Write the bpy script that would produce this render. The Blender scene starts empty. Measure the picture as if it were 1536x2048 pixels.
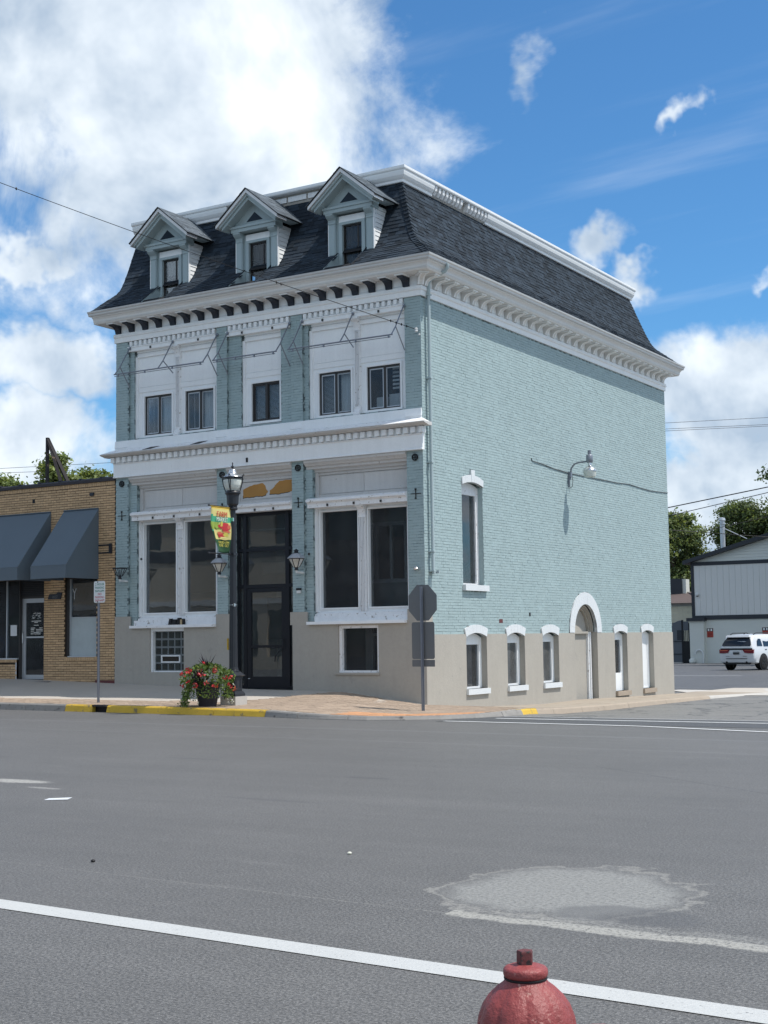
import bpy, bmesh, math, random
import numpy as np
from mathutils import Matrix, Vector, Euler
random.seed(7); rng = np.random.default_rng(7)
R_ = math.radians
sc = bpy.context.scene
COL = sc.collection
# ---------------------------------------------------------------- camera
cam_d = bpy.data.cameras.new("camera"); cam = bpy.data.objects.new("camera", cam_d); COL.objects.link(cam)
cam_d.sensor_fit = 'HORIZONTAL'; cam_d.sensor_width = 36.0; cam_d.lens = 66.51
cam_d.clip_start = 0.1; cam_d.clip_end = 3000
CAM = Vector((17.254, -29.953, 1.6045))
c_r = Vector((0.85142359, 0.52428271, -0.01433566)); c_u = Vector((0.05877422, -0.06821573, 0.99593785)); c_f = Vector((-0.52117508, 0.84880755, 0.08889479))
cam.matrix_world = Matrix(((c_r.x, c_u.x, -c_f.x, CAM.x), (c_r.y, c_u.y, -c_f.y, CAM.y), (c_r.z, c_u.z, -c_f.z, CAM.z), (0, 0, 0, 1)))
sc.camera = cam
# ---------------------------------------------------------------- view, sun, sky
sc.view_settings.view_transform = 'Standard'; sc.view_settings.look = 'None'
sc.view_settings.gamma = 1.0; sc.view_settings.use_curve_mapping = False
sc.view_settings.exposure = 0.55
SUN_EL, SUN_AZ = 62.0, 21.0          # azimuth from +X towards +Y
SUN = Vector((math.cos(R_(SUN_EL)) * math.cos(R_(SUN_AZ)), math.cos(R_(SUN_EL)) * math.sin(R_(SUN_AZ)), math.sin(R_(SUN_EL))))
sd = bpy.data.lights.new("sun", 'SUN'); sd.energy = 3.15; sd.angle = R_(0.55); sd.color = (1.0, 0.955, 0.89)
so = bpy.data.objects.new("sun", sd); COL.objects.link(so); so.location = (30, 10, 60)
so.rotation_euler = SUN.to_track_quat('Z', 'Y').to_euler()
SKY_STRENGTH = 0.10
CLOUD_LIT = (7.2, 7.7, 8.1); CLOUD_GREY = (3.2, 4.0, 5.0)


class NT:
    """small node-tree writer"""
    def __init__(s, tree): s.t = tree
    def n(s, typ, **kw):
        nd = s.t.nodes.new(typ)
        for k, v in kw.items(): setattr(nd, k, v)
        return nd
    def put(s, sock, v):
        if isinstance(v, bpy.types.NodeSocket): s.t.links.new(v, sock)
        elif v is not None:
            if hasattr(v, '__len__') and hasattr(sock.default_value, '__len__') and len(sock.default_value) == 4 and len(v) == 3: v = (*v, 1)
            sock.default_value = v
    def math(s, op, a, b=None, c=None, clamp=False):
        nd = s.n('ShaderNodeMath', operation=op, use_clamp=clamp)
        for i, v in enumerate((a, b, c)): s.put(nd.inputs[i], v)
        return nd.outputs[0]
    def vec(s, op, a, b=None, scale=None):
        nd = s.n('ShaderNodeVectorMath', operation=op)
        s.put(nd.inputs[0], a); s.put(nd.inputs[1], b)
        if scale is not None: s.put(nd.inputs['Scale'], scale)
        return nd.outputs['Value'] if op in ('LENGTH', 'DOT_PRODUCT') else nd.outputs[0]
    def mapping(s, v, loc=(0, 0, 0), rot=(0, 0, 0), scale=(1, 1, 1), typ='POINT'):
        nd = s.n('ShaderNodeMapping', vector_type=typ); s.put(nd.inputs['Vector'], v)
        nd.inputs['Location'].default_value = loc; nd.inputs['Rotation'].default_value = rot; nd.inputs['Scale'].default_value = scale
        return nd.outputs[0]
    def noise(s, v, scale, detail=3, rough=.55, dist=0.0, col=False):
        nd = s.n('ShaderNodeTexNoise'); s.put(nd.inputs['Vector'], v)
        nd.inputs['Scale'].default_value = scale; nd.inputs['Detail'].default_value = detail; nd.inputs['Roughness'].default_value = rough; nd.inputs['Distortion'].default_value = dist
        return nd.outputs['Color' if col else 'Fac']
    def ss(s, v, a, b):
        nd = s.n('ShaderNodeMapRange', interpolation_type='SMOOTHSTEP'); s.put(nd.inputs[0], v)
        nd.inputs[1].default_value = a; nd.inputs[2].default_value = b
        return nd.outputs[0]
    def mix(s, f, a, b, mode='MIX'):
        nd = s.n('ShaderNodeMix', data_type='RGBA', blend_type=mode); s.put(nd.inputs[0], f); s.put(nd.inputs[6], a); s.put(nd.inputs[7], b)
        return nd.outputs[2]
    def pos(s): return s.n('ShaderNodeNewGeometry').outputs['Position']
    def island(s): return s.n('ShaderNodeNewGeometry').outputs['Random Per Island']
    def objrand(s): return s.n('ShaderNodeObjectInfo').outputs['Random']
    def sep(s, v):
        nd = s.n('ShaderNodeSeparateXYZ'); s.put(nd.inputs[0], v); return nd.outputs


world = bpy.data.worlds.new("World"); sc.world = world; world.use_nodes = True
wt = NT(world.node_tree); world.node_tree.nodes.clear()
sky = wt.n('ShaderNodeTexSky', sky_type='NISHITA'); sky.sun_disc = False
sky.sun_elevation = R_(SUN_EL); sky.sun_rotation = R_(90 - SUN_AZ); sky.altitude = 200; sky.air_density = 1.0; sky.dust_density = 0.35; sky.ozone_density = 2.2
d = wt.n('ShaderNodeTexCoord').outputs['Generated']
d = wt.vec('NORMALIZE', d)
wz = wt.sep(d)[2]
# clouds: soft masses at fixed compass directions, broken up by fractal noise; the same noise breaks up the denser cover outside the view
BLOBS = [  # direction, half-width, half-height (radians), roll, weight
    ((-0.6080, 0.7020, 0.3720), .215, .125, 0.0, 1.3), ((-0.6334, 0.7044, 0.3205), .17, .075, -.05, 1.0), ((-0.5450, 0.7500, 0.3550), .115, .075, -.3, .9),
    ((-0.6949, 0.6929, 0.1925), .085, .055, .1, 1.0), ((-0.7080, 0.6925, 0.1386), .10, .050, 0.0, 1.2), ((-0.6800, 0.7150, 0.0900), .14, .05, 0.0, 1.2),
    ((-0.6884, 0.6718, 0.2735), .075, .030, .35, .7),
    ((-0.3910, 0.8311, 0.3954), .060, .055, -.5, .42), ((-0.3134, 0.8849, 0.3446), .055, .024, .8, .55),
    ((-0.3758, 0.8904, 0.2569), .058, .036, 0.0, .72), ((-0.3451, 0.9077, 0.2386), .045, .030, 0.0, .60),
    ((-0.2935, 0.9438, 0.1518), .105, .070, .1, 1.2), ((-0.3150, 0.9430, 0.0950), .16, .060, 0.0, 1.25), ((-0.2650, 0.9450, 0.1950), .06, .045, .4, .9),
    ((-0.2823, 0.9295, 0.2375), .045, .024, .5, .46)]
n1 = wt.noise(d, 7.5, 13, .63, .35)
dw = wt.vec('ADD', d, wt.vec('SCALE', wt.vec('SUBTRACT', wt.noise(d, 9.0, 5, .6, 0, True), (0.5, 0.5, 0.5)), scale=.13))
D = None
for c, a, b, roll, w in BLOBS:
    c = Vector(c).normalized(); r = c.cross(Vector((0, 0, 1))).normalized(); u = r.cross(c)
    m = Matrix((r, u, c)).transposed() @ Matrix.Rotation(roll, 3, 'Z')
    ln = wt.vec('LENGTH', wt.mapping(dw, tuple(c), tuple(m.to_euler()), (a, b, .8), 'TEXTURE'))
    k = wt.math('SUBTRACT', w, wt.math('MULTIPLY', ln, max(w, 1.45)))
    D = k if D is None else wt.math('MAXIMUM', D, k)
# unseen cloud cover outside the view, thickened to fill the shaded front with light
plane = wt.vec('SCALE', d, scale=wt.math('DIVIDE', 1.0, wt.math('ADD', wt.math('MAXIMUM', wz, 0.0), .18)))
gen = wt.math('MULTIPLY', wt.math('SUBTRACT', wt.noise(plane, 1.1, 4, .5), .435), 5.0)
cv = Vector(c_f)
inview = wt.ss(wt.vec('DOT_PRODUCT', d, tuple(cv)), .86, .93)
gen = wt.math('SUBTRACT', gen, wt.math('MULTIPLY', inview, 6.0))
D = wt.math('MAXIMUM', D, gen)
D = wt.math('MAXIMUM', D, -.6)
dens = wt.math('ADD', wt.math('MULTIPLY', D, 1.25), wt.math('MULTIPLY', wt.math('SUBTRACT', n1, .52), 2.5))
alpha = wt.ss(dens, -.08, .60)
cirrus = wt.math('MULTIPLY', wt.ss(wt.noise(wt.mapping(plane, (0, 0, 0), (0, 0, .9), (.8, 4.5, 1)), 1.6, 6, .55), .50, .80), .16)
n2 = wt.noise(d, 5.0, 6, .55, .2)
n2s = wt.noise(wt.vec('ADD', d, tuple(Vector((SUN.x, SUN.y, SUN.z)) * .035)), 5.0, 6, .55, .2)
shade = wt.math('ADD', wt.math('MULTIPLY', wt.math('SUBTRACT', n2, n2s), 5.0), .66)
shade = wt.math('SUBTRACT', shade, wt.math('MULTIPLY', wt.ss(dens, .9, 2.2), .30))
shade = wt.math('SUBTRACT', shade, wt.math('MULTIPLY', wt.math('SUBTRACT', 1.0, wt.ss(wz, .05, .38)), .25), clamp=True)
ccol = wt.mix(shade, CLOUD_GREY, CLOUD_LIT)
skyc = wt.mix(1.0, sky.outputs[0], (0.43, 0.78, 1.01), 'MULTIPLY')
skyc = wt.mix(cirrus, skyc, CLOUD_LIT)
bgc = wt.mix(wt.math('MULTIPLY', alpha, .97), skyc, ccol)
bg = wt.n('ShaderNodeBackground'); wt.put(bg.inputs[0], bgc); bg.inputs[1].default_value = SKY_STRENGTH
wo = wt.n('ShaderNodeOutputWorld'); world.node_tree.links.new(bg.outputs[0], wo.inputs[0])


# ---------------------------------------------------------------- materials
def new_mat(name):
    m = bpy.data.materials.new(name); m.use_nodes = True; m.node_tree.nodes.clear()
    t = NT(m.node_tree); out = t.n('ShaderNodeOutputMaterial')
    return m, t, out


def M(name, col, rough=.7, var=.10, vs=2.0, fine=.06, fs=45, bump=.0, bs=60, metal=0.0, island=0.0, worn=None, spec=.35, coat=0.0, streak=0.0):
    """base colour with broad and fine variation, optional worn patches (colour, scale, threshold, softness) and relief"""
    m, t, out = new_mat(name); p = t.pos()
    f = t.math('ADD', 1.0, t.math('MULTIPLY', t.math('SUBTRACT', t.noise(p, vs, 4), .5), 2 * var))
    if fine: f = t.math('MULTIPLY', f, t.math('ADD', 1.0, t.math('MULTIPLY', t.math('SUBTRACT', t.noise(p, fs, 2), .5), 2 * fine)))
    if streak: f = t.math('MULTIPLY', f, t.math('ADD', 1.0, t.math('MULTIPLY', t.math('SUBTRACT', t.noise(t.mapping(p, scale=(1, 1, .06)), 9, 4), .5), 2 * streak)))
    if island:
        rr = t.math('FRACT', t.math('ADD', t.island(), t.objrand()))
        f = t.math('MULTIPLY', f, t.math('ADD', 1.0 - island, t.math('MULTIPLY', rr, 2 * island)))
    c = t.vec('SCALE', tuple(col), scale=f)
    if worn:
        wc, ws, th, sf = worn
        c = t.mix(t.ss(t.noise(p, ws, 6, .65), th, th + sf), c, wc)
    b = t.n('ShaderNodeBsdfPrincipled'); t.put(b.inputs['Base Color'], c)
    b.inputs['Roughness'].default_value = rough; b.inputs['Metallic'].default_value = metal; b.inputs['Specular IOR Level'].default_value = spec
    if coat: b.inputs['Coat Weight'].default_value = coat; b.inputs['Coat Roughness'].default_value = .08
    if bump:
        bn = t.n('ShaderNodeBump'); bn.inputs['Strength'].default_value = bump; bn.inputs['Distance'].default_value = .012
        t.put(bn.inputs['Height'], t.noise(p, bs, 5, .6)); t.put(b.inputs['Normal'], bn.outputs[0])
    m.node_tree.links.new(b.outputs[0], out.inputs[0])
    return m


def glass_mat(name, tint=(.45, .48, .50), refl=.06, rough=.02, wavy=.0, dust=.06, dcol=(.35, .36, .36), fres=1.2):
    m, t, out = new_mat(name)
    tr = t.n('ShaderNodeBsdfTransparent'); tr.inputs[0].default_value = (*tint, 1)
    gl = t.n('ShaderNodeBsdfGlossy'); gl.inputs[0].default_value = (.92, .95, 1, 1); gl.inputs[1].default_value = rough
    if wavy:
        bn = t.n('ShaderNodeBump'); bn.inputs['Strength'].default_value = wavy; bn.inputs['Distance'].default_value = .02
        t.put(bn.inputs['Height'], t.noise(t.pos(), 1.3, 2)); t.put(gl.inputs['Normal'], bn.outputs[0])
    fr = t.n('ShaderNodeFresnel'); fr.inputs[0].default_value = 1.5
    f = t.math('ADD', t.math('MULTIPLY', fr.outputs[0], fres), refl, clamp=True)
    s = t.n('ShaderNodeMixShader'); t.put(s.inputs[0], f); m.node_tree.links.new(tr.outputs[0], s.inputs[1]); m.node_tree.links.new(gl.outputs[0], s.inputs[2])
    df = t.n('ShaderNodeBsdfDiffuse'); df.inputs[0].default_value = (*dcol, 1)
    s2 = t.n('ShaderNodeMixShader'); t.put(s2.inputs[0], t.math('MULTIPLY', t.noise(t.pos(), 3.0, 5, .65), dust * 2))
    m.node_tree.links.new(s.outputs[0], s2.inputs[1]); m.node_tree.links.new(df.outputs[0], s2.inputs[2])
    m.node_tree.links.new(s2.outputs[0], out.inputs[0])
    return m


def emit_mat(name, col, st):
    m, t, out = new_mat(name); e = t.n('ShaderNodeEmission'); e.inputs[0].default_value = (*col, 1); e.inputs[1].default_value = st
    m.node_tree.links.new(e.outputs[0], out.inputs[0]); return m


MT = {}
MT['brick_paint'] = M('painted_blue_green_brick', (.335, .430, .440), .62, .07, .9, .10, 14, .50, 26, island=.05, worn=((.20, .24, .25), 5.5, .705, .05), streak=.04)
MT['joint_paint'] = M('painted_mortar', (.285, .365, .375), .8, .10, 2, .1, 40, .3, 40, worn=((.095, .125, .132), 5.5, .47, .10))
MT['white'] = M('weathered_white_paint', (.84, .86, .87), .55, .06, 1.4, .05, 25, .10, 25, worn=((.50, .48, .46), 14.0, .68, .10), streak=.06)  # base raised to lighten the shaded front; sunlit arches take a darker copy
MT['white_dull'] = M('dull_brownish_white_paint', (.56, .55, .535), .6, .10, 1.6, .08, 24, .25, 24, worn=((.36, .33, .30), 12.0, .62, .08), streak=.10)  # darker, browner white for head mouldings, transoms and belt moulding
MT['white_arch'] = M('white_paint_darkened_for_sun', (.66, .69, .71), .6, .06, 1.4, .07, 22, .35, 30)  # same white with its colour lowered where the sun would clip it
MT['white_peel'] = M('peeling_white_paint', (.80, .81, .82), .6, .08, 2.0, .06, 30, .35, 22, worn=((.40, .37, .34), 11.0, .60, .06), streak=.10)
MT['white_clean'] = M('clean_white_metal', (.80, .82, .83), .4, .04, 1.2, .02, 20, .04, 10)
MT['cornice'] = M('grey_white_cornice_paint', (.70, .695, .68), .55, .08, 1.0, .06, 22, .10, 22, worn=((.30, .28, .26), 6.0, .70, .08), streak=.06)
MT['navy'] = M('dark_navy_paint', (.022, .028, .042), .5, .15, 3, .05, 30)
MT['trim_blue'] = M('grey_blue_trim_paint', (.36, .44, .46), .55, .06, 2, .05, 25, .08, 20)
MT['stucco'] = M('beige_stucco', (.385, .362, .322), .9, .08, 1.2, .07, 14, .45, 22, worn=((.30, .29, .265), 2.6, .60, .2), streak=.05)
MT['shingle'] = M('charcoal_shingle', (.025, .036, .050), .9, .15, 1.5, .22, 90, .5, 120, island=.42, spec=.2)
MT['shingle_old'] = M('faded_grey_shingle', (.105, .125, .145), .9, .12, 1.5, .2, 90, .5, 120, island=.30, spec=.2)
MT['roof_under'] = M('roof_felt', (.018, .019, .022), .9)
MT['gutter'] = M('aluminium_gutter', (.62, .62, .62), .35, .06, 1.5, .04, 20, metal=.25, streak=.06)
MT['black_frame'] = M('black_aluminium', (.010, .012, .017), .38, .1, 2)
MT['bronze'] = M('dark_bronze_window_frame', (.040, .038, .038), .4, .1, 2)
MT['grey_metal'] = M('galvanised_steel', (.42, .44, .46), .42, .1, 4, .08, 30, metal=.55)
MT['sign_back'] = M('weathered_aluminium_sign_back', (.155, .165, .172), .5, .06, 3, .04, 20, metal=.15)
MT['steel_post'] = M('post_steel', (.23, .25, .29), .42, .1, 4, .06, 40, metal=.5)
MT['iron'] = M('black_cast_iron', (.024, .027, .034), .36, .15, 5, .1, 40, .1, 50)
MT['glass'] = glass_mat('window_glass', (.68, .71, .72), .02, .01, .05)
MT['glass_up'] = glass_mat('upper_window_glass', (.84, .87, .88), .0, .02, .04, fres=.35)
MT['glass_dusty'] = glass_mat('dusty_window_glass', (.35, .37, .37), .04, .12, .1, .2)
MT['dark_in'] = M('dark_interior', (.06, .062, .066), .9)
MT['mid_in'] = M('interior_plaster', (.42, .42, .40), .9)
MT['light_in'] = M('light_interior_wall', (.70, .71, .70), .9)
MT['teal_in'] = M('interior_grey_green_wall', (.40, .46, .46), .8)
MT['curtain'] = M('pale_curtain', (.74, .77, .80), .9, .12, 6, streak=.2)
MT['wood_orange'] = M('bare_orange_plywood', (.42, .215, .060), .75, .14, 3, .12, 40, .15, 40)
MT['wood_raw'] = M('raw_board', (.42, .33, .20), .8, .2, 4, .1, 30)
MT['wood_weather'] = M('weathered_bare_wood', (.36, .34, .31), .85, .25, 3, .2, 30, .3, 30)
MT['tan_brick'] = M('tan_brick', (.52, .355, .205), .8, .08, 1.5, .10, 60, .3, 60, island=.13)
MT['tan_joint'] = M('dark_mortar', (.045, .032, .022), .95, .2, 4, .1, 60)
MT['coping'] = M('brown_metal_coping', (.050, .047, .055), .45, .1, 2, metal=.2)
MT['awning'] = M('charcoal_awning_canvas', (.110, .142, .172), .8, .06, 1.5, .05, 150, .12, 220)
MT['alu'] = M('satin_aluminium', (.52, .55, .58), .4, .06, 3, metal=.4)
MT['paper'] = M('white_paper', (.62, .65, .68), .8, .05, 6)
MT['frosted'] = M('frosted_window_film', (.40, .46, .48), .35, .14, 1.8, .08, 6, worn=((.40, .44, .45), 3.2, .55, .12))
MT['asph'] = None
MT['concrete'] = M('sidewalk_concrete', (.44, .40, .35), .9, .09, 1.1, .10, 24, .2, 60, worn=((.34, .32, .29), 1.8, .60, .15))
MT['conc_light'] = M('pale_concrete', (.46, .44, .41), .9, .10, 1.2, .08, 24, .2, 60)
MT['kerb'] = M('kerb_concrete', (.25, .24, .225), .9, .16, 3, .16, 26, .45, 24, worn=((.10, .095, .09), 7.0, .56, .16))
MT['kerb_tan'] = M('tan_kerb_concrete', (.36, .30, .24), .9, .14, 2, .1, 30, .3, 30, worn=((.16, .13, .11), 5.0, .64, .08))
MT['yellow'] = M('worn_yellow_kerb_paint', (.60, .39, .045), .7, .16, 3, .14, 30, .35, 26, worn=((.22, .17, .09), 5.0, .56, .08))
MT['paver'] = M('clay_paver', (.335, .258, .195), .88, .10, 1.0, .12, 50, .2, 60, island=.17)
MT['paver_joint'] = M('paver_sand_joint', (.22, .17, .13), .95)
MT['tactile'] = M('orange_tactile_paver', (.52, .27, .14), .85, .1, 2, .1, 40, island=.10)
MT['line'] = M('white_road_paint', (.45, .46, .455), .7, .06, 2, .16, 70, .35, 90, worn=((.20, .20, .205), 45.0, .62, .06))
MT['line_thin'] = M('thin_white_road_paint', (.58, .59, .59), .7, .05, 2, worn=((.2, .2, .2), 12.0, .67, .06))
MT['hyd_red'] = M('chipped_red_paint', (.250, .050, .048), .46, .22, 14, .14, 70, .65, 40, worn=((.42, .20, .17), 30.0, .62, .05), spec=.45)
MT['hyd_dark'] = M('rusty_dark_red_iron', (.135, .040, .040), .55, .25, 30, .1, 90, .3, 60, worn=((.035, .03, .03), 40.0, .55, .06))
def leaf_mat(name, col, isl=.5):
    m, t, out = new_mat(name); rr = t.math('FRACT', t.math('ADD', t.island(), t.objrand()))
    f = t.math('MULTIPLY', t.math('ADD', 1 - isl, t.math('MULTIPLY', rr, 2 * isl)), t.math('ADD', .7, t.math('MULTIPLY', t.noise(t.pos(), .5, 3), .6)))
    c = t.vec('SCALE', col, scale=f)
    a = t.n('ShaderNodeBsdfPrincipled'); t.put(a.inputs['Base Color'], c); a.inputs['Roughness'].default_value = .55; a.inputs['Specular IOR Level'].default_value = .3
    b = t.n('ShaderNodeBsdfTranslucent'); t.put(b.inputs[0], t.vec('MULTIPLY', c, (1.3, 1.25, .6)))
    s_ = t.n('ShaderNodeMixShader'); s_.inputs[0].default_value = .38; m.node_tree.links.new(a.outputs[0], s_.inputs[1]); m.node_tree.links.new(b.outputs[0], s_.inputs[2]); m.node_tree.links.new(s_.outputs[0], out.inputs[0])
    return m


MT['leaf'] = leaf_mat('leaf_green', (.130, .175, .065)); MT['leaf_dark'] = leaf_mat('dark_leaf_green', (.075, .112, .055)); MT['leaf_light'] = leaf_mat('light_leaf_green', (.210, .255, .095)); MT['pine'] = leaf_mat('blue_green_needles', (.125, .165, .085))  # light tone is the lime green of the leaves themselves
MT['bark'] = M('bark', (.09, .075, .06), .9, .2, 3)
MT['pot'] = M('dark_resin_pot', (.020, .022, .032), .55, .1, 3)
MT['pl_leaf'] = leaf_mat('planter_leaf', (.085, .140, .040), .6); MT['pl_leaf2'] = leaf_mat('planter_lime_leaf', (.22, .29, .09), .4); MT['pl_dark'] = leaf_mat('purple_black_leaf', (.016, .013, .026), .4)
MT['petal'] = M('red_petal', (.46, .030, .040), .55, .1, 8, island=.35)
MT['petal2'] = M('coral_petal', (.55, .13, .06), .55, .1, 8, island=.3)
MT['petal_w'] = M('white_petal', (.62, .62, .52), .6, .1, 8)
MT['metal_panel'] = M('grey_taupe_metal_panel', (.64, .64, .62), .45, .03, .6, .02, 10, metal=.1)
MT['metal_gable'] = M('green_grey_metal_siding', (.61, .63, .59), .45, .03, .6, metal=.1)
MT['block_grey'] = M('grey_painted_block', (.60, .62, .58), .85, .04, .8, .03, 8)
MT['dark_trim'] = M('charcoal_metal_trim', (.030, .034, .042), .45, .06, 1)
MT['cream'] = M('cream_painted_block', (.62, .58, .45), .85, .06, 1.0, .05, 8, island=.05)
MT['brown_roof'] = M('brown_roofing', (.100, .076, .072), .85, .1, .8, .1, 20)
MT['gate_grey'] = M('grey_gate_sheet', (.105, .118, .135), .5, .08, .8)
MT['sign_red'] = M('red_sign_face', (.36, .055, .035), .5, .04, 3)
MT['sign_white'] = M('white_sign_face', (.74, .75, .74), .45, .03, 3)
MT['sign_black'] = M('black_print', (.012, .012, .014), .5, .02, 3)
MT['sign_green'] = M('green_print', (.015, .21, .15), .5, .02, 3)
MT['sign_redp'] = M('red_print', (.50, .030, .06), .5, .02, 3)
MT['car_white'] = M('white_car_paint', (.60, .62, .64), .28, .01, 1, .0, coat=.6)
MT['car_glass'] = M('dark_car_glass', (.012, .014, .018), .06, .02, 1, spec=.6)
MT['car_black'] = M('black_car_trim', (.010, .010, .012), .4, .05, 1)
MT['tyre'] = M('tyre_rubber', (.014, .014, .015), .85, .1, 8)
MT['tail'] = M('tail_light_red', (.16, .010, .020), .15, .02, 1, spec=.6)
MT['chrome'] = M('bright_metal', (.62, .63, .64), .22, .05, 3, metal=.9)
MT['lens'] = glass_mat('prismatic_globe', (.85, .88, .86), .12, .15, .3, .95, (.62, .66, .62))
MT['lant_glass'] = glass_mat('lantern_glass', (.7, .69, .64), .06, .15, .1, .8, (.60, .58, .52))
MT['lead'] = M('weathered_grey_cap', (.34, .36, .39), .5, .25, 14, .1, 50, worn=((.05, .05, .05), 14.0, .62, .04))
MT['rust'] = M('rusty_black_steel', (.030, .026, .028), .7, .2, 4, worn=((.22, .15, .10), 3.0, .62, .05))
MT['wire'] = M('black_cable', (.012, .012, .014), .6)
MT['cable_grey'] = M('grey_cable', (.13, .15, .16), .6)
MT['plastic_w'] = M('white_plastic', (.66, .68, .68), .4)
MT['opp_tan'] = M('tan_rendered_wall', (.48, .40, .30), .9, .06, .5, .05, 6)
MT['opp_white'] = M('pale_rendered_wall', (.58, .56, .52), .9, .06, .5, .05, 6)
MT['glass_block'] = M('glass_block', (.022, .030, .030), .18, .5, 9, .3, 40, .5, 30, island=.5, spec=.6)
MT['block_joint'] = M('glass_block_joint', (.175, .195, .205), .7, .08, 5)
MT['neon_red'] = emit_mat('lit_red_neon', (1.0, .06, .12), 1.6)
MT['neon_blue'] = emit_mat('lit_blue_neon', (.10, .35, 1.0), 1.2)


# ---------------------------------------------------------------- object helpers
WPOS = {}


def wpos(o):
    return WPOS.get(o.name, Vector((0, 0, 0))) if o else Vector((0, 0, 0))


def tag(o, label=None, cat=None, group=None, kind=None):
    if label: o['label'] = label
    if cat: o['category'] = cat
    if group: o['group'] = group
    if kind: o['kind'] = kind
    return o


def thing(name, label, cat, loc=(0, 0, 0), group=None, rotz=0.0):
    o = bpy.data.objects.new(name, None); COL.objects.link(o); o.location = loc; o.rotation_euler = (0, 0, rotz); o.empty_display_size = .2
    WPOS[o.name] = Vector(loc)
    return tag(o, label, cat, group)


def inst(name, mesh, parent, loc=(0, 0, 0), rot=None, label=None):
    o = bpy.data.objects.new(name, mesh); COL.objects.link(o); o.parent = parent; o.location = loc
    if rot is not None: o.rotation_euler = rot
    WPOS[o.name] = wpos(parent) + Vector(loc)
    return o


def copy_tree(root, loc, label=None, rotz=None, group=None):
    def rec(o, parent):
        c = o.copy(); COL.objects.link(c); c.parent = parent; WPOS[c.name] = Vector(loc)
        for ch in o.children: rec(ch, c)
        return c
    c = rec(root, None); c.location = loc
    if rotz is not None: c.rotation_euler = (0, 0, rotz)
    if label: c['label'] = label
    if group: c['group'] = group
    return c


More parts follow.
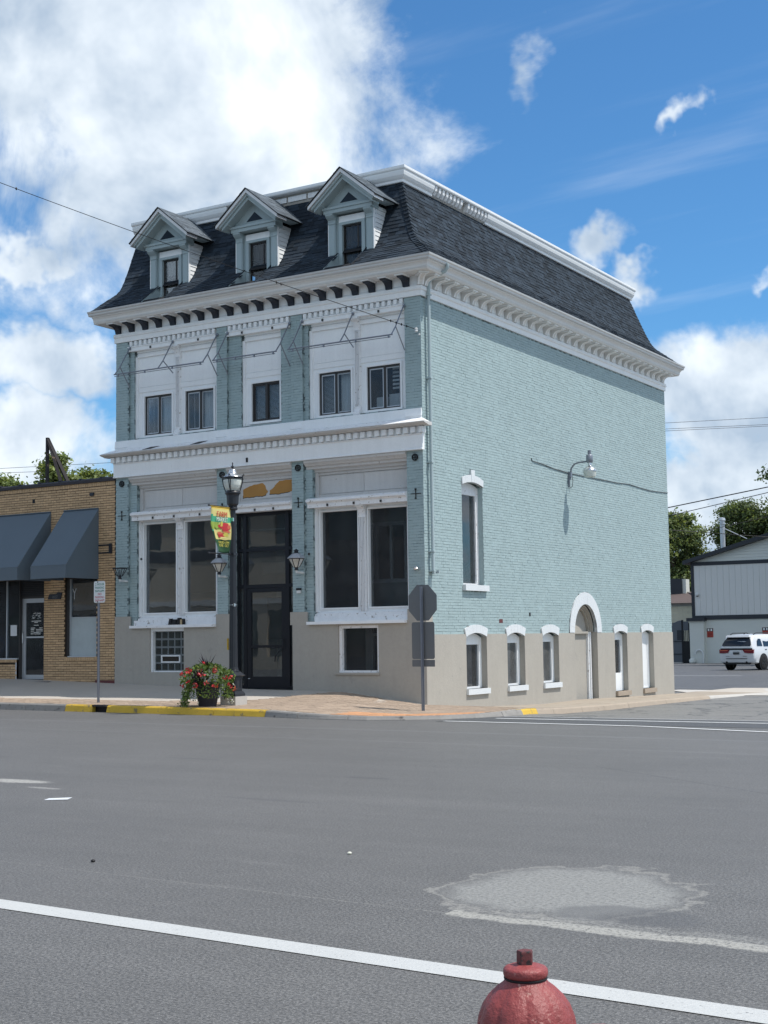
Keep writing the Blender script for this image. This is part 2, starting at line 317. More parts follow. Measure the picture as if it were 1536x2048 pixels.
class MB:
    def __init__(s): s.v = []; s.f = []; s.mi = []; s.m = 0
    def vs(s, pts):
        n = len(s.v); s.v.extend([tuple(p) for p in pts]); return n
    def face(s, *idx): s.f.append(tuple(idx)); s.mi.append(s.m)
    def quad(s, a, b, c, d):
        n = s.vs((a, b, c, d)); s.face(n, n + 1, n + 2, n + 3); return s
    def poly(s, pts):
        n = s.vs(pts); s.face(*range(n, n + len(pts))); return s
    def box(s, x0, x1, y0, y1, z0, z1):
        if x0 > x1: x0, x1 = x1, x0
        if y0 > y1: y0, y1 = y1, y0
        if z0 > z1: z0, z1 = z1, z0
        n = s.vs(((x0, y0, z0), (x1, y0, z0), (x1, y1, z0), (x0, y1, z0), (x0, y0, z1), (x1, y0, z1), (x1, y1, z1), (x0, y1, z1)))
        for q in ((0, 3, 2, 1), (4, 5, 6, 7), (0, 1, 5, 4), (1, 2, 6, 5), (2, 3, 7, 6), (3, 0, 4, 7)): s.face(*[n + i for i in q])
        return s
    def hexa(s, p):
        """8 points: bottom ring then top ring"""
        n = s.vs(p)
        for q in ((0, 3, 2, 1), (4, 5, 6, 7), (0, 1, 5, 4), (1, 2, 6, 5), (2, 3, 7, 6), (3, 0, 4, 7)): s.face(*[n + i for i in q])
        return s
    def prism(s, pts, fn, a, b):
        """closed 2-D outline pts swept from parameter a to b; fn(u, v, t) gives the point"""
        k = len(pts); n = s.vs([fn(u, v, a) for u, v in pts]); s.vs([fn(u, v, b) for u, v in pts])
        for i in range(k): j = (i + 1) % k; s.face(n + i, n + j, n + k + j, n + k + i)
        s.face(*range(n + k - 1, n - 1, -1)); s.face(*range(n + k, n + 2 * k))
        return s
    def tube(s, path, r, k=8, cap=True):
        path = [Vector(p) for p in path]; rings = []
        up0 = None
        for i, p in enumerate(path):
            t = (path[min(i + 1, len(path) - 1)] - path[max(i - 1, 0)]).normalized()
            if up0 is None: up0 = Vector((0, 0, 1)) if abs(t.z) < .9 else Vector((1, 0, 0))
            a = t.cross(up0).normalized(); b = a.cross(t); up0 = b
            rr = r[i] if hasattr(r, '__len__') else r
            rings.append(s.vs([p + (a * math.cos(2 * math.pi * j / k) + b * math.sin(2 * math.pi * j / k)) * rr for j in range(k)]))
        for i in range(len(rings) - 1):
            for j in range(k): s.face(rings[i] + j, rings[i] + (j + 1) % k, rings[i + 1] + (j + 1) % k, rings[i + 1] + j)
        if cap: s.face(*[rings[0] + j for j in range(k - 1, -1, -1)]); s.face(*[rings[-1] + j for j in range(k)])
        return s
    def lathe(s, prof, c=(0, 0, 0), k=24, rmod=None, cap=True, rot0=0.0, sq=None):
        rings = []
        for r, z in prof:
            ring = []
            for j in range(k):
                a = rot0 + 2 * math.pi * j / k; rr = r * (rmod(a, z) if rmod else 1)
                ring.append((c[0] + rr * math.cos(a), c[1] + rr * math.sin(a), c[2] + z))
            rings.append(s.vs(ring))
        for i in range(len(rings) - 1):
            for j in range(k): s.face(rings[i] + j, rings[i] + (j + 1) % k, rings[i + 1] + (j + 1) % k, rings[i + 1] + j)
        if cap: s.face(*[rings[0] + j for j in range(k - 1, -1, -1)]); s.face(*[rings[-1] + j for j in range(k)])
        return s
    def mesh(s, name, mats, off=(0, 0, 0), smooth=False):
        me = bpy.data.meshes.new(name)
        o = Vector(off)
        v = [(p[0] - o.x, p[1] - o.y, p[2] - o.z) for p in s.v] if o.length else s.v
        me.from_pydata(v, [], s.f)
        for m in (mats if isinstance(mats, (list, tuple)) else [mats]): me.materials.append(m)
        if any(s.mi): me.polygons.foreach_set('material_index', s.mi)
        if smooth: me.polygons.foreach_set('use_smooth', [True] * len(me.polygons))
        me.update(); return me
    def build(s, name, mats, parent=None, smooth=False, label=None, kind=None, fix=True):
        off = wpos(parent)
        if isinstance(mats, str): mats = MT[mats]
        elif isinstance(mats, (list, tuple)): mats = [MT[m] if isinstance(m, str) else m for m in mats]
        me = s.mesh(name, mats, off, smooth)
        if fix:
            bm = bmesh.new(); bm.from_mesh(me); bmesh.ops.recalc_face_normals(bm, faces=bm.faces); bm.to_mesh(me); bm.free()
        if smooth:
            try: me.set_sharp_from_angle(angle=R_(38))
            except Exception: pass
        o = bpy.data.objects.new(name, me); COL.objects.link(o); o.parent = parent
        WPOS[o.name] = off.copy()
        if label: o['label'] = label
        if kind: o['kind'] = kind
        return o


def BX(name, mat, parent, *b, **kw):
    return MB().box(*b).build(name, mat, parent, fix=False, **kw)


def solid(name, mat, label, cat, mb, loc, group=None, smooth=False):
    """a thing that is one mesh, its origin at loc"""
    o = mb.build(name, mat, None, smooth=smooth)
    l = Vector(loc); o.data.transform(Matrix.Translation(-l)); o.location = l
    return tag(o, label, cat, group)


def wallgrid(mb, a0, a1, z0, z1, d0, d1, holes, axis):
    """a wall slab with rectangular holes as butted boxes. axis 'x': runs along X, thickness d0..d1 in Y; 'y': runs along Y, thickness in X"""
    zs = sorted({z0, z1, *[min(max(h[2], z0), z1) for h in holes], *[min(max(h[3], z0), z1) for h in holes]})
    for za, zb in zip(zs, zs[1:]):
        if zb - za < 1e-6: continue
        zm = (za + zb) / 2; iv = [(a0, a1)]
        for h in holes:
            if h[2] < zm < h[3]:
                nv = []
                for p, q in iv:
                    if h[1] <= p or h[0] >= q: nv.append((p, q)); continue
                    if h[0] > p: nv.append((p, h[0]))
                    if h[1] < q: nv.append((h[1], q))
                iv = nv
        for p, q in iv:
            if axis == 'x': mb.box(p, q, d0, d1, za, zb)
            else: mb.box(d0, d1, p, q, za, zb)
    return mb


def score(p, n, area):
    v = CAM - Vector(p); dd = v.length; v /= dd
    z = -(v.dot(c_f)) * dd
    if z < 1: return 0
    q = Vector(p) - CAM; x = q.dot(c_r) / z * 2837.8; y = q.dot(c_u) / z * 2837.8
    if abs(x) > 775 or abs(y) > 1030: return 0
    return max(0, v.dot(Vector(n))) * area / (dd * dd)


def lay_bricks(axis, sign, plane, z0, z1, course, length, joint, intervals, proud, jit=.0025, skip=.04, phase=0.0, head=None):
    """list of brick boxes (a0, a1, z0, z1, proud) in running bond; intervals(zmid) gives the free stretches"""
    out = []; k = 0; z = z0
    while z + course - joint <= z1 + 1e-6:
        zb = z + course - joint
        for p, q in intervals((z + zb) / 2):
            a = math.floor((p - phase) / length) * length + phase - (length / 2 if k % 2 else 0)
            while a < q:
                b0, b1 = max(a, p), min(a + length - (head or joint), q)
                if b1 - b0 > skip: out.append((b0 + random.uniform(-.002, .002), b1 + random.uniform(-.002, .002), z + random.uniform(-.0022, .0022), zb + random.uniform(-.0022, .0022), proud + random.uniform(-jit, jit)))
                a += length
        z += course; k += 1
    return out


def brick_boxes(items, parent, mat, name='brick', limit=300, stuffname='brick_field'):
    """items: (axis, plane, sign, a0, a1, z0, z1, proud). The ones that show largest become parts of their own, the rest one mesh"""
    def bounds(it):
        ax, pl, sg, a0, a1, z0, z1, pr = it
        d0, d1 = sorted((pl, pl + sg * pr))
        return (a0, a1, d0, d1, z0, z1) if ax == 'x' else (d0, d1, a0, a1, z0, z1)
    sc_ = []
    for i, it in enumerate(items):
        b = bounds(it); c = ((b[0] + b[1]) / 2, (b[2] + b[3]) / 2, (b[4] + b[5]) / 2)
        n = (0, it[2], 0) if it[0] == 'x' else (it[2], 0, 0)
        sc_.append((score(c, n, (it[4] - it[3]) * (it[6] - it[5])), i))
    sc_.sort(reverse=True); top = {i for s_, i in sc_[:limit] if s_ > 0}
    unit = {}
    mb = MB()
    for i, it in enumerate(items):
        b = bounds(it)
        if i in top:
            key = it[0]
            if key not in unit: unit[key] = MB().box(-.5, .5, -.5, .5, -.5, .5).mesh(name, mat)
            o = inst(name, unit[key], parent, Vector(((b[0] + b[1]) / 2, (b[2] + b[3]) / 2, (b[4] + b[5]) / 2)) - wpos(parent))
            o.scale = (b[1] - b[0], b[3] - b[2], b[5] - b[4])
        else: mb.box(*b)
    if mb.f: mb.build(stuffname, mat, parent, kind='stuff', fix=False)


def lettering(txt, size, mat, parent, origin, right, up, name='lettering', align='CENTER', depth=.002, sx=1.0, space=1.0):
    """flat print built as thin letters. origin: centre of the line's baseline (world); right, up: reading directions"""
    cu = bpy.data.curves.new('text', 'FONT'); cu.body = txt; cu.size = size; cu.align_x = align; cu.extrude = depth / 2; cu.resolution_u = 2; cu.space_character = space
    o = bpy.data.objects.new('text', cu); COL.objects.link(o)
    dg = bpy.context.evaluated_depsgraph_get(); me = bpy.data.meshes.new_from_object(o.evaluated_get(dg))
    COL.objects.unlink(o); bpy.data.objects.remove(o); bpy.data.curves.remove(cu)
    r = Vector(right).normalized(); u = Vector(up).normalized(); w = r.cross(u)
    m = Matrix(((r.x * sx, u.x, w.x, origin[0]), (r.y * sx, u.y, w.y, origin[1]), (r.z * sx, u.z, w.z, origin[2]), (0, 0, 0, 1)))
    me.transform(Matrix.Translation(-wpos(parent)) @ m); me.materials.clear(); me.materials.append(MT[mat])
    ob = bpy.data.objects.new(name, me); COL.objects.link(ob); ob.parent = parent; WPOS[ob.name] = wpos(parent).copy()
    return ob


# ================================================================ GROUND
def lerp_tab(tab, x):
    if x <= tab[0][0]: return tab[0][1]
    for (a, va), (b, vb) in zip(tab, tab[1:]):
        if x <= b: return va + (vb - va) * (x - a) / (b - a)
    return tab[-1][1]


ROADZ = [(-4.3, 0.0), (-2, -.07), (0, -.18), (2.5, -.32), (6, -.40), (10, -.45), (16, -.50), (22, -.48), (40, -.24), (52, -.34), (67, -.43), (120, -.5)]


def zroad(x, y): return lerp_tab(ROADZ, y)


BASEZ = [(-40, .80), (-20, .66), (-16, .62), (-13.5, .575), (-10, .47), (-5, .335), (-3.5, .32), (-2.2, .28), (-1.2, .14), (0, .0)]
SIDEZ = [(0, 0.0), (3, -.19), (6.5, -.29), (9, -.27), (12, -.33), (17, -.42), (24, -.46)]


def asphalt(name, base, warm=0, marks=False, cracks=0.0, tone=.10):
    m, t, out = new_mat(name); p = t.pos()
    f = t.math('ADD', 1.0, t.math('MULTIPLY', t.math('SUBTRACT', t.noise(p, .35, 5, .6), .5), 4.2 * tone))
    f = t.math('MULTIPLY', f, t.math('ADD', 1.0, t.math('MULTIPLY', t.math('SUBTRACT', t.noise(t.mapping(p, rot=(0, 0, .075), scale=(.12, 1.6, 1)), 1.4, 6, .6), .5), 4.0 * tone)))
    f = t.math('MULTIPLY', f, t.math('ADD', .55, t.math('MULTIPLY', t.ss(t.noise(p, 55, 3, .75), .36, .66), .95)))
    f = t.math('MULTIPLY', f, t.math('ADD', .80, t.math('MULTIPLY', t.ss(t.noise(p, 150, 2, .6), .35, .65), .42)))
    f = t.math('MULTIPLY', f, t.math('ADD', 1.0, t.math('MULTIPLY', t.math('SUBTRACT', t.noise(p, 5.5, 4, .7), .5), .35)))
    c = t.vec('SCALE', base, scale=f)
    vo = t.n('ShaderNodeTexVoronoi'); t.put(vo.inputs['Vector'], p); vo.inputs['Scale'].default_value = 85
    speck = t.math('MULTIPLY', t.math('LESS_THAN', vo.outputs['Distance'], .20), t.math('GREATER_THAN', t.sep(vo.outputs['Color'])[0], .70))
    c = t.mix(t.math('MULTIPLY', speck, .75), c, (.36, .36, .35))
    # dark scuffs drawn out along the traffic
    sc_n = t.noise(t.mapping(p, rot=(0, 0, .06), scale=(.32, 4.2, 1)), 1.5, 5, .62, .3)
    c = t.mix(t.math('MULTIPLY', t.ss(sc_n, .655, .70), .40), c, (.052, .053, .056))
    pale = t.noise(t.mapping(p, rot=(0, 0, .03), scale=(.5, 1.9, 1)), 1.1, 6, .65, .2)
    c = t.mix(t.math('MULTIPLY', t.ss(pale, .60, .80), .30), c, (.235, .232, .222))
    if cracks:
        cr = t.n('ShaderNodeTexVoronoi', feature='DISTANCE_TO_EDGE'); cr.inputs['Scale'].default_value = .42
        t.put(cr.inputs['Vector'], t.vec('ADD', p, t.vec('SCALE', t.noise(p, 1.3, 4, .6, 0, True), scale=1.1)))
        c = t.mix(t.math('MULTIPLY', t.math('LESS_THAN', cr.outputs['Distance'], .014), cracks), c, (.028, .028, .03))
    if marks:
        nz = t.math('SUBTRACT', t.noise(p, 1.6, 7, .66, .3), .5); gr = t.noise(p, 38, 4, .7)
        q = t.sep(p)
        def line(x0, y0, x1, y1, half, wob, col, amt, th=.45):
            nonlocal c
            sl = (y1 - y0) / (x1 - x0)
            dist = t.math('ABSOLUTE', t.math('ADD', t.math('SUBTRACT', q[1], t.math('ADD', t.math('MULTIPLY', q[0], sl), y0 - sl * x0)), t.math('MULTIPLY', nz, wob)))
            mk = t.math('MULTIPLY', t.math('SUBTRACT', 1.0, t.ss(dist, half * .5, half)), t.math('MULTIPLY', t.math('GREATER_THAN', q[0], x0), t.math('LESS_THAN', q[0], x1)))
            mk = t.math('MULTIPLY', mk, t.ss(gr, th - .12, th + .12)); c = t.mix(t.math('MULTIPLY', mk, amt), c, col)
        def blot(x, y, a, b, rot, col, amt, wob=.9, edge=.20, rim=0.0):
            nonlocal c
            ln = t.vec('LENGTH', t.mapping(p, (x, y, 0), (0, 0, rot), (a, b, 9), 'TEXTURE'))
            ln = t.math('ADD', ln, t.math('MULTIPLY', nz, wob))
            mk = t.math('SUBTRACT', 1.0, t.ss(ln, 1 - edge, 1.0)); g2 = t.math('MULTIPLY', mk, t.ss(gr, .28, .62))
            c = t.mix(t.math('MULTIPLY', g2, amt), c, col)
            if rim:
                rm = t.math('MULTIPLY', t.math('SUBTRACT', 1.0, t.ss(t.math('ABSOLUTE', t.math('SUBTRACT', ln, .97)), .01, .05)), t.ss(gr, .3, .55))
                c = t.mix(t.math('MULTIPLY', rm, rim), c, (.34, .33, .30))
        blot(13.45, -21.55, .80, .98, .25, (.27, .27, .255), .9, 1.0, .30, .45)          # dusty pale patch by the seam
        blot(14.05, -22.15, .55, .30, 0, (.075, .076, .08), .7, .8, .3)
        blot(4.75, -17.85, .62, .20, -.07, (.42, .41, .38), .9, 1.3, .5); blot(5.6, -18.3, .35, .06, -.07, (.35, .34, .32), .7, 1.6, .5)
        blot(8.35, -15.9, .42, .07, -.02, (.045, .046, .05), .75, .8, .4); blot(4.7, -14.53, .62, .06, -.07, (.05, .05, .055), .7, .9, .4)
        blot(8.6, -18.2, .9, .09, -.05, (.05, .05, .055), .5, 1.0, .5); blot(2.2, -8.6, .8, .06, -.05, (.05, .05, .055), .6, .9, .5); blot(6.4, -11.9, .5, .07, -.04, (.055, .056, .06), .55, 1., .5)
        blot(6.0, -20.6, .5, .05, .5, (.30, .30, .28), .6, 1.6, .5)
        line(13.1, -22.53, 18.0, -22.83, .10, .26, (.37, .36, .325), .88, .44); line(13.3, -22.47, 18.0, -22.70, .16, .5, (.30, .295, .275), .6, .52); line(9.0, -22.31, 13.1, -22.55, .014, .05, (.23, .225, .21), .55, .5)
        line(10.2, -13.55, 13.0, -15.72, .018, .12, (.035, .035, .037), .85, .42); line(-3, -13.9, 16, -15.6, .02, .3, (.06, .06, .062), .5, .56)
        line(-6, -10.2, 20, -11.6, .10, .35, (.20, .20, .20), .35, .5); line(-6, -8.1, 12, -8.9, .14, .3, (.185, .187, .19), .4, .45)
    b = t.n('ShaderNodeBsdfPrincipled'); t.put(b.inputs['Base Color'], c); b.inputs['Roughness'].default_value = .62; b.inputs['Specular IOR Level'].default_value = .55
    bn = t.n('ShaderNodeBump'); bn.inputs['Strength'].default_value = .7; bn.inputs['Distance'].default_value = .006
    t.put(bn.inputs['Height'], t.math('ADD', t.noise(p, 95, 3, .7), t.math('MULTIPLY', t.noise(p, 2.2, 3), .8))); t.put(b.inputs['Normal'], bn.outputs[0])
    m.node_tree.links.new(b.outputs[0], out.inputs[0]); return m


MT['road'] = asphalt('weathered_asphalt', (.106, .104, .101), marks=True, tone=.10)
MT['road_new'] = asphalt('dark_new_asphalt', (.062, .063, .066), tone=.06)
MT['road_old'] = asphalt('old_cracked_asphalt', (.165, .158, .146), cracks=.9, tone=.10)
MT['lot'] = asphalt('parking_lot_asphalt', (.085, .086, .089), cracks=.35, tone=.10)


def sheet(name, mat, xs, ys, zf, dz=0.0, label=None):
    mb = MB(); nx = len(xs)
    mb.vs([(x, y, zf(x, y) + dz) for y in ys for x in xs])
    for j in range(len(ys) - 1):
        for i in range(nx - 1): mb.face(j * nx + i, j * nx + i + 1, (j + 1) * nx + i + 1, (j + 1) * nx + i)
    return tag(mb.build(name, mat, None, fix=False, smooth=True), kind='structure', label=label)


ys = [-400, -120, -60, -40, -30, -25, -20, -15, -10, -6] + [y for y, _ in ROADZ] + [200, 500, 900]
sheet('road', 'road', [-600, -200, -80, -40, -20, -10, 0, 10, 20, 40, 80, 200, 600], sorted(set(ys)), zroad)
sheet('side_street', 'road_old', [2.0, 4, 8, 14, 22], [-3.75, -3, -2, -1, 0, 1.2, 2.5, 4, 6, 8, 10, 13, 16, 22], zroad, .004)
sheet('crossing_asphalt', 'road_new', [3.6, 8, 14, 30], [-5.95, -5, -4.3, -3.75], lambda x, y: zroad(x, y) - (max(0, x - 12) * 0), .004)
sheet('parking_lot', 'lot', [-60, -30, -10, 0, 3, 8, 22], [22.02, 28, 34, 40, 46, 52, 60, 67, 80, 110], zroad, .004)


def strip(name, pts, w, mat, dz):
    """painted line following pts (x, y) on the road"""
    mb = MB(); ring = []
    for i, (x, y) in enumerate(pts):
        a = pts[max(i - 1, 0)]; b = pts[min(i + 1, len(pts) - 1)]; tx, ty = b[0] - a[0], b[1] - a[1]; l = math.hypot(tx, ty)
        nx_, ny_ = -ty / l * w / 2, tx / l * w / 2
        ring.append(mb.vs(((x - nx_, y - ny_, zroad(x, y - ny_) + dz), (x + nx_, y + ny_, zroad(x, y + ny_) + dz))))
    for a, b in zip(ring, ring[1:]): mb.face(a, b, b + 1, a + 1)
    return tag(mb.build(name, mat, None), kind='structure')


def seg(x0, y0, x1, y1, n): return [(x0 + (x1 - x0) * i / n, y0 + (y1 - y0) * i / n) for i in range(n + 1)]


strip('edge_line', seg(-30, -20.65, 40, -25.70, 30), .205, 'line', .004)
strip('crossing_line', seg(3.75, -5.86, 7.55, -6.10, 8) + seg(7.9, -6.16, 16, -8.6, 12), .13, 'line_thin', .008)
strip('crossing_line', seg(4.3, -4.74, 16, -4.66, 12), .13, 'line_thin', .008)
strip('crossing_line', seg(3.95, -3.95, 13.0, -3.80, 12), .11, 'line_thin', .010)
strip('lot_line', seg(-9.0, 34, -3.0, 34, 6), .12, 'line_thin', .008)
strip('lot_line', seg(-19.0, 60.5, -15.0, 63.5, 6), .14, 'line_thin', .008)

# kerb line: x, y, road z, kerb height
KP = [(-60, -.42, 0, .16), (-25, -3.5, 0, .16), (-9.3, -4.90, 0, .16), (-3.67, -5.33, 0, .15), (-.67, -5.65, 0, .135), (.35, -5.92, 0, .11), (1.2, -6.05, 0, .085), (2.1, -6.03, 0, .07), (2.8, -5.80, 0, .07), (3.4, -5.38, 0, .07), (3.85, -4.75, 0, .075), (4.05, -3.95, -.01, .09), (3.92, -3.0, -.04, .11), (3.55, -1.6, -.09, .12), (3.0, 0.0, -.18, .13), (2.5, 1.8, -.28, .14), (2.25, 3.6, -.35, .14), (2.18, 6.2, -.40, .14), (1.98, 10, -.45, .13), (1.92, 15.5, -.50, .09), (2.6, 19.3, -.49, .03), (4.2, 24, -.47, .02)]
INN = [-60, -25, -9.3, -3.67, -2.2, -1.5, -1.0, -.5, -.2, -.05, 0, 0, 0, 0, 0, 0, 0, 0, 0, 0, 0, 0]
INY = [0] * 11 + [.02, .25, .8, 1.6, 2.6, 3.9, 6.3, 10, 15.5, 19.3, 24]


def dens(a, n_per=.45):
    out = []
    for i in range(len(KP) - 1):
        k = max(1, int(math.hypot(KP[i + 1][0] - KP[i][0], KP[i + 1][1] - KP[i][1]) / n_per))
        k = min(k, 40)
        for j in range(k): u = j / k; out.append(tuple(a[i][q] + (a[i + 1][q] - a[i][q]) * u for q in range(len(a[i]))))
    out.append(tuple(a[-1])); return out


KD = dens(KP); ID = dens(list(zip(INN, INY)))


def inner_z(x, y): return lerp_tab(BASEZ, x) if y <= 0.0 else lerp_tab(SIDEZ, y)


NS = 12; SWP = []
for (kx, ky, kz, kh), (ix, iy) in zip(KD, ID):
    zc = kz + kh; zb = inner_z(ix, iy); row = []
    # back from the kerb's 0.15 m top
    dx, dy = ix - kx, iy - ky; l = math.hypot(dx, dy); kx2, ky2 = kx + dx / l * .15, ky + dy / l * .15
    for s_ in range(NS + 1):
        t_ = s_ / NS; x = kx2 + (ix - kx2) * t_; y = ky2 + (iy - ky2) * t_
        z = zc + (zb - zc) * (t_ ** 1.8 if iy <= 0.0 and ix < -1.2 else t_) + .085 * math.exp(-((x - .2) ** 2 + (y + 3.9) ** 2) / 2.0) * (4 * t_ * (1 - t_))
        row.append((x, y, z))
    SWP.append(row)
SWA = np.array([p for r in SWP for p in r])


def zsw(x, y):
    d2 = (SWA[:, 0] - x) ** 2 + (SWA[:, 1] - y) ** 2; i = np.argpartition(d2, 6)[:6]; w = 1 / (d2[i] + 1e-4)
    return float((SWA[i, 2] * w).sum() / w.sum())


mb = MB()
for r in SWP: mb.vs(r)
for i in range(len(SWP) - 1):
    for j in range(NS): a = i * (NS + 1) + j; mb.face(a, a + NS + 1, a + NS + 2, a + 1)
sidewalk = tag(mb.build('sidewalk', 'concrete', None, smooth=True, fix=True), kind='structure')

mb = MB(); cnt = 0; rows_ = [r for r, (ix, iy) in zip(SWP, ID) if iy > .35 and r[0][1] < 19.5]
for r in rows_: mb.vs([(x, y, z + .005) for x, y, z in r])
for i in range(len(rows_) - 1):
    for j in range(NS): a = i * (NS + 1) + j; mb.face(a, a + NS + 1, a + NS + 2, a + 1)
MT['tan_walk'] = M('sandy_tan_concrete', (.325, .278, .225), .9, .10, 1.4, .10, 22, .3, 50, worn=((.26, .21, .165), 2.2, .55, .12))
tag(mb.build('side_pavement', 'tan_walk', None, smooth=True), kind='structure')

# kerb stones: each length between joints is a piece of its own
kerb = bpy.data.objects.new('kerb', None); COL.objects.link(kerb); WPOS['kerb'] = Vector((0, 0, 0)); kerb['kind'] = 'structure'


def kerb_piece(i0, i1, mat, gap=.008):
    mb = MB(); rings = []
    for i in range(i0, i1 + 1):
        kx, ky, kz, kh = KD[i]; a = KD[max(i - 1, 0)]; b = KD[min(i + 1, len(KD) - 1)]
        tx, ty = b[0] - a[0], b[1] - a[1]; l = math.hypot(tx, ty); tx /= l; ty /= l; nx_, ny_ = -ty, tx       # towards the pavement
        g = gap if i == i0 else (-gap if i == i1 else 0); kx += tx * g; ky += ty * g
        j = .004 * math.sin(i * 2.3) + random.uniform(-.003, .003); h = kz + kh + .004
        rings.append(mb.vs([(kx + nx_ * o, ky + ny_ * o, z) for o, z in ((-.03 + j, kz - .06), (-.02 + j, kz + .01), (.012 + j, kz + max(.02, kh - .025)), (.035 + j, h), (.165, h + .002), (.165, kz - .06))]))
    for a, b in zip(rings, rings[1:]):
        for q in range(6): mb.face(a + q, b + q, b + (q + 1) % 6, a + (q + 1) % 6)
    mb.face(*[rings[0] + q for q in range(6)]); mb.face(*[rings[-1] + q for q in range(5, -1, -1)])
    return mb.build('kerb_stone', mat, kerb)


ISPL = min(range(len(KD)), key=lambda i: math.hypot(KD[i][0] - 3.4, KD[i][1] + 5.38))
def kidx(x, side=False):
    r = range(ISPL, len(KD)) if side else range(ISPL + 1); return min(r, key=lambda i: abs(KD[i][1 if side else 0] - x))


cuts = [(-60, 'kerb'), (-30, 'kerb'), (-14, 'kerb'), (-11.0, 'kerb'), (-8.45, 'kerb'), (-7.0, 'yellow'), (-6.15, None), (-5.40, 'yellow'), (-2.0, 'yellow'), (-.55, 'kerb'), (.35, 'kerb'), (1.7, 'kerb')]
ids = [kidx(c) for c, _ in cuts] + [kidx(-4.3, True)]
for (c, m_), i0, i1 in zip(cuts, ids, ids[1:]):
    if m_ is None: DR = (i0, i1); continue
    if i1 > i0: kerb_piece(i0, i1, m_)
sy = [(-4.3, 'kerb'), (-2.6, 'yellow'), (-.6, 'kerb_tan'), (1.6, 'kerb_tan'), (4.2, 'kerb_tan'), (7.5, 'kerb_tan'), (11, 'kerb_tan'), (15, 'conc_light'), (19, 'conc_light'), (23.9, None)]
for (y0, m_), (y1, _) in zip(sy, sy[1:]):
    i0, i1 = kidx(y0, True), kidx(y1, True)
    if i1 > i0: kerb_piece(i0, i1, m_)
# storm drain mouth in the yellow stretch
mb = MB(); a, b = KD[DR[0]], KD[DR[1]]
dxk, dyk = b[0] - a[0], b[1] - a[1]
for (o0, o1, z0, z1) in ((-.03, .165, .128, .166),):
    mb.hexa([(a[0], a[1] + o0, z0), (b[0], b[1] + o0, z0), (b[0], b[1] + o1, z0), (a[0], a[1] + o1, z0), (a[0], a[1] + o0, z1), (b[0], b[1] + o0, z1), (b[0], b[1] + o1, z1), (a[0], a[1] + o1, z1)])
dr = thing('storm_drain', 'black storm drain mouth in the yellow kerb below the parking sign', 'drain', (a[0], a[1], 0))
mb.build('lid', 'rust', dr)
MB().hexa([(a[0], a[1] + .10, -.06), (b[0], b[1] + .10, -.06), (b[0], b[1] + .13, -.06), (a[0], a[1] + .13, -.06), (a[0], a[1] + .10, .127), (b[0], b[1] + .10, .127), (b[0], b[1] + .13, .127), (a[0], a[1] + .13, .127)]).build('throat', 'car_black', dr)

# pavers: the strip behind the kerb and the whole corner
def in_pave(x, y, ix):
    if x < -5.2: return y < -3.30 - .03 * (x + 10)
    if x < -3.3: return y < -3.6 + (-3.3 - x) * .25
    return y < -.12 - max(0, -2.6 - x) * 4.2


items = []; mbj = MB()
def loc_uv(i, t_):
    r = SWP[i]; f = t_ * NS; j = min(int(f), NS - 1); u = f - j
    return tuple(r[j][q] + (r[j + 1][q] - r[j][q]) * u for q in range(3))
cand = []
Y = -5.95
ZC = {}
def zq(x, y):
    k = (round(x * 5), round(y * 5))
    if k not in ZC: ZC[k] = zsw(k[0] / 5, k[1] / 5)
    return ZC[k]
def zb(x, y):
    fx, fy = math.floor(x * 5), math.floor(y * 5); u, v = x * 5 - fx, y * 5 - fy
    g = lambda i, j: zq((fx + i) / 5, (fy + j) / 5)
    return (g(0, 0) * (1 - u) + g(1, 0) * u) * (1 - v) + (g(0, 1) * (1 - u) + g(1, 1) * u) * v
KXY = [(k[0], k[1]) for k in KD]
def inside(x, y):
    # behind the kerb's back edge
    if y > -.1 and x < .12: return False
    best = min(range(len(KXY)), key=lambda i: (KXY[i][0] - x) ** 2 + (KXY[i][1] - y) ** 2)
    a = KXY[max(best - 1, 0)]; b = KXY[min(best + 1, len(KXY) - 1)]; tx, ty = b[0] - a[0], b[1] - a[1]; l = math.hypot(tx, ty)
    return ((x - KXY[best][0]) * -ty + (y - KXY[best][1]) * tx) / l > .205
row = 0
y = -6.0
while y < 1.2:
    x = -16 + (.1 if row % 2 else 0)
    while x < 4.1:
        cx, cy = x + .1, y + .05
        if in_pave(cx, cy, 0) and (cy < -.15 or cx > .2) and inside(x, cy) and inside(x + .2, cy): cand.append((cx, cy))
        x += .203
    y += .103; row += 1
pav = tag(MB().quad((-16, -3.2, -.5), (-15.9, -3.2, -.5), (-15.9, -3.1, -.5), (-16, -3.1, -.5)).build('paving', 'paver_joint', sidewalk), kind=None)
def tact(cx, cy): return 1.15 < cx < 3.6 and cy < -5.02 + max(0, cx - 2.4) * 1.1 and cy > -6.2
cs = sorted(cand, key=lambda c: -score((c[0], c[1], .1), (0, 0, 1), .02)); topset = set(cs[:300])
pm = {k: MB().box(-.0985, .0985, -.0485, .0485, -.03, .004).mesh('paver', MT[k]) for k in ('paver', 'tactile')}
mb1, mb2 = MB(), MB()
for c in cand:
    cx, cy = c; tc = tact(cx, cy); z = zb(cx, cy) + random.uniform(0, .003)
    gx = (zb(cx + .1, cy) - zb(cx - .1, cy)) / .2; gy = (zb(cx, cy + .1) - zb(cx, cy - .1)) / .2
    if c in topset:
        inst('tactile_paver' if tc else 'paver', pm['tactile' if tc else 'paver'], sidewalk, (cx, cy, z + .002), (math.atan(gy), -math.atan(gx), 0))
    else:
        (mb2 if tc else mb1).hexa([(cx + dx, cy + dy, z + gx * dx + gy * dy + dz) for dz in (-.03, .006) for dx, dy in ((-.0985, -.0485), (.0985, -.0485), (.0985, .0485), (-.0985, .0485))])
bpy.data.objects.remove(pav)
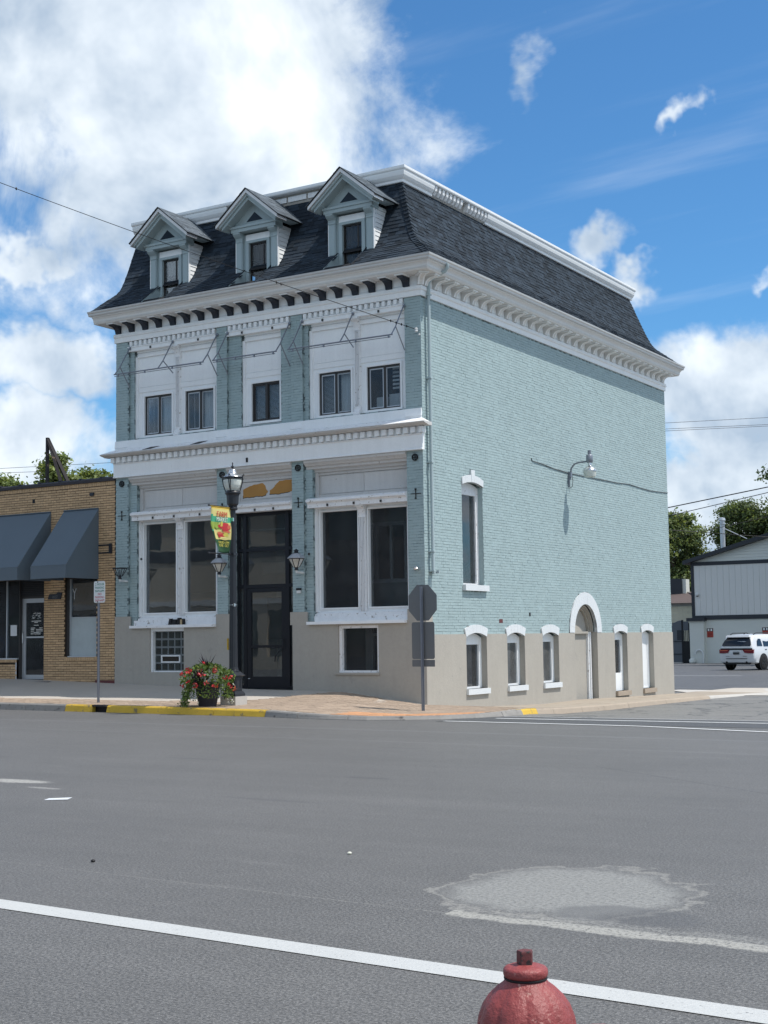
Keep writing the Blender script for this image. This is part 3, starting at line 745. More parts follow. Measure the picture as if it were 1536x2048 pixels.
mb1.build('paver_field', 'paver', sidewalk, kind='stuff', fix=False)
if mb2.f: mb2.build('tactile_paver_field', 'tactile', sidewalk, kind='stuff', fix=False)
# pale apron where the side pavement meets the parking lot
ap = MB(); A0 = [(-1.6, 20.9), (0.2, 18.6), (1.8, 17.4), (3.2, 17.6), (12, 24.2)]; A1 = [(-1.5, 21.6), (0.6, 21.2), (1.4, 22.6), (2.4, 25.0), (11, 33)]
n = ap.vs([(x, y, zroad(x, y) + .02) for x, y in A0]); ap.vs([(x, y, zroad(x, y) + .02) for x, y in A1])
for i in range(4): ap.face(n + i, n + i + 1, n + 6 + i, n + 5 + i)
tag(ap.build('drive_apron', 'conc_light', None), kind='structure')


# ================================================================ THE CORNER BUILDING
B = thing('corner_building', 'three-storey blue-green painted brick corner building with white trim and dark mansard roof', 'building', (-5, 8, 0))
BW, BD = 10.0, 16.95
ZT = 10.07
# ---- openings in the side wall: (y0, y1, z0, ztop_rect, kind)
def segarc(y0, y1, zs, rise, n=10):
    c = (y0 + y1) / 2; h = (y1 - y0) / 2; Rr = (h * h + rise * rise) / (2 * rise); a = math.asin(h / Rr)
    return [(c + Rr * math.sin(-a + 2 * a * i / n), zs + rise - Rr + Rr * math.cos(-a + 2 * a * i / n)) for i in range(n + 1)]


SW = [  # name, y0, y1, z bottom, spring z, rise, outer spring z, outer rise, outer extra
    ('tall', 1.95, 3.10, 2.95, 5.53, .09, 5.70, .11, .015),
    ('w1', 2.00, 3.13, .29, 1.62, .10, 1.82, .11, .07), ('w2', 4.31, 5.38, .29, 1.62, .10, 1.83, .11, .07), ('w3', 6.53, 7.60, .29, 1.62, .10, 1.83, .11, .07),
    ('w4', 11.77, 12.80, -.14, 1.65, .09, 1.85, .11, .07), ('w5', 14.08, 15.10, -.14, 1.67, .09, 1.86, .11, .07)]
AD = (9.58, 1.72, .83, 1.19)       # arched doorway: centre y, spring z, inner and outer radius
holes = [(y0, y1, zb_, zs + r) for _, y0, y1, zb_, zs, r, _, _, _ in SW] + [(AD[0] - AD[2], AD[0] + AD[2], -.6, AD[1] + AD[2])]
mb = MB(); wallgrid(mb, 0.36, BD, -.9, ZT, -.36, 0, holes, 'y'); mb.build('side_wall', 'joint_paint', B, fix=False)
mb = MB(); mb.box(-10, -9.70, .36, BD, -.5, 10.88).box(-9.7, -.36, BD - .3, BD, -.5, 10.88); mb.build('rear_wall', 'joint_paint', B, fix=False)


def bounds_out(name, z):
    for nm, y0, y1, zb_, zs, r, zo, ro, ex in SW:
        if nm != name: continue
        if z < zb_ - (.16 if nm == 'tall' else 0): return None
        c = (y0 + y1) / 2
        if z < zs: return (y0, y1) if z > zb_ else (y0 - .06, y1 + .12)
        top = zo + ro
        if z >= top + (.13 if nm == 'tall' else 0): return None
        if z > top: return (c - .11, c + .11)
        h = (y1 - y0) / 2 + ex
        if z < zo: return (c - h, c + h)
        Rr = (h * h + ro * ro) / (2 * ro); k = z - (zo + ro - Rr); hh = math.sqrt(max(0, Rr * Rr - k * k)); return (c - hh, c + hh)


def side_iv(z):
    ex = []
    for s_ in SW:
        b_ = bounds_out(s_[0], z)
        if b_: ex.append(b_)
    if z < AD[1] + AD[3]:
        hw = AD[3] if z < AD[1] else math.sqrt(max(0, AD[3] ** 2 - (z - AD[1]) ** 2)); ex.append((AD[0] - hw, AD[0] + hw))
    iv = [(0.0, BD)]
    for a, b in ex:
        nv = []
        for p, q in iv:
            if b <= p or a >= q: nv.append((p, q)); continue
            if a > p: nv.append((p, a))
            if b < q: nv.append((b, q))
        iv = nv
    return iv


bricks = []
for a0, a1, z0, z1, pr in lay_bricks('y', 1, 0.0, 1.69, ZT - .01, .0725, .208, .0080, side_iv, .0068, .0034, head=.0014): bricks.append(('y', 0.0, 1, a0, a1, z0, z1, pr))

# ---- facade masonry: front strips and the set-back layer behind them
STR = [(-10.0, -9.53), (-6.39, -6.04), (-3.93, -3.57), (-.46, 0.0)]
def fwall(x0, x1, y, z0, z1, zstart=None):
    BX('front_wall', 'joint_paint', B, x0, x1, y + .008, .36, z0, z1)
    for a0, a1, b0, b1, pr in lay_bricks('x', -1, y + .008, zstart if zstart else z0, z1, .0725, .208, .0080, lambda z: [(x0, x1)], .0068, .0030, head=.0014): bricks.append(('x', y + .008, -1, a0, a1, b0, b1, pr))


for x0, x1 in STR:
    fwall(x0, x1, 0, 1.0, 6.24, 2.32); fwall(x0, x1, 0, 7.24, ZT)
for x0, x1 in ((-9.53, -9.28), (-6.04, -5.92), (-3.57, -3.33)): fwall(x0, x1, .07, 1.0, 6.24, 2.07)
for x0, x1 in ((-9.53, -9.38), (-6.04, -5.60), (-4.30, -3.93), (-3.57, -3.42)): fwall(x0, x1, .07, 7.24, ZT - .3)
brick_boxes(bricks, B, MT['brick_paint'])
BX('front_wall', 'joint_paint', B, -9.7, -.02, .10, .36, 6.2, 7.30); BX('front_wall', 'joint_paint', B, -9.7, -.02, .12, .36, 9.72, 10.5)
BX('front_wall', 'joint_paint', B, -9.7, -.02, .12, .36, 10.5, 10.9)

# ---- stucco base
fh = [(-8.72, -7.52, .78, 1.985), (-2.53, -1.33, .77, 1.95), (-5.98, -3.93, -1, 3)]
for xa_, xb_ in ((-10.0, -5.98), (-3.93, .032)): wallgrid(MB(), xa_, xb_, -.6, 1.985, -.032, .36, fh, 'x').build('stucco_base', 'stucco', B, fix=False)
for x0, x1 in ((-10.0, -9.44), (-6.42, -5.98), (-4.0, -3.47), (-.49, .032)): BX('stucco_base', 'stucco', B, x0, x1, -.031, .02, 1.985, 2.318)
for ya_, yb_ in ((-.03, AD[0] - AD[2]), (AD[0] + AD[2], BD)): wallgrid(MB(), ya_, yb_, -1.0, 1.69, .0005, .034, [(y0, y1, zb_, 9) for _, y0, y1, zb_, *_ in SW[1:]], 'y').build('stucco_base', 'stucco', B, fix=False)
BX('stucco_base', 'stucco', B, .0006, .033, 0.0, .30, 1.69, 2.318)

# ---- white voussoir arches on the side
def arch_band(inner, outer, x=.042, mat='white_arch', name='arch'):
    mb = MB()
    for i in range(len(inner) - 1):
        a, b, c, d_ = inner[i], inner[i + 1], outer[i + 1], outer[i]
        g = .012
        lerp = lambda p, q, u: (p[0] + (q[0] - p[0]) * u, p[1] + (q[1] - p[1]) * u)
        a2, b2 = lerp(a, b, g), lerp(a, b, 1 - g); d2, c2 = lerp(d_, c, g), lerp(d_, c, 1 - g); xx = x + random.uniform(-.0012, .0012)
        mb.hexa([(-.05, *a2), (-.05, *b2), (-.05, *c2), (-.05, *d2), (xx, *a2), (xx, *b2), (xx, *c2), (xx, *d2)])
    ring = inner + outer[::-1]
    mb.prism([(p[0], p[1]) for p in ring], lambda u, v, t: (t, u, v), -.04, x - .004)
    return mb.build(name, mat, B)


for nm, y0, y1, zb_, zs, r, zo, ro, ex in SW:
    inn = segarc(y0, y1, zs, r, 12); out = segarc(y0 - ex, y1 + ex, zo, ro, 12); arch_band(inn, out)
    if nm == 'tall':
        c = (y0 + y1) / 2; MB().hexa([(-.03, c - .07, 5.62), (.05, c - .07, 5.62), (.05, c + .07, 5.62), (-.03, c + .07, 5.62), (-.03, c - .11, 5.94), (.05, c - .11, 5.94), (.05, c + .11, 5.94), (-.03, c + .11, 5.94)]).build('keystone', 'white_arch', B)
    sill_h = .14 if nm != 'tall' else .15
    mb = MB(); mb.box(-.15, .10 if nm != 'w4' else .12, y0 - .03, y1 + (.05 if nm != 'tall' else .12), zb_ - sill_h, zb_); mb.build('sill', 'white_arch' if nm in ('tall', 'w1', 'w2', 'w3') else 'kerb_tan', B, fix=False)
    # frame, set back in the reveal
    w = thing('window', None, None); w.parent = B; w.location = -wpos(B); WPOS[w.name] = Vector((0, 0, 0))
    xf0, xf1 = -.24, -.15; f_ = .11
    head = segarc(y0, y1, zs, r, 12)
    zg = {'tall': 5.30, 'w1': 1.42, 'w2': 1.44, 'w3': 1.45, 'w4': 1.46, 'w5': 1.50}[nm]; zlow = {'w4': .42}.get(nm, zb_ + .05)
    mb = MB(); mb.box(xf0, xf1, y0 + .002, y0 + f_, zb_, zs).box(xf0, xf1, y1 - f_, y1 - .002, zb_, zs)
    mb.box(xf0, xf1 - .003, y0 + f_, y1 - f_, zb_, zlow)
    mb.prism([(y0 + .002, zg)] + [(min(max(p[0], y0 + .002), y1 - .002), p[1] - .002) for p in head] + [(y1 - .002, zg)], lambda u, v, t: (t, u, v), xf0, xf1 - .006)
    mb.box(xf0, xf1 + .02, y1 - f_ * .45, y1 - .004, zb_ + .01, zs - .02)
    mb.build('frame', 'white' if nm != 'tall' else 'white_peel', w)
    BX('reveal', 'stucco' if nm != 'tall' else 'brick_paint', w, xf1 + .001, -.001 if nm == 'tall' else .032, y1 - .0015, y1 + (.0 if nm == 'tall' else .0), zb_ + .001, zs)
    if nm == 'w5':
        BX('door_panel', 'white_clean', w, xf0 + .03, xf1 - .02, y0 + f_, y1 - f_, zlow, zg)
        BX('handle', 'chrome', w, xf1 - .02, xf1 + .01, y0 + f_ + .03, y0 + f_ + .12, .52, .60)
    else:
        BX('pane', 'glass' if nm != 'w2' and nm != 'w3' else 'glass_dusty', w, xf0 + .035, xf0 + .045, y0 + f_, y1 - f_, zlow, zg)
        if nm == 'w4':
            BX('lower_panel', 'white', w, xf0 + .02, xf1 - .01, y0 + f_, y1 - f_, zb_ + .05, zlow - .03)
            mb = MB()
            for q in range(4): mb.box(xf0 - .22 - .02 * q, xf0 - .20 - .02 * q, y0 + .08 + .22 * q, y0 + .28 + .22 * q, .45, 1.35 - .08 * q)
            mb.box(xf0 - .20, xf0 - .17, y0, y1, .70, .78); mb.build('stored_board', 'wood_raw', w)
            BX('backing', 'mid_in', w, -1.35, -1.3, y0 - .1, y1 + .1, .2, 1.7)
        elif nm == 'tall':
            mb = MB()
            for q in range(7): mb.box(xf0 - .30 + .03 * (q % 2), xf0 - .28 + .03 * (q % 2), y0 + .02 + .16 * q, y0 + .17 + .16 * q, 2.9, 5.5)
            mb.build('curtain', 'dark_in', w)
        elif nm == 'w1': BX('blind', 'teal_in', w, xf0 - .12, xf0 - .11, y0, y1, zb_, zs)
        else:
            mb = MB()
            for q in range(60):
                yy, zz = random.uniform(y0 + .1, y1 - .1), zb_ + .05 + abs(random.gauss(0, .38)); s_ = random.uniform(.03, .07)
                if zz < 1.4: mb.quad((xf0 - .06 - random.random() * .1, yy - s_, zz - s_), (xf0 - .06, yy + s_, zz - s_ * .6), (xf0 - .08, yy + s_ * .8, zz + s_), (xf0 - .1, yy - s_ * .7, zz + s_ * .8))
            mb.build('crumpled_plastic', 'curtain', w)
# ---- arched doorway
yc, zs_, ri, ro_ = AD
na = 20
inn = [(yc - ri, -.45), (yc - ri, zs_ - .02)][1:] + [(yc - ri * math.cos(math.pi * i / na), zs_ + ri * math.sin(math.pi * i / na)) for i in range(na + 1)]
out = [(yc - ro_, zs_ - .02)] + [(yc - ro_ * math.cos(math.pi * i / na), zs_ + ro_ * math.sin(math.pi * i / na)) for i in range(na + 1)]
inn += [(yc + ri, zs_ - .02)]; out += [(yc + ro_, zs_ - .02)]
arch_band(inn, out)
mb = MB(); mb.box(-.30, -.26, yc - ri, yc + ri, -.45, zs_ - .02); mb.prism([(yc - ri * math.cos(math.pi * i / na), zs_ + ri * math.sin(math.pi * i / na)) for i in range(na + 1)], lambda u, v, t: (t, u, v), -.30, -.27)
dw_ = mb.build('doorway', 'stucco', B)
BX('reveal', 'stucco', dw_, -.255, .033, yc + ri - .002, yc + ri, -.45, zs_)
BX('lintel_board', 'stucco', dw_, -.26, -.17, yc - ri + .01, yc + ri - .20, zs_ - .05, zs_ + .015)
mb = MB()
for k, (o, dd, xx) in enumerate(((.0, .05, -.09), (.05, .04, -.14), (.09, .045, -.19))):
    r1, r2 = ri - .004 - o, ri - o - dd
    for i in range(na // 2 - 2, na):
        a0, a1 = math.pi * i / na, math.pi * (i + 1) / na
        p = lambda r, a: (yc - r * math.cos(a), zs_ + r * math.sin(a))
        mb.hexa([(-.26, *p(r2, a0)), (-.26, *p(r1, a0)), (-.26, *p(r1, a1)), (-.26, *p(r2, a1)), (xx, *p(r2, a0)), (xx, *p(r1, a0)), (xx, *p(r1, a1)), (xx, *p(r2, a1))])
mb.build('arch_moulding', 'stucco', dw_)
mb = MB(); mb.box(-.26, -.15, yc + ri - .12, yc + ri - .05, -.42, zs_).box(-.26, -.19, yc + ri - .19, yc + ri - .122, -.42, zs_); mb.build('jamb', 'white_peel', dw_)

# ---- sweeps along the eaves: profile (out, z) along the front and then the side
def sweep(name, prof, mat, x_end=-10.0, y_end=BD, parts=('front', 'side'), close=True, parent=None, smooth=False, xs=None, yr=None):
    mb = MB(); rings = []
    pts = []
    if 'front' in parts: pts.append('L')
    pts.append('C')
    if 'side' in parts: pts.append('F')
    for p in pts:
        if p == 'L': rings.append(mb.vs([(x_end, -o, z) for o, z in prof]))
        elif p == 'C': rings.append(mb.vs([(o, -o, z) for o, z in prof]))
        else: rings.append(mb.vs([(o, y_end, z) for o, z in prof]))
    k = len(prof)
    for a, b in zip(rings, rings[1:]):
        for q in range(k if close else k - 1): mb.face(a + q, b + q, b + (q + 1) % k, a + (q + 1) % k)
    if close:
        mb.face(*[rings[0] + q for q in range(k)]); mb.face(*[rings[-1] + q for q in range(k - 1, -1, -1)])
    return mb.build(name, mat, parent or B, smooth=smooth)


sweep('frieze', [(-.1, 10.07), (.045, 10.07), (.045, 10.20), (.075, 10.215), (.085, 10.245), (.075, 10.275), (.075, 10.31), (-.1, 10.31)], 'white', -10.03, BD + .03)
sweep('frieze_panel', [(-.1, 10.312), (.028, 10.312), (.028, 10.60), (-.1, 10.60)], 'white', -10.0, BD)
sweep('soffit', [(-.1, 10.58), (.47, 10.58), (.50, 10.62), (-.1, 10.63)], 'cornice', -10.35, BD + .2)
sweep('crown_moulding', [(-.1, 10.632), (.47, 10.632), (.485, 10.66), (.49, 10.70), (.52, 10.745), (.565, 10.775), (.57, 10.80), (-.1, 10.80)], 'cornice', -10.42, BD + .3)
sweep('gutter', [(.50, 10.802), (.60, 10.802), (.615, 10.83), (.62, 10.86), (.655, 10.885), (.665, 10.925), (.635, 10.925), (.625, 10.90), (.52, 10.84)], 'gutter', -10.50, BD + .38)
BX('eave_return', 'cornice', B, -10.42, -9.98, -.47, .60, 10.59, 10.87)
# brackets: consoles under the soffit, dark on the front, white on the side
def console(mat_body, name):
    pr = [(.03, 10.322), (.095, 10.322), (.10, 10.36), (.125, 10.42), (.18, 10.475), (.27, 10.505), (.36, 10.512), (.385, 10.53), (.385, 10.545), (.03, 10.545)]
    mb = MB(); mb.prism([(o, z - 10.31) for o, z in pr], lambda u, v, t: (t, -u, v), -.085, .085)
    mb.m = 1; mb.box(-.125, .125, -.43, -.03, .236, .268)
    if mat_body != 'navy':      # scrolled front ribs
        for s_ in (-.06, .06): mb.prism([(o + .012, z - 10.31) for o, z in pr[1:8]] + [(o - .02, z - 10.31) for o, z in pr[7:0:-1]], lambda u, v, t: (t, -u, v), s_ - .018, s_ + .018)
    return mb.mesh(name, [MT[mat_body], MT['white']])


cf, cs_ = console('navy', 'bracket'), console('cornice', 'bracket')
for i in range(20): inst('bracket', cf, B, Vector((-9.86 + .5 * i, 0, 10.31)) - wpos(B))
for i in range(34): inst('bracket', cs_, B, Vector((0, .16 + .499 * i, 10.31)) - wpos(B), (0, 0, R_(90)))
inst('bracket', cs_, B, Vector((0, 0, 10.31)) - wpos(B), (0, 0, R_(45)))
# raised panels between the brackets
pf = MB().box(-.12, .12, -.048, -.03, .05, .20).mesh('panel', MT['white'])
for i in range(19): inst('panel', pf, B, Vector((-9.61 + .5 * i, 0, 10.31)) - wpos(B))
for i in range(33): inst('panel', pf, B, Vector((0, .41 + .499 * i, 10.31)) - wpos(B), (0, 0, R_(90)))

# ---- belt course over the shop floor
sb = MB().prism([(-.004, 6.21), (.12, 6.21), (.12, 6.235), (.10, 6.25), (.10, 6.585), (.13, 6.60), (.13, 6.612), (-.004, 6.612)], lambda u, v, t: (t, -u, v), -10.0, .055); sb.build('sign_band', 'white', B)
MB().prism([(-.004, 6.613), (.085, 6.613), (.085, 6.79), (-.004, 6.79)], lambda u, v, t: (t, -u, v), -10.02, .045).build('dentil_backing', 'white', B)
dm = MB().box(-.060, .060, -.185, -.08, 6.630, 6.775).mesh('dentil', MT['white'])
for i in range(48): inst('dentil', dm, B, Vector((-9.97 + .2085 * i, 0, 0)) - wpos(B))
BX('dentil', 'white', B, .0, .10, -.185, -.004, 6.630, 6.775)
lip = [(-.004, 6.791), (.19, 6.791), (.21, 6.805), (.27, 6.815), (.36, 6.835), (.38, 6.862), (.345, 6.875)]
MB().prism(lip + [(-.004, 6.875)], lambda u, v, t: (t, -u, v), -10.27, .27).build('belt_moulding', 'white_dull', B)
n_ = MB(); lx0, lx1, ly, lz, tz = -10.24, .25, -.35, 6.876, 7.01
n_.quad((lx0, ly, lz), (lx1, ly, lz), (.0, -.036, tz), (-10.0, -.036, tz)).quad((lx1, ly, lz), (lx1, -.004, lz), (.0, -.004, tz), (.0, -.036, tz)).quad((lx0, ly, lz), (-10.0, -.036, tz), (-10.0, -.004, tz), (lx0, -.004, lz)).quad((lx0, ly, lz), (lx0, -.004, lz), (lx1, -.004, lz), (lx1, ly, lz)).build('belt_ledge', 'white_peel', B)
# torn flashing on the ledge
mb = MB()
for x in (-8.75, -7.05):
    w_ = .30
    mb.hexa([(x, -.31, 6.895), (x + w_, -.30, 6.90), (x + w_ + .12, -.10, 6.985), (x + .14, -.13, 6.975), (x, -.315, 6.902), (x + w_, -.305, 6.907), (x + w_ + .12, -.105, 6.992), (x + .14, -.135, 6.982)])
mb.build('torn_flashing', 'wire', B)
MB().prism([(-.3, 7.012), (.035, 7.012), (.035, 7.25), (-.3, 7.272)], lambda u, v, t: (t, -u, v), -10.0, -.005).build('base_band', 'white', B)
for x0, x1 in STR: MB().prism([(-.02, 7.06), (.06, 7.06), (.04, 7.20), (-.02, 7.22)], lambda u, v, t: (t, -u, v), x0, x1).build('pedestal', 'white', B)

# ---- upper bays
def fbox(name, mat, x0, x1, y0, y1, z0, z1, parent=None): return BX(name, mat, parent or B, x0, x1, y0, y1, z0, z1)


def slider(x0, x1, z0, z1, y, fill):
    w = thing('window', None, None); w.parent = B; w.location = -wpos(B); WPOS[w.name] = Vector((0, 0, 0))
    t = .045; xm = (x0 + x1) / 2
    mb = MB(); mb.box(x0, x1, y - .03, y + .06, z0, z0 + t).box(x0, x1, y - .03, y + .06, z1 - t, z1).box(x0, x0 + t, y - .029, y + .06, z0 + t, z1 - t).box(x1 - t, x1, y - .029, y + .06, z0 + t, z1 - t).box(xm - .028, xm + .028, y - .02, y + .05, z0 + t, z1 - t)
    mb.build('frame', 'bronze', w, fix=False)
    mb = MB(); s_ = .03
    for a, b, yy in ((x0 + t, xm - .028, y + .005), (xm + .028, x1 - t, y + .025)):
        mb.box(a, a + s_, yy - .012, yy + .012, z0 + t, z1 - t).box(b - s_, b, yy - .012, yy + .012, z0 + t, z1 - t).box(a + s_, b - s_, yy - .012, yy + .012, z0 + t, z0 + t + s_).box(a + s_, b - s_, yy - .012, yy + .012, z1 - t - s_, z1 - t)
    mb.build('sash', 'alu' if fill != 'blind' else 'bronze', w, fix=False)
    fbox('pane', 'glass_up', x0 + t + s_, xm - .028 - s_, y + .003, y + .008, z0 + t + s_, z1 - t - s_, w)
    fbox('pane', 'glass_up', xm + .028 + s_, x1 - t - s_, y + .022, y + .027, z0 + t + s_, z1 - t - s_, w)
    if fill == 'curtain':
        mb = MB(); n = 14; pts = []
        for i in range(n + 1): pts.append((xm + (x1 - xm) * i / n, y + .16 + .03 * math.sin(i * 2.4)))
        for (a, ya), (b, yb) in zip(pts, pts[1:]): mb.quad((a, ya, z0), (b, yb, z0), (b, yb, z1), (a, ya, z1))
        a = x0 + .10; mb.quad((a, y + .2, z0), (a + .05, y + .17, z0), (a + .05, y + .17, z1), (a, y + .2, z1)); mb.build('curtain', 'curtain', w)
    elif fill in ('blind', 'half'):
        mb = MB(); zz = z0 + .05
        xa, xb = (x0, x1) if fill == 'blind' else (x0, xm)
        while zz < z1 - .04: mb.hexa([(xa + .05, y + .10, zz), (xb - .05, y + .10, zz), (xb - .05, y + .125, zz + .018), (xa + .05, y + .125, zz + .018), (xa + .05, y + .10, zz + .003), (xb - .05, y + .10, zz + .003), (xb - .05, y + .125, zz + .021), (xa + .05, y + .125, zz + .021)]); zz += .032
        mb.build('blind', 'curtain', w)
        if fill == 'half':
            mb = MB(); n = 8
            for i in range(n): a = xm + .05 + (x1 - xm - .1) * i / n; b = xm + .05 + (x1 - xm - .1) * (i + 1) / n; mb.quad((a, y + .16 + .02 * (i % 2), z0), (b, y + .16 + .02 * ((i + 1) % 2), z0), (b, y + .16 + .02 * ((i + 1) % 2), z1), (a, y + .16 + .02 * (i % 2), z1))
            mb.build('curtain', 'curtain', w)
    else:
        mb = MB(); mb.box(x0 + .12, x0 + .42, y + .20, y + .50, z0, z0 + .36).box(x0 + .52, x0 + .84, y + .16, y + .45, z0, z0 + .40).box(x1 - .16, x1 - .05, y + .16, y + .3, z0, z0 + .3); mb.build('stored_box', 'paper', w)
        mb = MB(); zz = z0 + .55
        while zz < z1 - .05: mb.box(xm + .05, x1 - .05, y + .3, y + .305, zz, zz + .05); zz += .10
        mb.build('blind', 'curtain', w)
    return w


BAYS = {'A': (-9.38, -6.39, [(-9.08, -8.09), (-7.61, -6.62)]), 'B': (-5.60, -4.24, [(-5.33, -4.41)]), 'C': (-3.42, -.46, [(-3.16, -2.17), (-1.69, -.70)])}
for nm, (x0, x1, wins) in BAYS.items():
    mb = MB(); z0w, z1w = (7.40, 8.44) if nm == 'B' else (7.36, 8.475)
    wallgrid(mb, x0, x1, 7.27, 9.80, .18, .36, [(a, b, z0w, z1w) for a, b in wins], 'x'); mb.build('bay_panel', 'white', B, fix=False)
    for a, b in wins:
        k = wins.index((a, b)); slider(a, b, z0w, z1w, .23, {'A': 'curtain', 'B': 'blind', 'C': 'half' if k == 0 else 'boxes'}[nm])
        t = .05; mb = MB(); mb.box(a - t, b + t, .150, .179, z1w, z1w + t).box(a - t, a, .150, .179, z0w, z1w).box(b, b + t, .150, .179, z0w, z1w).box(a - t - .02, b + t + .02, .12, .179, z0w - .06, z0w); mb.build('window_casing', 'white', B, fix=False)
    # grooved board joints, jambs and head mould
    mb = MB(); mb.box(x0 + .002, x0 + .075, .12, .179, 7.27, 9.62).box(x0 + .08, x1, .130, .179, 9.60, 9.72).box(x0 + .08, x1, .100, .179, 9.72, 9.78)
    mb.box(x0 + .08, x1, .160, .179, 8.60, 8.735).box(x0 + .08, x1, .166, .179, 8.745, 8.86); mb.build('bay_moulding', 'white', B, fix=False)
    xa, xb = {'A': (-9.52, -6.41), 'B': (-6.03, -3.95), 'C': (-3.56, -.47)}[nm]
    mb = MB(); mb.box(xa, xb, .065, .18, 9.90, 10.06).box(xa, xb, -.02, .18, 9.775, 9.885).box(xa - .02, xb, -.045, .0, 9.885, 9.91); mb.build('dentil_board', 'white', B, fix=False)
    n = int((xb - xa) / .165)
    du = MB().box(-.044, .044, -.03, .064, 9.925, 10.055).mesh('dentil', MT['white'])
    for i in range(n): inst('dentil', du, B, Vector((xa + .09 + (xb - xa - .16) * i / (n - 1), 0, 0)) - wpos(B))


def colonnette(x, y, z0, z1, w=.17):
    mb = MB(); mb.box(x - w / 2, x + w / 2, y + .03, y + .06, z0, z1)
    for i in range(4): a = x - w / 2 + .006 + i * (w - .012) / 4; mb.box(a + .011, a + (w - .012) / 4 - .011, y - .012, y + .03, z0 + .22, z1 - .30)
    mb.box(x - w / 2 - .015, x + w / 2 + .015, y - .005, y + .03, z0 + .15, z0 + .22).box(x - w / 2 - .02, x + w / 2 + .02, y - .012, y + .03, z1 - .30, z1 - .25)
    pr = [(.06, z1 - .25), (-.01, z1 - .25), (-.02, z1 - .20), (-.06, z1 - .10), (-.14, z1 - .045), (-.15, z1), (.06, z1)]
    mb.prism(pr, lambda u, v, t: (t, y + u, v), x - w / 2 - .005, x + w / 2 + .005)
    mb.box(x - w / 2 - .03, x + w / 2 + .03, y - .16, y + .03, z1 - .03, z1 + .012)
    pr = [(.06, z0), (-.09, z0), (-.09, z0 + .05), (-.03, z0 + .10), (-.01, z0 + .15), (.06, z0 + .15)]
    mb.prism(pr, lambda u, v, t: (t, y + u, v), x - w / 2 - .005, x + w / 2 + .005)
    return mb.build('colonnette', 'white_peel', B)


colonnette(-7.85, .12, 7.27, 9.76); colonnette(-1.95, .12, 7.27, 9.76)

# ---- lower bays: shop windows A and C
for nm, x0, x1, gl in (('A', -9.28, -6.39, ((-9.14, -7.99), (-7.67, -6.60))), ('C', -3.33, -.46, ((-3.19, -2.06), (-1.74, -.60)))):
    w = thing('shop_window', None, None); w.parent = B; w.location = -wpos(B); WPOS[w.name] = Vector((0, 0, 0))
    zg0, zg1 = 2.405, 4.87
    mb = MB(); wallgrid(mb, x0, x1, 2.29, 4.99, .24, .36, [(a, b, zg0, zg1) for a, b in gl], 'x')
    for a, b in gl:
        t = .035; mb.box(a - t, b + t, .205, .239, zg1, zg1 + t).box(a - t, a, .205, .239, zg0, zg1).box(b, b + t, .205, .239, zg0, zg1).box(a - t, b + t, .205, .239, zg0 - t, zg0)
    mb.box(x0 + .002, x0 + .06, .15, .239, 2.3, 4.98)
    mb.build('frame', 'white', w, fix=False)
    for a, b in gl: BX('pane', 'glass', w, a, b, .315, .325, zg0, zg1)
    colonnette((-7.80 if nm == 'A' else -1.89), .17, 2.07, 4.97, .18)
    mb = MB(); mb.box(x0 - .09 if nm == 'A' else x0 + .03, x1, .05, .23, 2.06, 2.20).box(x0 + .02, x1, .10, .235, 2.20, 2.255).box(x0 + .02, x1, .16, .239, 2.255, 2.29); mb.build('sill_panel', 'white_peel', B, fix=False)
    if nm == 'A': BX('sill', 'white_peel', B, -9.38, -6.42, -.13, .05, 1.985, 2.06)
    else: BX('sill', 'white', B, -3.43, -.50, -.13, .05, 1.985, 2.06)
    # shelf mould over the glass, fixed panel and head mould
    MB().prism([(-.3, 4.97), (.035, 4.97), (.035, 5.07), (.05, 5.085), (.085, 5.115), (.115, 5.12), (.115, 5.17), (.02, 5.215), (-.3, 5.215)], lambda u, v, t: (t, -u, v), x0 - .10, x1 + .0).build('shelf_moulding', 'white_peel', B)
    mb = MB(); mb.box(x0, x1, .27, .36, 5.21, 5.98).box(x0 + .0, x0 + .10, .2, .269, 5.216, 5.9).box(x0 + .101, x1, .21, .269, 5.216, 5.27).box(x0 + .101, x1, .24, .269, 5.272, 5.32).box(x0 + .101, x1, .23, .269, 5.83, 5.90)
    mb.build('transom_frame', 'white_dull', B, fix=False)
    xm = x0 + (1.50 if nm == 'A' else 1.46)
    BX('transom_panel', 'white_dull', B, x0 + .16, xm - .006, .25, .269, 5.34, 5.80); BX('transom_panel', 'white_dull', B, xm + .006, x1 - .02, .25, .269, 5.34, 5.80)
    MB().prism([(-.3, 5.90), (-.17, 5.90), (-.16, 5.96), (-.06, 5.985), (-.055, 6.04), (.0, 6.06), (.03, 6.10), (.075, 6.14), (.08, 6.205), (-.3, 6.205)], lambda u, v, t: (t, -u, v), x0 - .18, x1).build('head_moulding', 'white_dull', B)
# ---- entrance bay B
x0, x1 = -5.98, -3.93
E_ = thing('entrance', None, None); E_.parent = B; E_.location = -wpos(B); WPOS[E_.name] = Vector((0, 0, 0))
MB().prism([(-.3, 4.99), (.035, 4.99), (.035, 5.08), (.05, 5.09), (.10, 5.12), (.11, 5.17), (.02, 5.21), (-.3, 5.21)], lambda u, v, t: (t, -u, v), x0 + .02, x1).build('shelf_moulding', 'white_peel', B)
mb = MB(); mb.box(x0, x1, .24, .36, 5.21, 5.98).box(x0, x0 + .12, .16, .239, 5.215, 5.9).box(x0 + .121, x0 + .20, .20, .239, 5.215, 5.88).box(x0 + .201, x1, .19, .239, 5.215, 5.30).box(x0 + .201, x1, .19, .239, 5.82, 5.90); mb.build('transom_frame', 'white_dull', B, fix=False)
BX('transom_panel', 'white_dull', B, x0 + .26, x1 - .02, .225, .239, 5.345, 5.80)
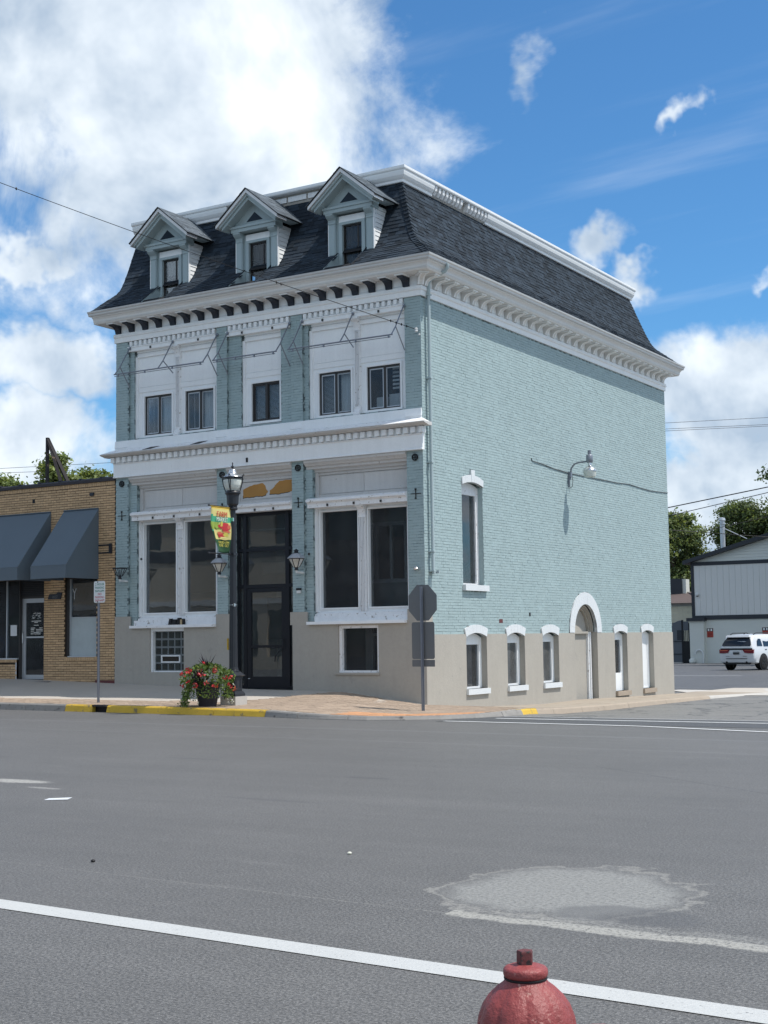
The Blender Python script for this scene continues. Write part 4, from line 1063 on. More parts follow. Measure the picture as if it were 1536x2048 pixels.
# plywood showing where the paint has come off
def ragged(pts, amp=.018, n=7):
    out = []
    for a, b in zip(pts, pts[1:] + pts[:1]):
        for i in range(n): u = i / n; out.append((a[0] + (b[0] - a[0]) * u + random.uniform(-amp, amp), a[1] + (b[1] - a[1]) * u + random.uniform(-amp, amp)))
    return out
for pts in ([(-5.68, 5.39), (-5.55, 5.405), (-5.45, 5.39), (-5.2, 5.41), (-5.02, 5.40), (-4.93, 5.44), (-4.86, 5.52), (-4.92, 5.60), (-4.96, 5.70), (-5.05, 5.76), (-5.3, 5.73), (-5.5, 5.69), (-5.68, 5.62)], [(-4.80, 5.44), (-4.55, 5.43), (-4.3, 5.45), (-4.04, 5.48), (-4.04, 5.79), (-4.3, 5.79), (-4.5, 5.77), (-4.6, 5.70), (-4.68, 5.60), (-4.80, 5.55)]):
    rg = ragged(pts, .009, 4); mb = MB(); mb.prism(rg, lambda u, v, t: (u, t, v), .2215, .2246); mb.build('bare_plywood', 'wood_orange', B)
    lo = [p for p in rg if p[1] < 5.47]
    if len(lo) > 3: lo.sort(); MB().tube([(p[0], .2205, p[1]) for p in lo], .007, 4).build('paint_edge', 'wire', B)
MB().prism([(-.3, 5.90), (-.17, 5.90), (-.14, 5.96), (-.06, 5.985), (-.055, 6.04), (.0, 6.06), (.03, 6.10), (.075, 6.14), (.08, 6.205), (-.3, 6.205)], lambda u, v, t: (t, -u, v), x0 - .05, x1).build('head_moulding', 'white_dull', B)
y0_, y1_ = .25, .36
mb = MB()
for a, b in ((-5.98, -5.85), (-5.71, -5.61), (-4.34, -4.22), (-4.04, -3.93)): mb.box(a, b, y0_, y1_, .335, 4.99)
for a, b in ((-5.85, -5.71), (-5.61, -4.34), (-4.22, -4.04)):
    for z, h in ((4.90, .09), (3.955, .085), (2.985, .09)): mb.box(a, b, y0_ + .004, y1_ - .004, z, z + h)
mb.box(-5.85, -5.71, y0_ + .004, y1_ - .004, .335, .43).box(-4.22, -4.04, y0_ + .004, y1_ - .004, .335, .43)
mb.build('frame', 'black_frame', E_, fix=False)
for a, b, c_, d_ in ((-5.61, -4.34, 4.04, 4.90), (-5.61, -4.34, 3.075, 3.955), (-5.85, -5.71, 4.04, 4.90), (-5.85, -5.71, 3.075, 3.955), (-5.85, -5.71, .43, 2.985), (-4.22, -4.04, 4.04, 4.90), (-4.22, -4.04, 3.075, 3.955), (-4.22, -4.04, .43, 2.985)):
    BX('pane', 'glass', E_, a, b, .30, .308, c_, d_)
D_ = thing('door', None, None); D_.parent = B; D_.location = -wpos(B); WPOS[D_.name] = Vector((0, 0, 0))
mb = MB(); mb.box(-5.605, -5.47, .262, .33, .345, 2.978).box(-4.48, -4.345, .262, .33, .345, 2.978).box(-5.47, -4.48, .264, .328, .345, .66).box(-5.47, -4.48, .264, .328, 2.87, 2.978).box(-5.47, -4.48, .266, .326, 1.41, 1.48); mb.build('leaf', 'black_frame', D_, fix=False)
BX('pane', 'glass', D_, -5.47, -4.48, .292, .30, .66, 2.87)
MB().tube([(-4.50, .26, 1.62), (-4.42, .20, 1.62), (-4.40, .19, 1.52), (-4.42, .20, 1.40), (-4.50, .22, 1.35), (-4.66, .22, 1.18), (-4.70, .25, 1.05)], .016, 6).build('handle', 'iron', D_, smooth=True)
BX('lock_plate', 'paper', D_, -5.58, -5.52, .256, .262, .60, .615)

# ---- basement windows on the front
G = thing('glass_block_window', None, None); G.parent = B; G.location = -wpos(B); WPOS[G.name] = Vector((0, 0, 0))
mb = MB(); mb.box(-8.72, -8.66, .02, .36, .78, 1.985).box(-8.66, -7.52, .03, .36, 1.89, 1.985).box(-8.66, -7.52, .10, .36, .78, .815); mb.build('frame', 'white', G, fix=False)
BX('joint_grid', 'block_joint', G, -8.66, -7.52, .135, .36, .815, 1.89)
gb = MB(); gb.hexa([(-.09, .015, -.085), (.09, .015, -.085), (.09, .015, .085), (-.09, .015, .085), (-.075, -.012, -.07), (.075, -.012, -.07), (.075, -.012, .07), (-.075, -.012, .07)])
gm = gb.mesh('glass_block', MT['glass_block'])
for i in range(5):
    for j in range(5):
        if j == 1 and 1 <= i <= 3: continue
        inst('glass_block', gm, G, (-8.545 + .228 * i, .125, .922 + .215 * j))
mb = MB(); a, b, c_, d_ = -8.43, -7.76, 1.035, 1.24; t = .035
mb.box(a, b, .095, .135, c_, c_ + t).box(a, b, .095, .135, d_ - t, d_).box(a, a + t, .096, .135, c_ + t, d_ - t).box(b - t, b, .096, .135, c_ + t, d_ - t); mb.build('vent_frame', 'white_clean', G, fix=False)
BX('vent_pane', 'car_glass', G, a + t, b - t, .125, .134, c_ + t, d_ - t)
W = thing('basement_window', None, None); W.parent = B; W.location = -wpos(B); WPOS[W.name] = Vector((0, 0, 0))
mb = MB(); x0, x1, z0, z1, t = -2.53, -1.33, .77, 1.95, .075
mb.box(x0, x1, .03, .2, z1 - t, z1).box(x0, x1, .01, .2, z0, z0 + t * .7).box(x0, x0 + t, .031, .2, z0 + t * .7, z1 - t).box(x1 - t, x1, .031, .2, z0 + t * .7, z1 - t); mb.build('frame', 'white_peel', W, fix=False)
BX('pane', 'glass', W, x0 + t, x1 - t, .13, .138, z0 + t * .7, z1 - t)
BX('ledge', 'stucco', B, -2.62, -1.30, -.075, -.03, .72, .768)
# ---- rooms behind the glass
def room(x0, x1, y0, y1, z0, z1, mat, name='interior_wall', floor=None):
    mb = MB(); mb.quad((x0, y1, z0), (x1, y1, z0), (x1, y1, z1), (x0, y1, z1)); mb.quad((x0, y0, z0), (x0, y1, z0), (x0, y1, z1), (x0, y0, z1)); mb.quad((x1, y0, z0), (x1, y1, z0), (x1, y1, z1), (x1, y0, z1))
    mb.quad((x0, y0, z1), (x1, y0, z1), (x1, y1, z1), (x0, y1, z1)); mb.build(name, mat, B)
    MB().quad((x0, y0, z0), (x1, y0, z0), (x1, y1, z0), (x0, y1, z0)).build('interior_floor', floor or 'dark_in', B)


room(-9.68, -6.05, .365, 5.5, 2.28, 6.1, 'mid_in'); room(-3.85, -.37, .365, 5.5, 2.28, 6.1, 'dark_in')
room(-6.04, -3.86, .365, 2.2, .30, 6.1, 'light_in', floor='mid_in')
room(-9.68, -6.05, .365, 3.0, -.4, 2.2, 'dark_in'); room(-3.85, -.37, .365, 1.9, -.4, 2.2, 'dark_in')
room(-9.68, -.37, .365, 4.0, 7.2, 10.2, 'dark_in')
mb = MB(); mb.quad((-1.4, 2.0, -.6), (-1.4, BD - .3, -.6), (-1.4, BD - .3, 6), (-1.4, 2.0, 6)); mb.quad((-1.4, 2.0, 2.1), (-.36, 2.0, 2.1), (-.36, BD - .3, 2.1), (-1.4, BD - .3, 2.1)); mb.build('interior_wall', 'dark_in', B)
# partition with framed lights seen through the right-hand shop window
mb = MB(); wallgrid(mb, -3.6, -.38, 2.28, 6.0, 1.80, 1.86, [(-2.46, -2.06, 3.16, 4.56), (-1.99, -1.62, 3.16, 4.56), (-3.0, -2.56, 3.16, 4.56), (-1.52, -1.1, 3.16, 4.56)], 'x'); mb.build('partition', 'teal_in', B, fix=False)
mb = MB(); wallgrid(mb, -3.1, -1.0, 3.06, 4.66, 1.765, 1.80, [(-2.46, -2.06, 3.16, 4.56), (-1.99, -1.62, 3.16, 4.56), (-3.0, -2.56, 3.16, 4.56), (-1.52, -1.1, 3.16, 4.56)], 'x'); mb.build('partition_frame', 'curtain', B, fix=False)
BX('interior_post', 'dark_in', B, -3.75, -2.35, 1.2, 1.3, 2.3, 6.0)
# things in the entrance lobby and shop A
BX('lobby_panel', 'dark_in', B, -6.03, -5.45, 1.75, 1.80, 1.63, 2.78); BX('lobby_soffit', 'teal_in', B, -6.0, -3.9, 1.5, 1.55, 3.4, 3.75); BX('lobby_ceiling', 'teal_in', B, -6.0, -3.9, .8, 2.1, 4.55, 4.6)
BX('counter', 'dark_in', B, -9.6, -6.2, 2.2, 2.8, 2.3, 3.0)
mb = MB(); mb.box(-2.3, -2.1, .9, 1.0, -.3, 2).box(-1.55, -1.48, .7, .75, -.3, 1.75).box(-2.0, -1.95, .7, .75, -.3, 1.75).box(-1.95, -1.55, .7, .75, 1.68, 1.75); mb.build('basement_post', 'mid_in', B, fix=False)
# rosettes and tie-plate crosses on the strips
ro = MB()
for i in range(20):
    a = 2 * math.pi * i / 20; b = 2 * math.pi * (i + 1) / 20
    ro.hexa([(.062 * math.cos(a), 0, .062 * math.sin(a)), (.088 * math.cos(a), 0, .088 * math.sin(a)), (.088 * math.cos(b), 0, .088 * math.sin(b)), (.062 * math.cos(b), 0, .062 * math.sin(b)), (.062 * math.cos(a), -.03, .062 * math.sin(a)), (.088 * math.cos(a), -.03, .088 * math.sin(a)), (.088 * math.cos(b), -.03, .088 * math.sin(b)), (.062 * math.cos(b), -.03, .062 * math.sin(b))])
ro.box(-.055, .055, -.022, 0, -.01, .01); ro.box(-.01, .01, -.02, 0, -.055, .055)
rm = ro.mesh('tie_rod_rosette', MT['wire'])
cr = MB().box(-.145, .145, -.014, 0, -.008, .008).box(-.009, .009, -.016, 0, -.10, .10).box(-.02, .02, -.03, 0, .09, .13).box(-.02, .02, -.03, 0, -.13, -.10).mesh('tie_plate_cross', MT['wire'])
for x in (-9.765, -6.205, -3.725, -.21):
    inst('tie_rod_rosette', rm, B, Vector((x, -.004, 6.04)) - wpos(B)); inst('tie_plate_cross', cr, B, Vector((x, -.004, 5.14)) - wpos(B))
# hooks and hole marks along the mouldings
hk = MB().box(-.022, .022, -.03, 0, -.03, .03).mesh('hook', MT['bronze'])
for x, z, y in ((-8.7, 9.82, -.021), (-7.0, 9.82, -.021), (-5.5, 9.82, -.021), (-4.5, 9.82, -.021), (-2.9, 9.82, -.021), (-1.2, 9.82, -.021), (-8.6, 5.02, -.036), (-7.85, 5.02, -.036), (-6.95, 5.02, -.036), (-5.1, 5.03, -.036), (-4.5, 5.03, -.036), (-2.8, 5.02, -.036), (-2.0, 5.02, -.036), (-1.2, 5.02, -.036), (-9.1, 3.9, .065), (-3.45, 3.8, .065)):
    inst('hook', hk, B, Vector((x, y, z)) - wpos(B))
BX('hole', 'wire', B, -5.33, -5.27, -.118, -.105, 6.30, 6.42)
# ---- downspout on the side near the corner
MB().tube([(.62, .30, 10.84), (.62, .30, 10.74), (.56, .29, 10.66), (.30, .27, 10.56), (.16, .26, 10.50), (.105, .25, 10.40), (.10, .25, 10.0), (.10, .25, 6.6), (.10, .25, 3.30), (.12, .25, 3.16)], .045, 10).build('downspout', 'trim_blue', B, smooth=True)
mb = MB()
for z in (10.1, 8.0, 5.9, 3.7, 3.22): mb.box(.0, .155, .19, .31, z, z + .035)
mb.box(.02, .22, .32, .37, 3.18, 3.25); mb.build('pipe_strap', 'trim_blue', B, fix=False)
BX('hole', 'wire', B, .005, .013, 5.75, 5.84, 3.02 - .85, 3.12 - .85); BX('patch', 'hyd_dark', B, .004, .013, 3.92, 4.12, 1.98, 2.08)


# ================================================================ MANSARD ROOF AND DORMERS
PR = [(-.60, 10.915), (-.42, 11.055), (-.21, 11.225), (.02, 11.40), (.22, 11.555), (.36, 11.72), (.47, 11.90), (.60, 12.16), (.74, 12.47), (.91, 12.88), (1.18, 13.50)]
PL = [0.0]
for (a, b), (c, d_) in zip(PR, PR[1:]): PL.append(PL[-1] + math.hypot(c - a, d_ - b))
LT = PL[-1]


def prof(s):
    s = min(max(s, 0), LT)
    for i in range(len(PL) - 1):
        if s <= PL[i + 1] + 1e-9:
            u = (s - PL[i]) / (PL[i + 1] - PL[i]); (a, b), (c, d_) = PR[i], PR[i + 1]
            l = math.hypot(c - a, d_ - b); return a + (c - a) * u, b + (d_ - b) * u, (-(d_ - b) / l, (c - a) / l)
    return (*PR[-1], (-.9, .4))


def roof_d(z):
    for (a, b), (c, d_) in zip(PR, PR[1:]):
        if z <= d_: return a + (c - a) * (z - b) / (d_ - b)
    return PR[-1][0]


def roof_z(d):
    for (a, b), (c, d_) in zip(PR, PR[1:]):
        if d <= c: return b + (d_ - b) * (d - a) / (c - a)
    return PR[-1][1]


def xl(d): return -10.17 - max(0, (.30 - d)) * .33          # left verge
def yf(d): return BD - .05 + max(0, (.30 - d)) * .42        # far verge
DC = [-8.19, -5.15, -2.13]                                   # dormer centres
NW = .42                                                     # half-width of the well in front of each dormer window
def in_well(x, d): return d < .26 and any(abs(x - c) < NW for c in DC)


RF = thing('roof', None, None); RF.parent = B; RF.location = -wpos(B); WPOS[RF.name] = Vector((0, 0, 0))
mb = MB()
xsb = sorted({-10.6, *[c - NW for c in DC], *[c + NW for c in DC]})
for (d0, z0), (d1, z1) in zip(PR, PR[1:]):
    xs_ = [xl((d0 + d1) / 2)] + [x for x in xsb if x > -10.1]
    for i, a in enumerate(xs_):
        b = xs_[i + 1] if i + 1 < len(xs_) else None
        if b is not None and d1 < .26 and d0 > -.5 and in_well((a + b) / 2, (d0 + d1) / 2): continue
        a0, a1 = (a, a) if i else (xl(d0), xl(d1))
        b0, b1 = (b, b) if b is not None else (-d0, -d1)
        mb.quad((a0, d0, z0), (b0, d0, z0), (b1, d1, z1), (a1, d1, z1))
    mb.quad((-d0, d0, z0), (-d0, yf(d0), z0), (-d1, yf(d1), z1), (-d1, d1, z1))
d0, z0 = PR[-1]; mb.quad((-10.2, d0, z0), (-d0, d0, z0), (-d0, BD, z0), (-10.2, BD, z0))
mb.poly([(xl(d), d, z) for d, z in PR] + [(-10.17, 3, 13.5), (-10.17, 3, 10.9)]); mb.poly([(-d, yf(d), z) for d, z in PR] + [(-4, BD, 13.5), (-4, BD, 10.9)])
mb.build('roof_deck', 'roof_under', RF)
# shingles
SH = []
EXP = .128; ns = int(LT / EXP)
def shingle(face, a, b, s, th):
    """one tab between a and b along the eave, its butt at arc length s"""
    d0, z0, n0 = prof(s); d1, z1, n1 = prof(s + EXP + .015); t1 = .002
    p = []
    for (d, z, n, t, dz) in ((d0, z0, n0, .0, 0), (d1, z1, n1, .0, 0), (d0, z0, n0, th, 0), (d1, z1, n1, t1, 0)):
        dd, zz = d + n[0] * t, z + n[1] * t
        p.append((dd, zz))
    pts = []
    for (dd, zz) in (p[0], p[1], p[2], p[3]):
        pts.append([(q, dd, zz) if face == 'f' else (-dd, q, zz) for q in (a, b)])
    (A0, A1), (B0, B1), (C0, C1), (D0, D1) = pts
    return [A0, A1, B1, B0, C0, C1, D1, D0]


for k in range(ns + 1):
    s = k * EXP + .005; d0, z0, n0 = prof(s); d1, *_ = prof(s + EXP)
    x = xl(d0) + .005 - random.random() * .2
    while x < -d1 - .02:
        w_ = random.choice((.14, .17, .19, .22, .26, .31)); a, b = max(x, xl(d0) + .004), min(x + w_ - .004, -d1 - .005)
        if b - a > .03 and not in_well((a + b) / 2, d0) :
            SH.append(('f', a, b, s, random.choice((.007, .009, .015, .018))))
        x += w_
    y = d1 + .01 - random.random() * .2
    while y < yf(d0) - .02:
        w_ = random.choice((.14, .17, .19, .22, .26, .31)); a, b = max(y, d1 + .01), min(y + w_ - .004, yf(d0) - .004)
        if b - a > .03: SH.append(('s', a, b, s, random.choice((.007, .009, .015, .018))))
        y += w_
def sh_c(t):
    f, a, b, s, th = t; d, z, n = prof(s + .06); m_ = (a + b) / 2
    c = (m_, d, z) if f == 'f' else (-d, m_, z); nn = (0, n[0], n[1]) if f == 'f' else (-n[0], 0, n[1])
    return score(c, nn, (b - a) * EXP)
SH.sort(key=lambda t: -sh_c(t))
mb = MB()
for i, t in enumerate(SH):
    p = shingle(*t)
    if i < 300:
        c = Vector(p[0]); o = MB().hexa([Vector(q) - c for q in p]).mesh('shingle', MT['shingle']); inst('shingle', o, RF, c)
    else: mb.hexa(p)
mb.build('shingle_field', 'shingle', RF, kind='stuff', fix=False)
# hip caps
for k in range(ns + 1):
    s = k * EXP; d0, z0, n0 = prof(s); d1, z1, n1 = prof(s + EXP + .03); w_ = .12; t = .035
    mb = MB(); u = .0
    mb.quad((-d0 - w_, d0 - t * .6, z0 + t * .6), (-d0 + t, d0 - t, z0 + t), (-d1 + .012, d1 - .012, z1 + .012), (-d1 - w_, d1 - .01, z1 + .01))
    mb.quad((-d0 + t, d0 - t, z0 + t), (-d0 + t * .6, d0 + w_, z0 + t * .6), (-d1 + .01, d1 + w_, z1 + .01), (-d1 + .012, d1 - .012, z1 + .012))
    mb.quad((-d0 - w_, d0 - t * .6, z0 + t * .6), (-d0 + t, d0 - t, z0 + t), (-d0, d0, z0), (-d0 - w_, d0, z0))
    mb.quad((-d0 + t * .6, d0 + w_, z0 + t * .6), (-d0 + t, d0 - t, z0 + t), (-d0, d0, z0), (-d0, d0 + w_, z0))
    mb.build('hip_cap', 'shingle', RF)

# ---- white parapet cornice at the top
cap = [(1.6, 13.76), (.985, 13.76), (.965, 13.775), (.955, 13.80), (.955, 13.86), (1.6, 13.87)]
def psweep(name, prf, mat, face, a, b, miter):
    """prf: (d inward, z). face 'f' runs along x, 's' along y; miter: end at the corner hip"""
    mb = MB()
    if face == 'f': r0 = mb.vs([(a, d, z) for d, z in prf]); r1 = mb.vs([((-d if miter else b), d, z) for d, z in prf])
    else: r0 = mb.vs([(-d, (d if miter else a), z) for d, z in prf]); r1 = mb.vs([(-d, b, z) for d, z in prf])
    k = len(prf)
    for q in range(k): mb.face(r0 + q, r1 + q, r1 + (q + 1) % k, r0 + (q + 1) % k)
    mb.face(*[r0 + q for q in range(k)]); mb.face(*[r1 + q for q in range(k - 1, -1, -1)])
    return mb.build(name, mat, B)


psweep('parapet_cap', cap, 'white_clean', 'f', -10.3, 0, True); psweep('parapet_cap', cap, 'white_clean', 's', 0, BD + .1, True)
cove = [(1.5, 13.46), (1.10, 13.46), (1.09, 13.475), (1.09, 13.53), (1.075, 13.545), (1.05, 13.57), (1.01, 13.63), (.992, 13.70), (.985, 13.758), (1.5, 13.758)]
psweep('parapet_cladding', cove, 'white_clean', 'f', -3.45, 0, True); psweep('parapet_cladding', cove, 'white_clean', 'f', -10.28, -6.80, False)
psweep('parapet_cladding', cove, 'white_clean', 's', 0, 2.62, True)
for a, b in ((5.72, 9.2), (9.205, 13.0), (13.005, BD + .06)): psweep('parapet_cladding', cove, 'white_clean', 's', a, b, False)
bare = [(1.6, 13.48), (1.16, 13.48), (1.16, 13.758), (1.6, 13.758)]
psweep('parapet_board', bare, 'wood_weather', 'f', -6.79, -3.46, False); psweep('parapet_board', bare, 'wood_weather', 's', 2.63, 5.71, False)
pd = MB().prism([(1.16, 13.50), (1.09, 13.52), (1.02, 13.62), (1.0, 13.755), (1.16, 13.755)], lambda u, v, t: (-u, t, v), -.055, .055).mesh('parapet_bracket', MT['white_peel'])
for i in range(15):
    if i in (8,): continue
    inst('parapet_bracket', pd, B, Vector((0, 2.74 + .206 * i, 0)) - wpos(B))
mb = MB()
for i in range(5): mb.box(-6.75 + i * .66, -6.15 + i * .66, 1.125, 1.159, 13.56, 13.70)
mb.build('parapet_panel', 'white_peel', B, fix=False)


# ---- dormers
def dormer(c):
    Dm = thing('dormer', None, None); Dm.parent = B; Dm.location = Vector((c, .2, 11.0)) - wpos(B); WPOS[Dm.name] = Vector((c, .2, 11.0))
    YF = .20
    def bx(name, mat, x0, x1, y0, y1, z0, z1): return BX(name, mat, Dm, c + x0, c + x1, y0, y1, z0, z1)
    hw, ze, za = 1.0, 12.80, 13.63                  # eaves and apex
    sl = (za - ze) / hw
    # window wall
    mb = MB(); wallgrid(mb, -.48, .48, 10.88, 12.56, YF + .06, YF + .16, [(-.30, .30, 10.89, 12.31)], 'x')
    for i, v in enumerate(mb.v): mb.v[i] = (v[0] + c, v[1], v[2])
    mb.build('window_wall', 'trim_blue', Dm, fix=False)
    mb = MB()
    for s_ in (-1, 1): mb.box(c + s_ * .30, c + s_ * .40, YF + .02, YF + .06, 10.89, 12.31)
    mb.box(c - .40, c + .40, YF + .015, YF + .06, 12.31, 12.38); mb.build('window_surround', 'trim_blue', Dm, fix=False)
    bx('header_panel', 'white', -.40, .40, YF + .03, YF + .059, 12.385, 12.55)
    mb = MB(); t = .05
    mb.box(c - .30, c - .30 + t * .6, YF + .10, YF + .15, 10.90, 12.31).box(c + .30 - t, c + .30, YF + .10, YF + .15, 10.90, 12.31).box(c - .25, c + .25, YF + .10, YF + .15, 12.27, 12.31).box(c - .25, c + .25, YF + .10, YF + .15, 10.90, 10.95).box(c + .12, c + .15, YF + .11, YF + .14, 10.95, 12.27)
    mb.build('window_frame', 'bronze', Dm, fix=False)
    bx('pane', 'glass_up', -.25, .25, YF + .125, YF + .132, 10.95, 12.27)
    mb = MB(); n = 10
    for i in range(n): a = c - .25 + .5 * i / n; mb.quad((a, YF + .24 + .02 * (i % 2), 10.9), (a + .5 / n, YF + .24 + .02 * ((i + 1) % 2), 10.9), (a + .5 / n, YF + .24 + .02 * ((i + 1) % 2), 12.3), (a, YF + .24 + .02 * (i % 2), 12.3))
    mb.build('curtain', 'mid_in' if c < -8 else 'dark_in', Dm)
    mb = MB(); mb.quad((c - .5, 1.1, 10.98), (c + .5, 1.1, 10.98), (c + .5, 1.1, 12.6), (c - .5, 1.1, 12.6)); mb.quad((c - .5, YF, 10.981), (c + .5, YF, 10.981), (c + .5, 1.1, 10.981), (c - .5, 1.1, 10.981)); mb.build('interior', 'dark_in', Dm)
    # columns with consoles
    for s_ in (-1, 1):
        x0, x1 = sorted((s_ * .48, s_ * .68))
        mb = MB(); mb.box(c + x0, c + x1, YF - .02, YF + .12, 11.50, 12.38).box(c + x0 + .03, c + x1 - .03, YF - .03, YF - .02, 11.54, 12.32).box(c + x0 - .012, c + x1 + .012, YF - .04, YF + .1, 12.36, 12.40)
        pr = [(.10, 12.40), (-.03, 12.40), (-.05, 12.46), (-.12, 12.51), (-.17, 12.56), (-.17, 12.60), (.10, 12.60)]
        mb.prism(pr, lambda u, v, t: (t, YF + u, v), c + x0 - .01, c + x1 + .01)
        mb.build('column', 'trim_blue', Dm)
        mb = MB(); zb0 = roof_z(YF - .04) - .10; mb.hexa([(c + x0 - .01, YF - .05, 11.34), (c + x1 + .01, YF - .05, 11.34), (c + x1 + .01, YF + .1, 11.40), (c + x0 - .01, YF + .1, 11.40), (c + x0 - .01, YF - .035, 11.50), (c + x1 + .01, YF - .035, 11.50), (c + x1 + .01, YF + .1, 11.50), (c + x0 - .01, YF + .1, 11.50)]); mb.build('column_base', 'navy', Dm)
        # corner board and clapboards on the cheek
        xe = s_ * .68
        a, b = sorted((xe, xe + s_ * .022)); bx('corner_board', 'white_clean', a, b, YF - .025, YF + .05, 11.30, 12.62)
        z = 11.42; k = 0
        while z < 12.68:
            z1_ = min(z + .118, 12.70); y1 = roof_d((z + z1_) / 2) + .05; y0 = YF + .052
            if y1 - y0 > .03:
                a0, a1 = sorted((xe, xe + s_ * .020)); b0, b1 = sorted((xe, xe + s_ * .006))
                yb0 = roof_d(z) + .02; yb1 = roof_d(z1_) + .02
                MB().hexa([(c + a0, y0, z), (c + a1, y0, z), (c + a1, max(y0, yb0), z), (c + a0, max(y0, yb0), z), (c + b0, y0, z1_ - .004), (c + b1, y0, z1_ - .004), (c + b1, yb1, z1_ - .004), (c + b0, yb1, z1_ - .004)]).build('siding_board', 'white_clean', Dm)
            z += .118; k += 1
        MB().poly([(c + xe * .99, YF, 11.35)] + [(c + xe * .99, roof_d(q) + .02, q) for q in (11.6, 11.9, 12.3, 12.72)] + [(c + xe * .99, YF, 12.72)]).build('cheek_backing', 'roof_under', Dm)
    # entablature and pediment
    mb = MB(); mb.box(c - .74, c + .74, YF - .18, YF + .16, 12.601, 12.74).box(c - .77, c + .77, YF - .21, YF - .178, 12.70, 12.76); mb.build('entablature', 'trim_blue', Dm, fix=False)
    zt = lambda x: za - .09 - sl * abs(x)
    MB().prism([(-.74, 12.741), (.74, 12.741), (.74, zt(.74)), (0, zt(0)), (-.74, zt(.74))], lambda u, v, t: (c + u, t, v), YF - .10, YF - .06).build('pediment', 'trim_blue', Dm)
    MB().prism([(-.27, 12.86), (.27, 12.86), (0, 13.10)], lambda u, v, t: (c + u, t, v), YF - .108, YF - .101).build('pediment_inset', 'shingle', Dm)
    for s_ in (-1, 1):          # raking mouldings, stepping in
        for o, w_, y_ in ((.0, .075, -.30), (.078, .05, -.245), (.13, .07, -.19)):
            f = lambda x, dz: (c + s_ * x, dz)
            p = [(0, za - o * 1.3), (hw + .02 - o, za - o * 1.3 - sl * (hw + .02 - o)), (hw + .02 - o, za - o * 1.3 - sl * (hw + .02 - o) - w_ * 1.2), (0, za - o * 1.3 - w_ * 1.3)]
            MB().prism([(s_ * u, v) for u, v in p], lambda u, v, t: (c + u, t, v), y_, YF - .06).build('rake_moulding', 'gutter' if o == 0 else 'trim_blue', Dm)
        # roof slope
        def yend(x): return roof_d(min(za - sl * x, 13.45)) + .03
        mb = MB(); n = 6
        for i in range(n):
            xa, xb = (hw + .05) * i / n, (hw + .05) * (i + 1) / n; a_, b_ = za - sl * xa, za - sl * xb
            mb.hexa([(c + s_ * xa, -.32, a_ + .004), (c + s_ * xb, -.32, b_ + .004), (c + s_ * xb, yend(xb), b_ + .004), (c + s_ * xa, yend(xa), a_ + .004), (c + s_ * xa, -.32, a_ + .03), (c + s_ * xb, -.32, b_ + .03), (c + s_ * xb, yend(xb), b_ + .03), (c + s_ * xa, yend(xa), a_ + .03)])
        mb.build('roof_slope', 'roof_under', Dm)
        mb = MB(); ll = math.hypot(1, sl); m_ = int((hw + .05) * ll / .125)
        for k in range(m_ + 1):
            xb = (hw + .06) - k * .125 / ll; xa = max(xb - .14 / ll, 0); y = -.33 - random.random() * .1
            while y < yend(xa):
                w_ = random.choice((.16, .2, .25, .3)); p, q = max(y, -.33), min(y + w_ - .004, yend((xa + xb) / 2)); th = random.choice((.008, .016))
                if q - p > .03:
                    zb2, za2 = za - sl * xb + .031, za - sl * xa + .031
                    mb.hexa([(c + s_ * xa, p, za2), (c + s_ * xb, p, zb2), (c + s_ * xb, q, zb2), (c + s_ * xa, q, za2), (c + s_ * xa, p, za2 + .003), (c + s_ * xb, p, zb2 + th), (c + s_ * xb, q, zb2 + th), (c + s_ * xa, q, za2 + .003)])
                y += w_
        mb.build('shingle_courses', 'shingle_old', Dm, kind='stuff')
        bx('soffit', 'trim_blue', *sorted((s_ * .70, s_ * .98)), -.18, .75, ze - .03, ze - .01)
        # cheek of the well below the window
        ck = s_ * NW
        MB().prism([(-.50, 10.90)] + [(d, roof_z(d) + .02) for d in (-.50, -.3, -.1, .1, .26)] + [(.26, 10.90)], lambda u, v, t: (c + t, u, v), ck - .012, ck + .012).build('cheek', 'trim_blue' if s_ < 0 else 'shingle', Dm)
        if s_ < 0: MB().tube([(c + ck, -.52, roof_z(-.50) + .035), (c + ck, -.2, roof_z(-.2) + .035), (c + ck, .2, roof_z(.2) + .035)], .018, 5).build('flashing', 'navy', Dm)
    MB().quad((c - NW, -.46, 10.93), (c + NW, -.46, 10.93), (c + NW, .3, 10.895), (c - NW, .3, 10.895)).build('well_floor', 'navy', Dm)
    return Dm


for c in DC: dormer(c)


# ================================================================ NEIGHBOURING BRICK SHOP
N = thing('brick_shop', 'single-storey tan brick shop with two charcoal awnings beside the blue-green building', 'building', (-17, 6, .6))
NX0, NX1, NZ = -26.0, -10.02, 6.16
def nbx(name, mat, *b, parent=None): return BX(name, mat, parent or N, *b)


nh = [(-26.5, -12.76, .3, 3.46), (-11.93, -10.72, 1.205, 3.44)]
mb = MB(); wallgrid(mb, NX0, NX1, .2, NZ, .012, .30, nh, 'x'); mb.box(NX0, NX1, .3, 14, 5.55, 5.7).box(NX0, NX0 + .3, .3, 14, 0, 6).box(NX0, NX1, 13.7, 14, 0, 6); mb.build('wall', 'tan_joint', N, fix=False)
MB().box(NX0, -13.85, .012, .30, .2, 1.15).build('wall', 'tan_joint', N, fix=False)
nb = []
def n_iv(z):
    if z > 3.46: return [(-19, NX1)]
    if z > 1.20: return [(-12.755, -11.935), (-10.715, NX1)]
    return [(-12.755, NX1)]
for a0, a1, z0, z1, pr in lay_bricks('x', -1, .012, .38, 6.03, .0707, .2135, .0135, n_iv, .0125, .0025, head=.011): 
    if not (1.10 < z0 < 1.20 and -11.93 < (a0 + a1) / 2 < -10.72): nb.append(('x', .012, -1, a0, a1, z0, z1, pr))
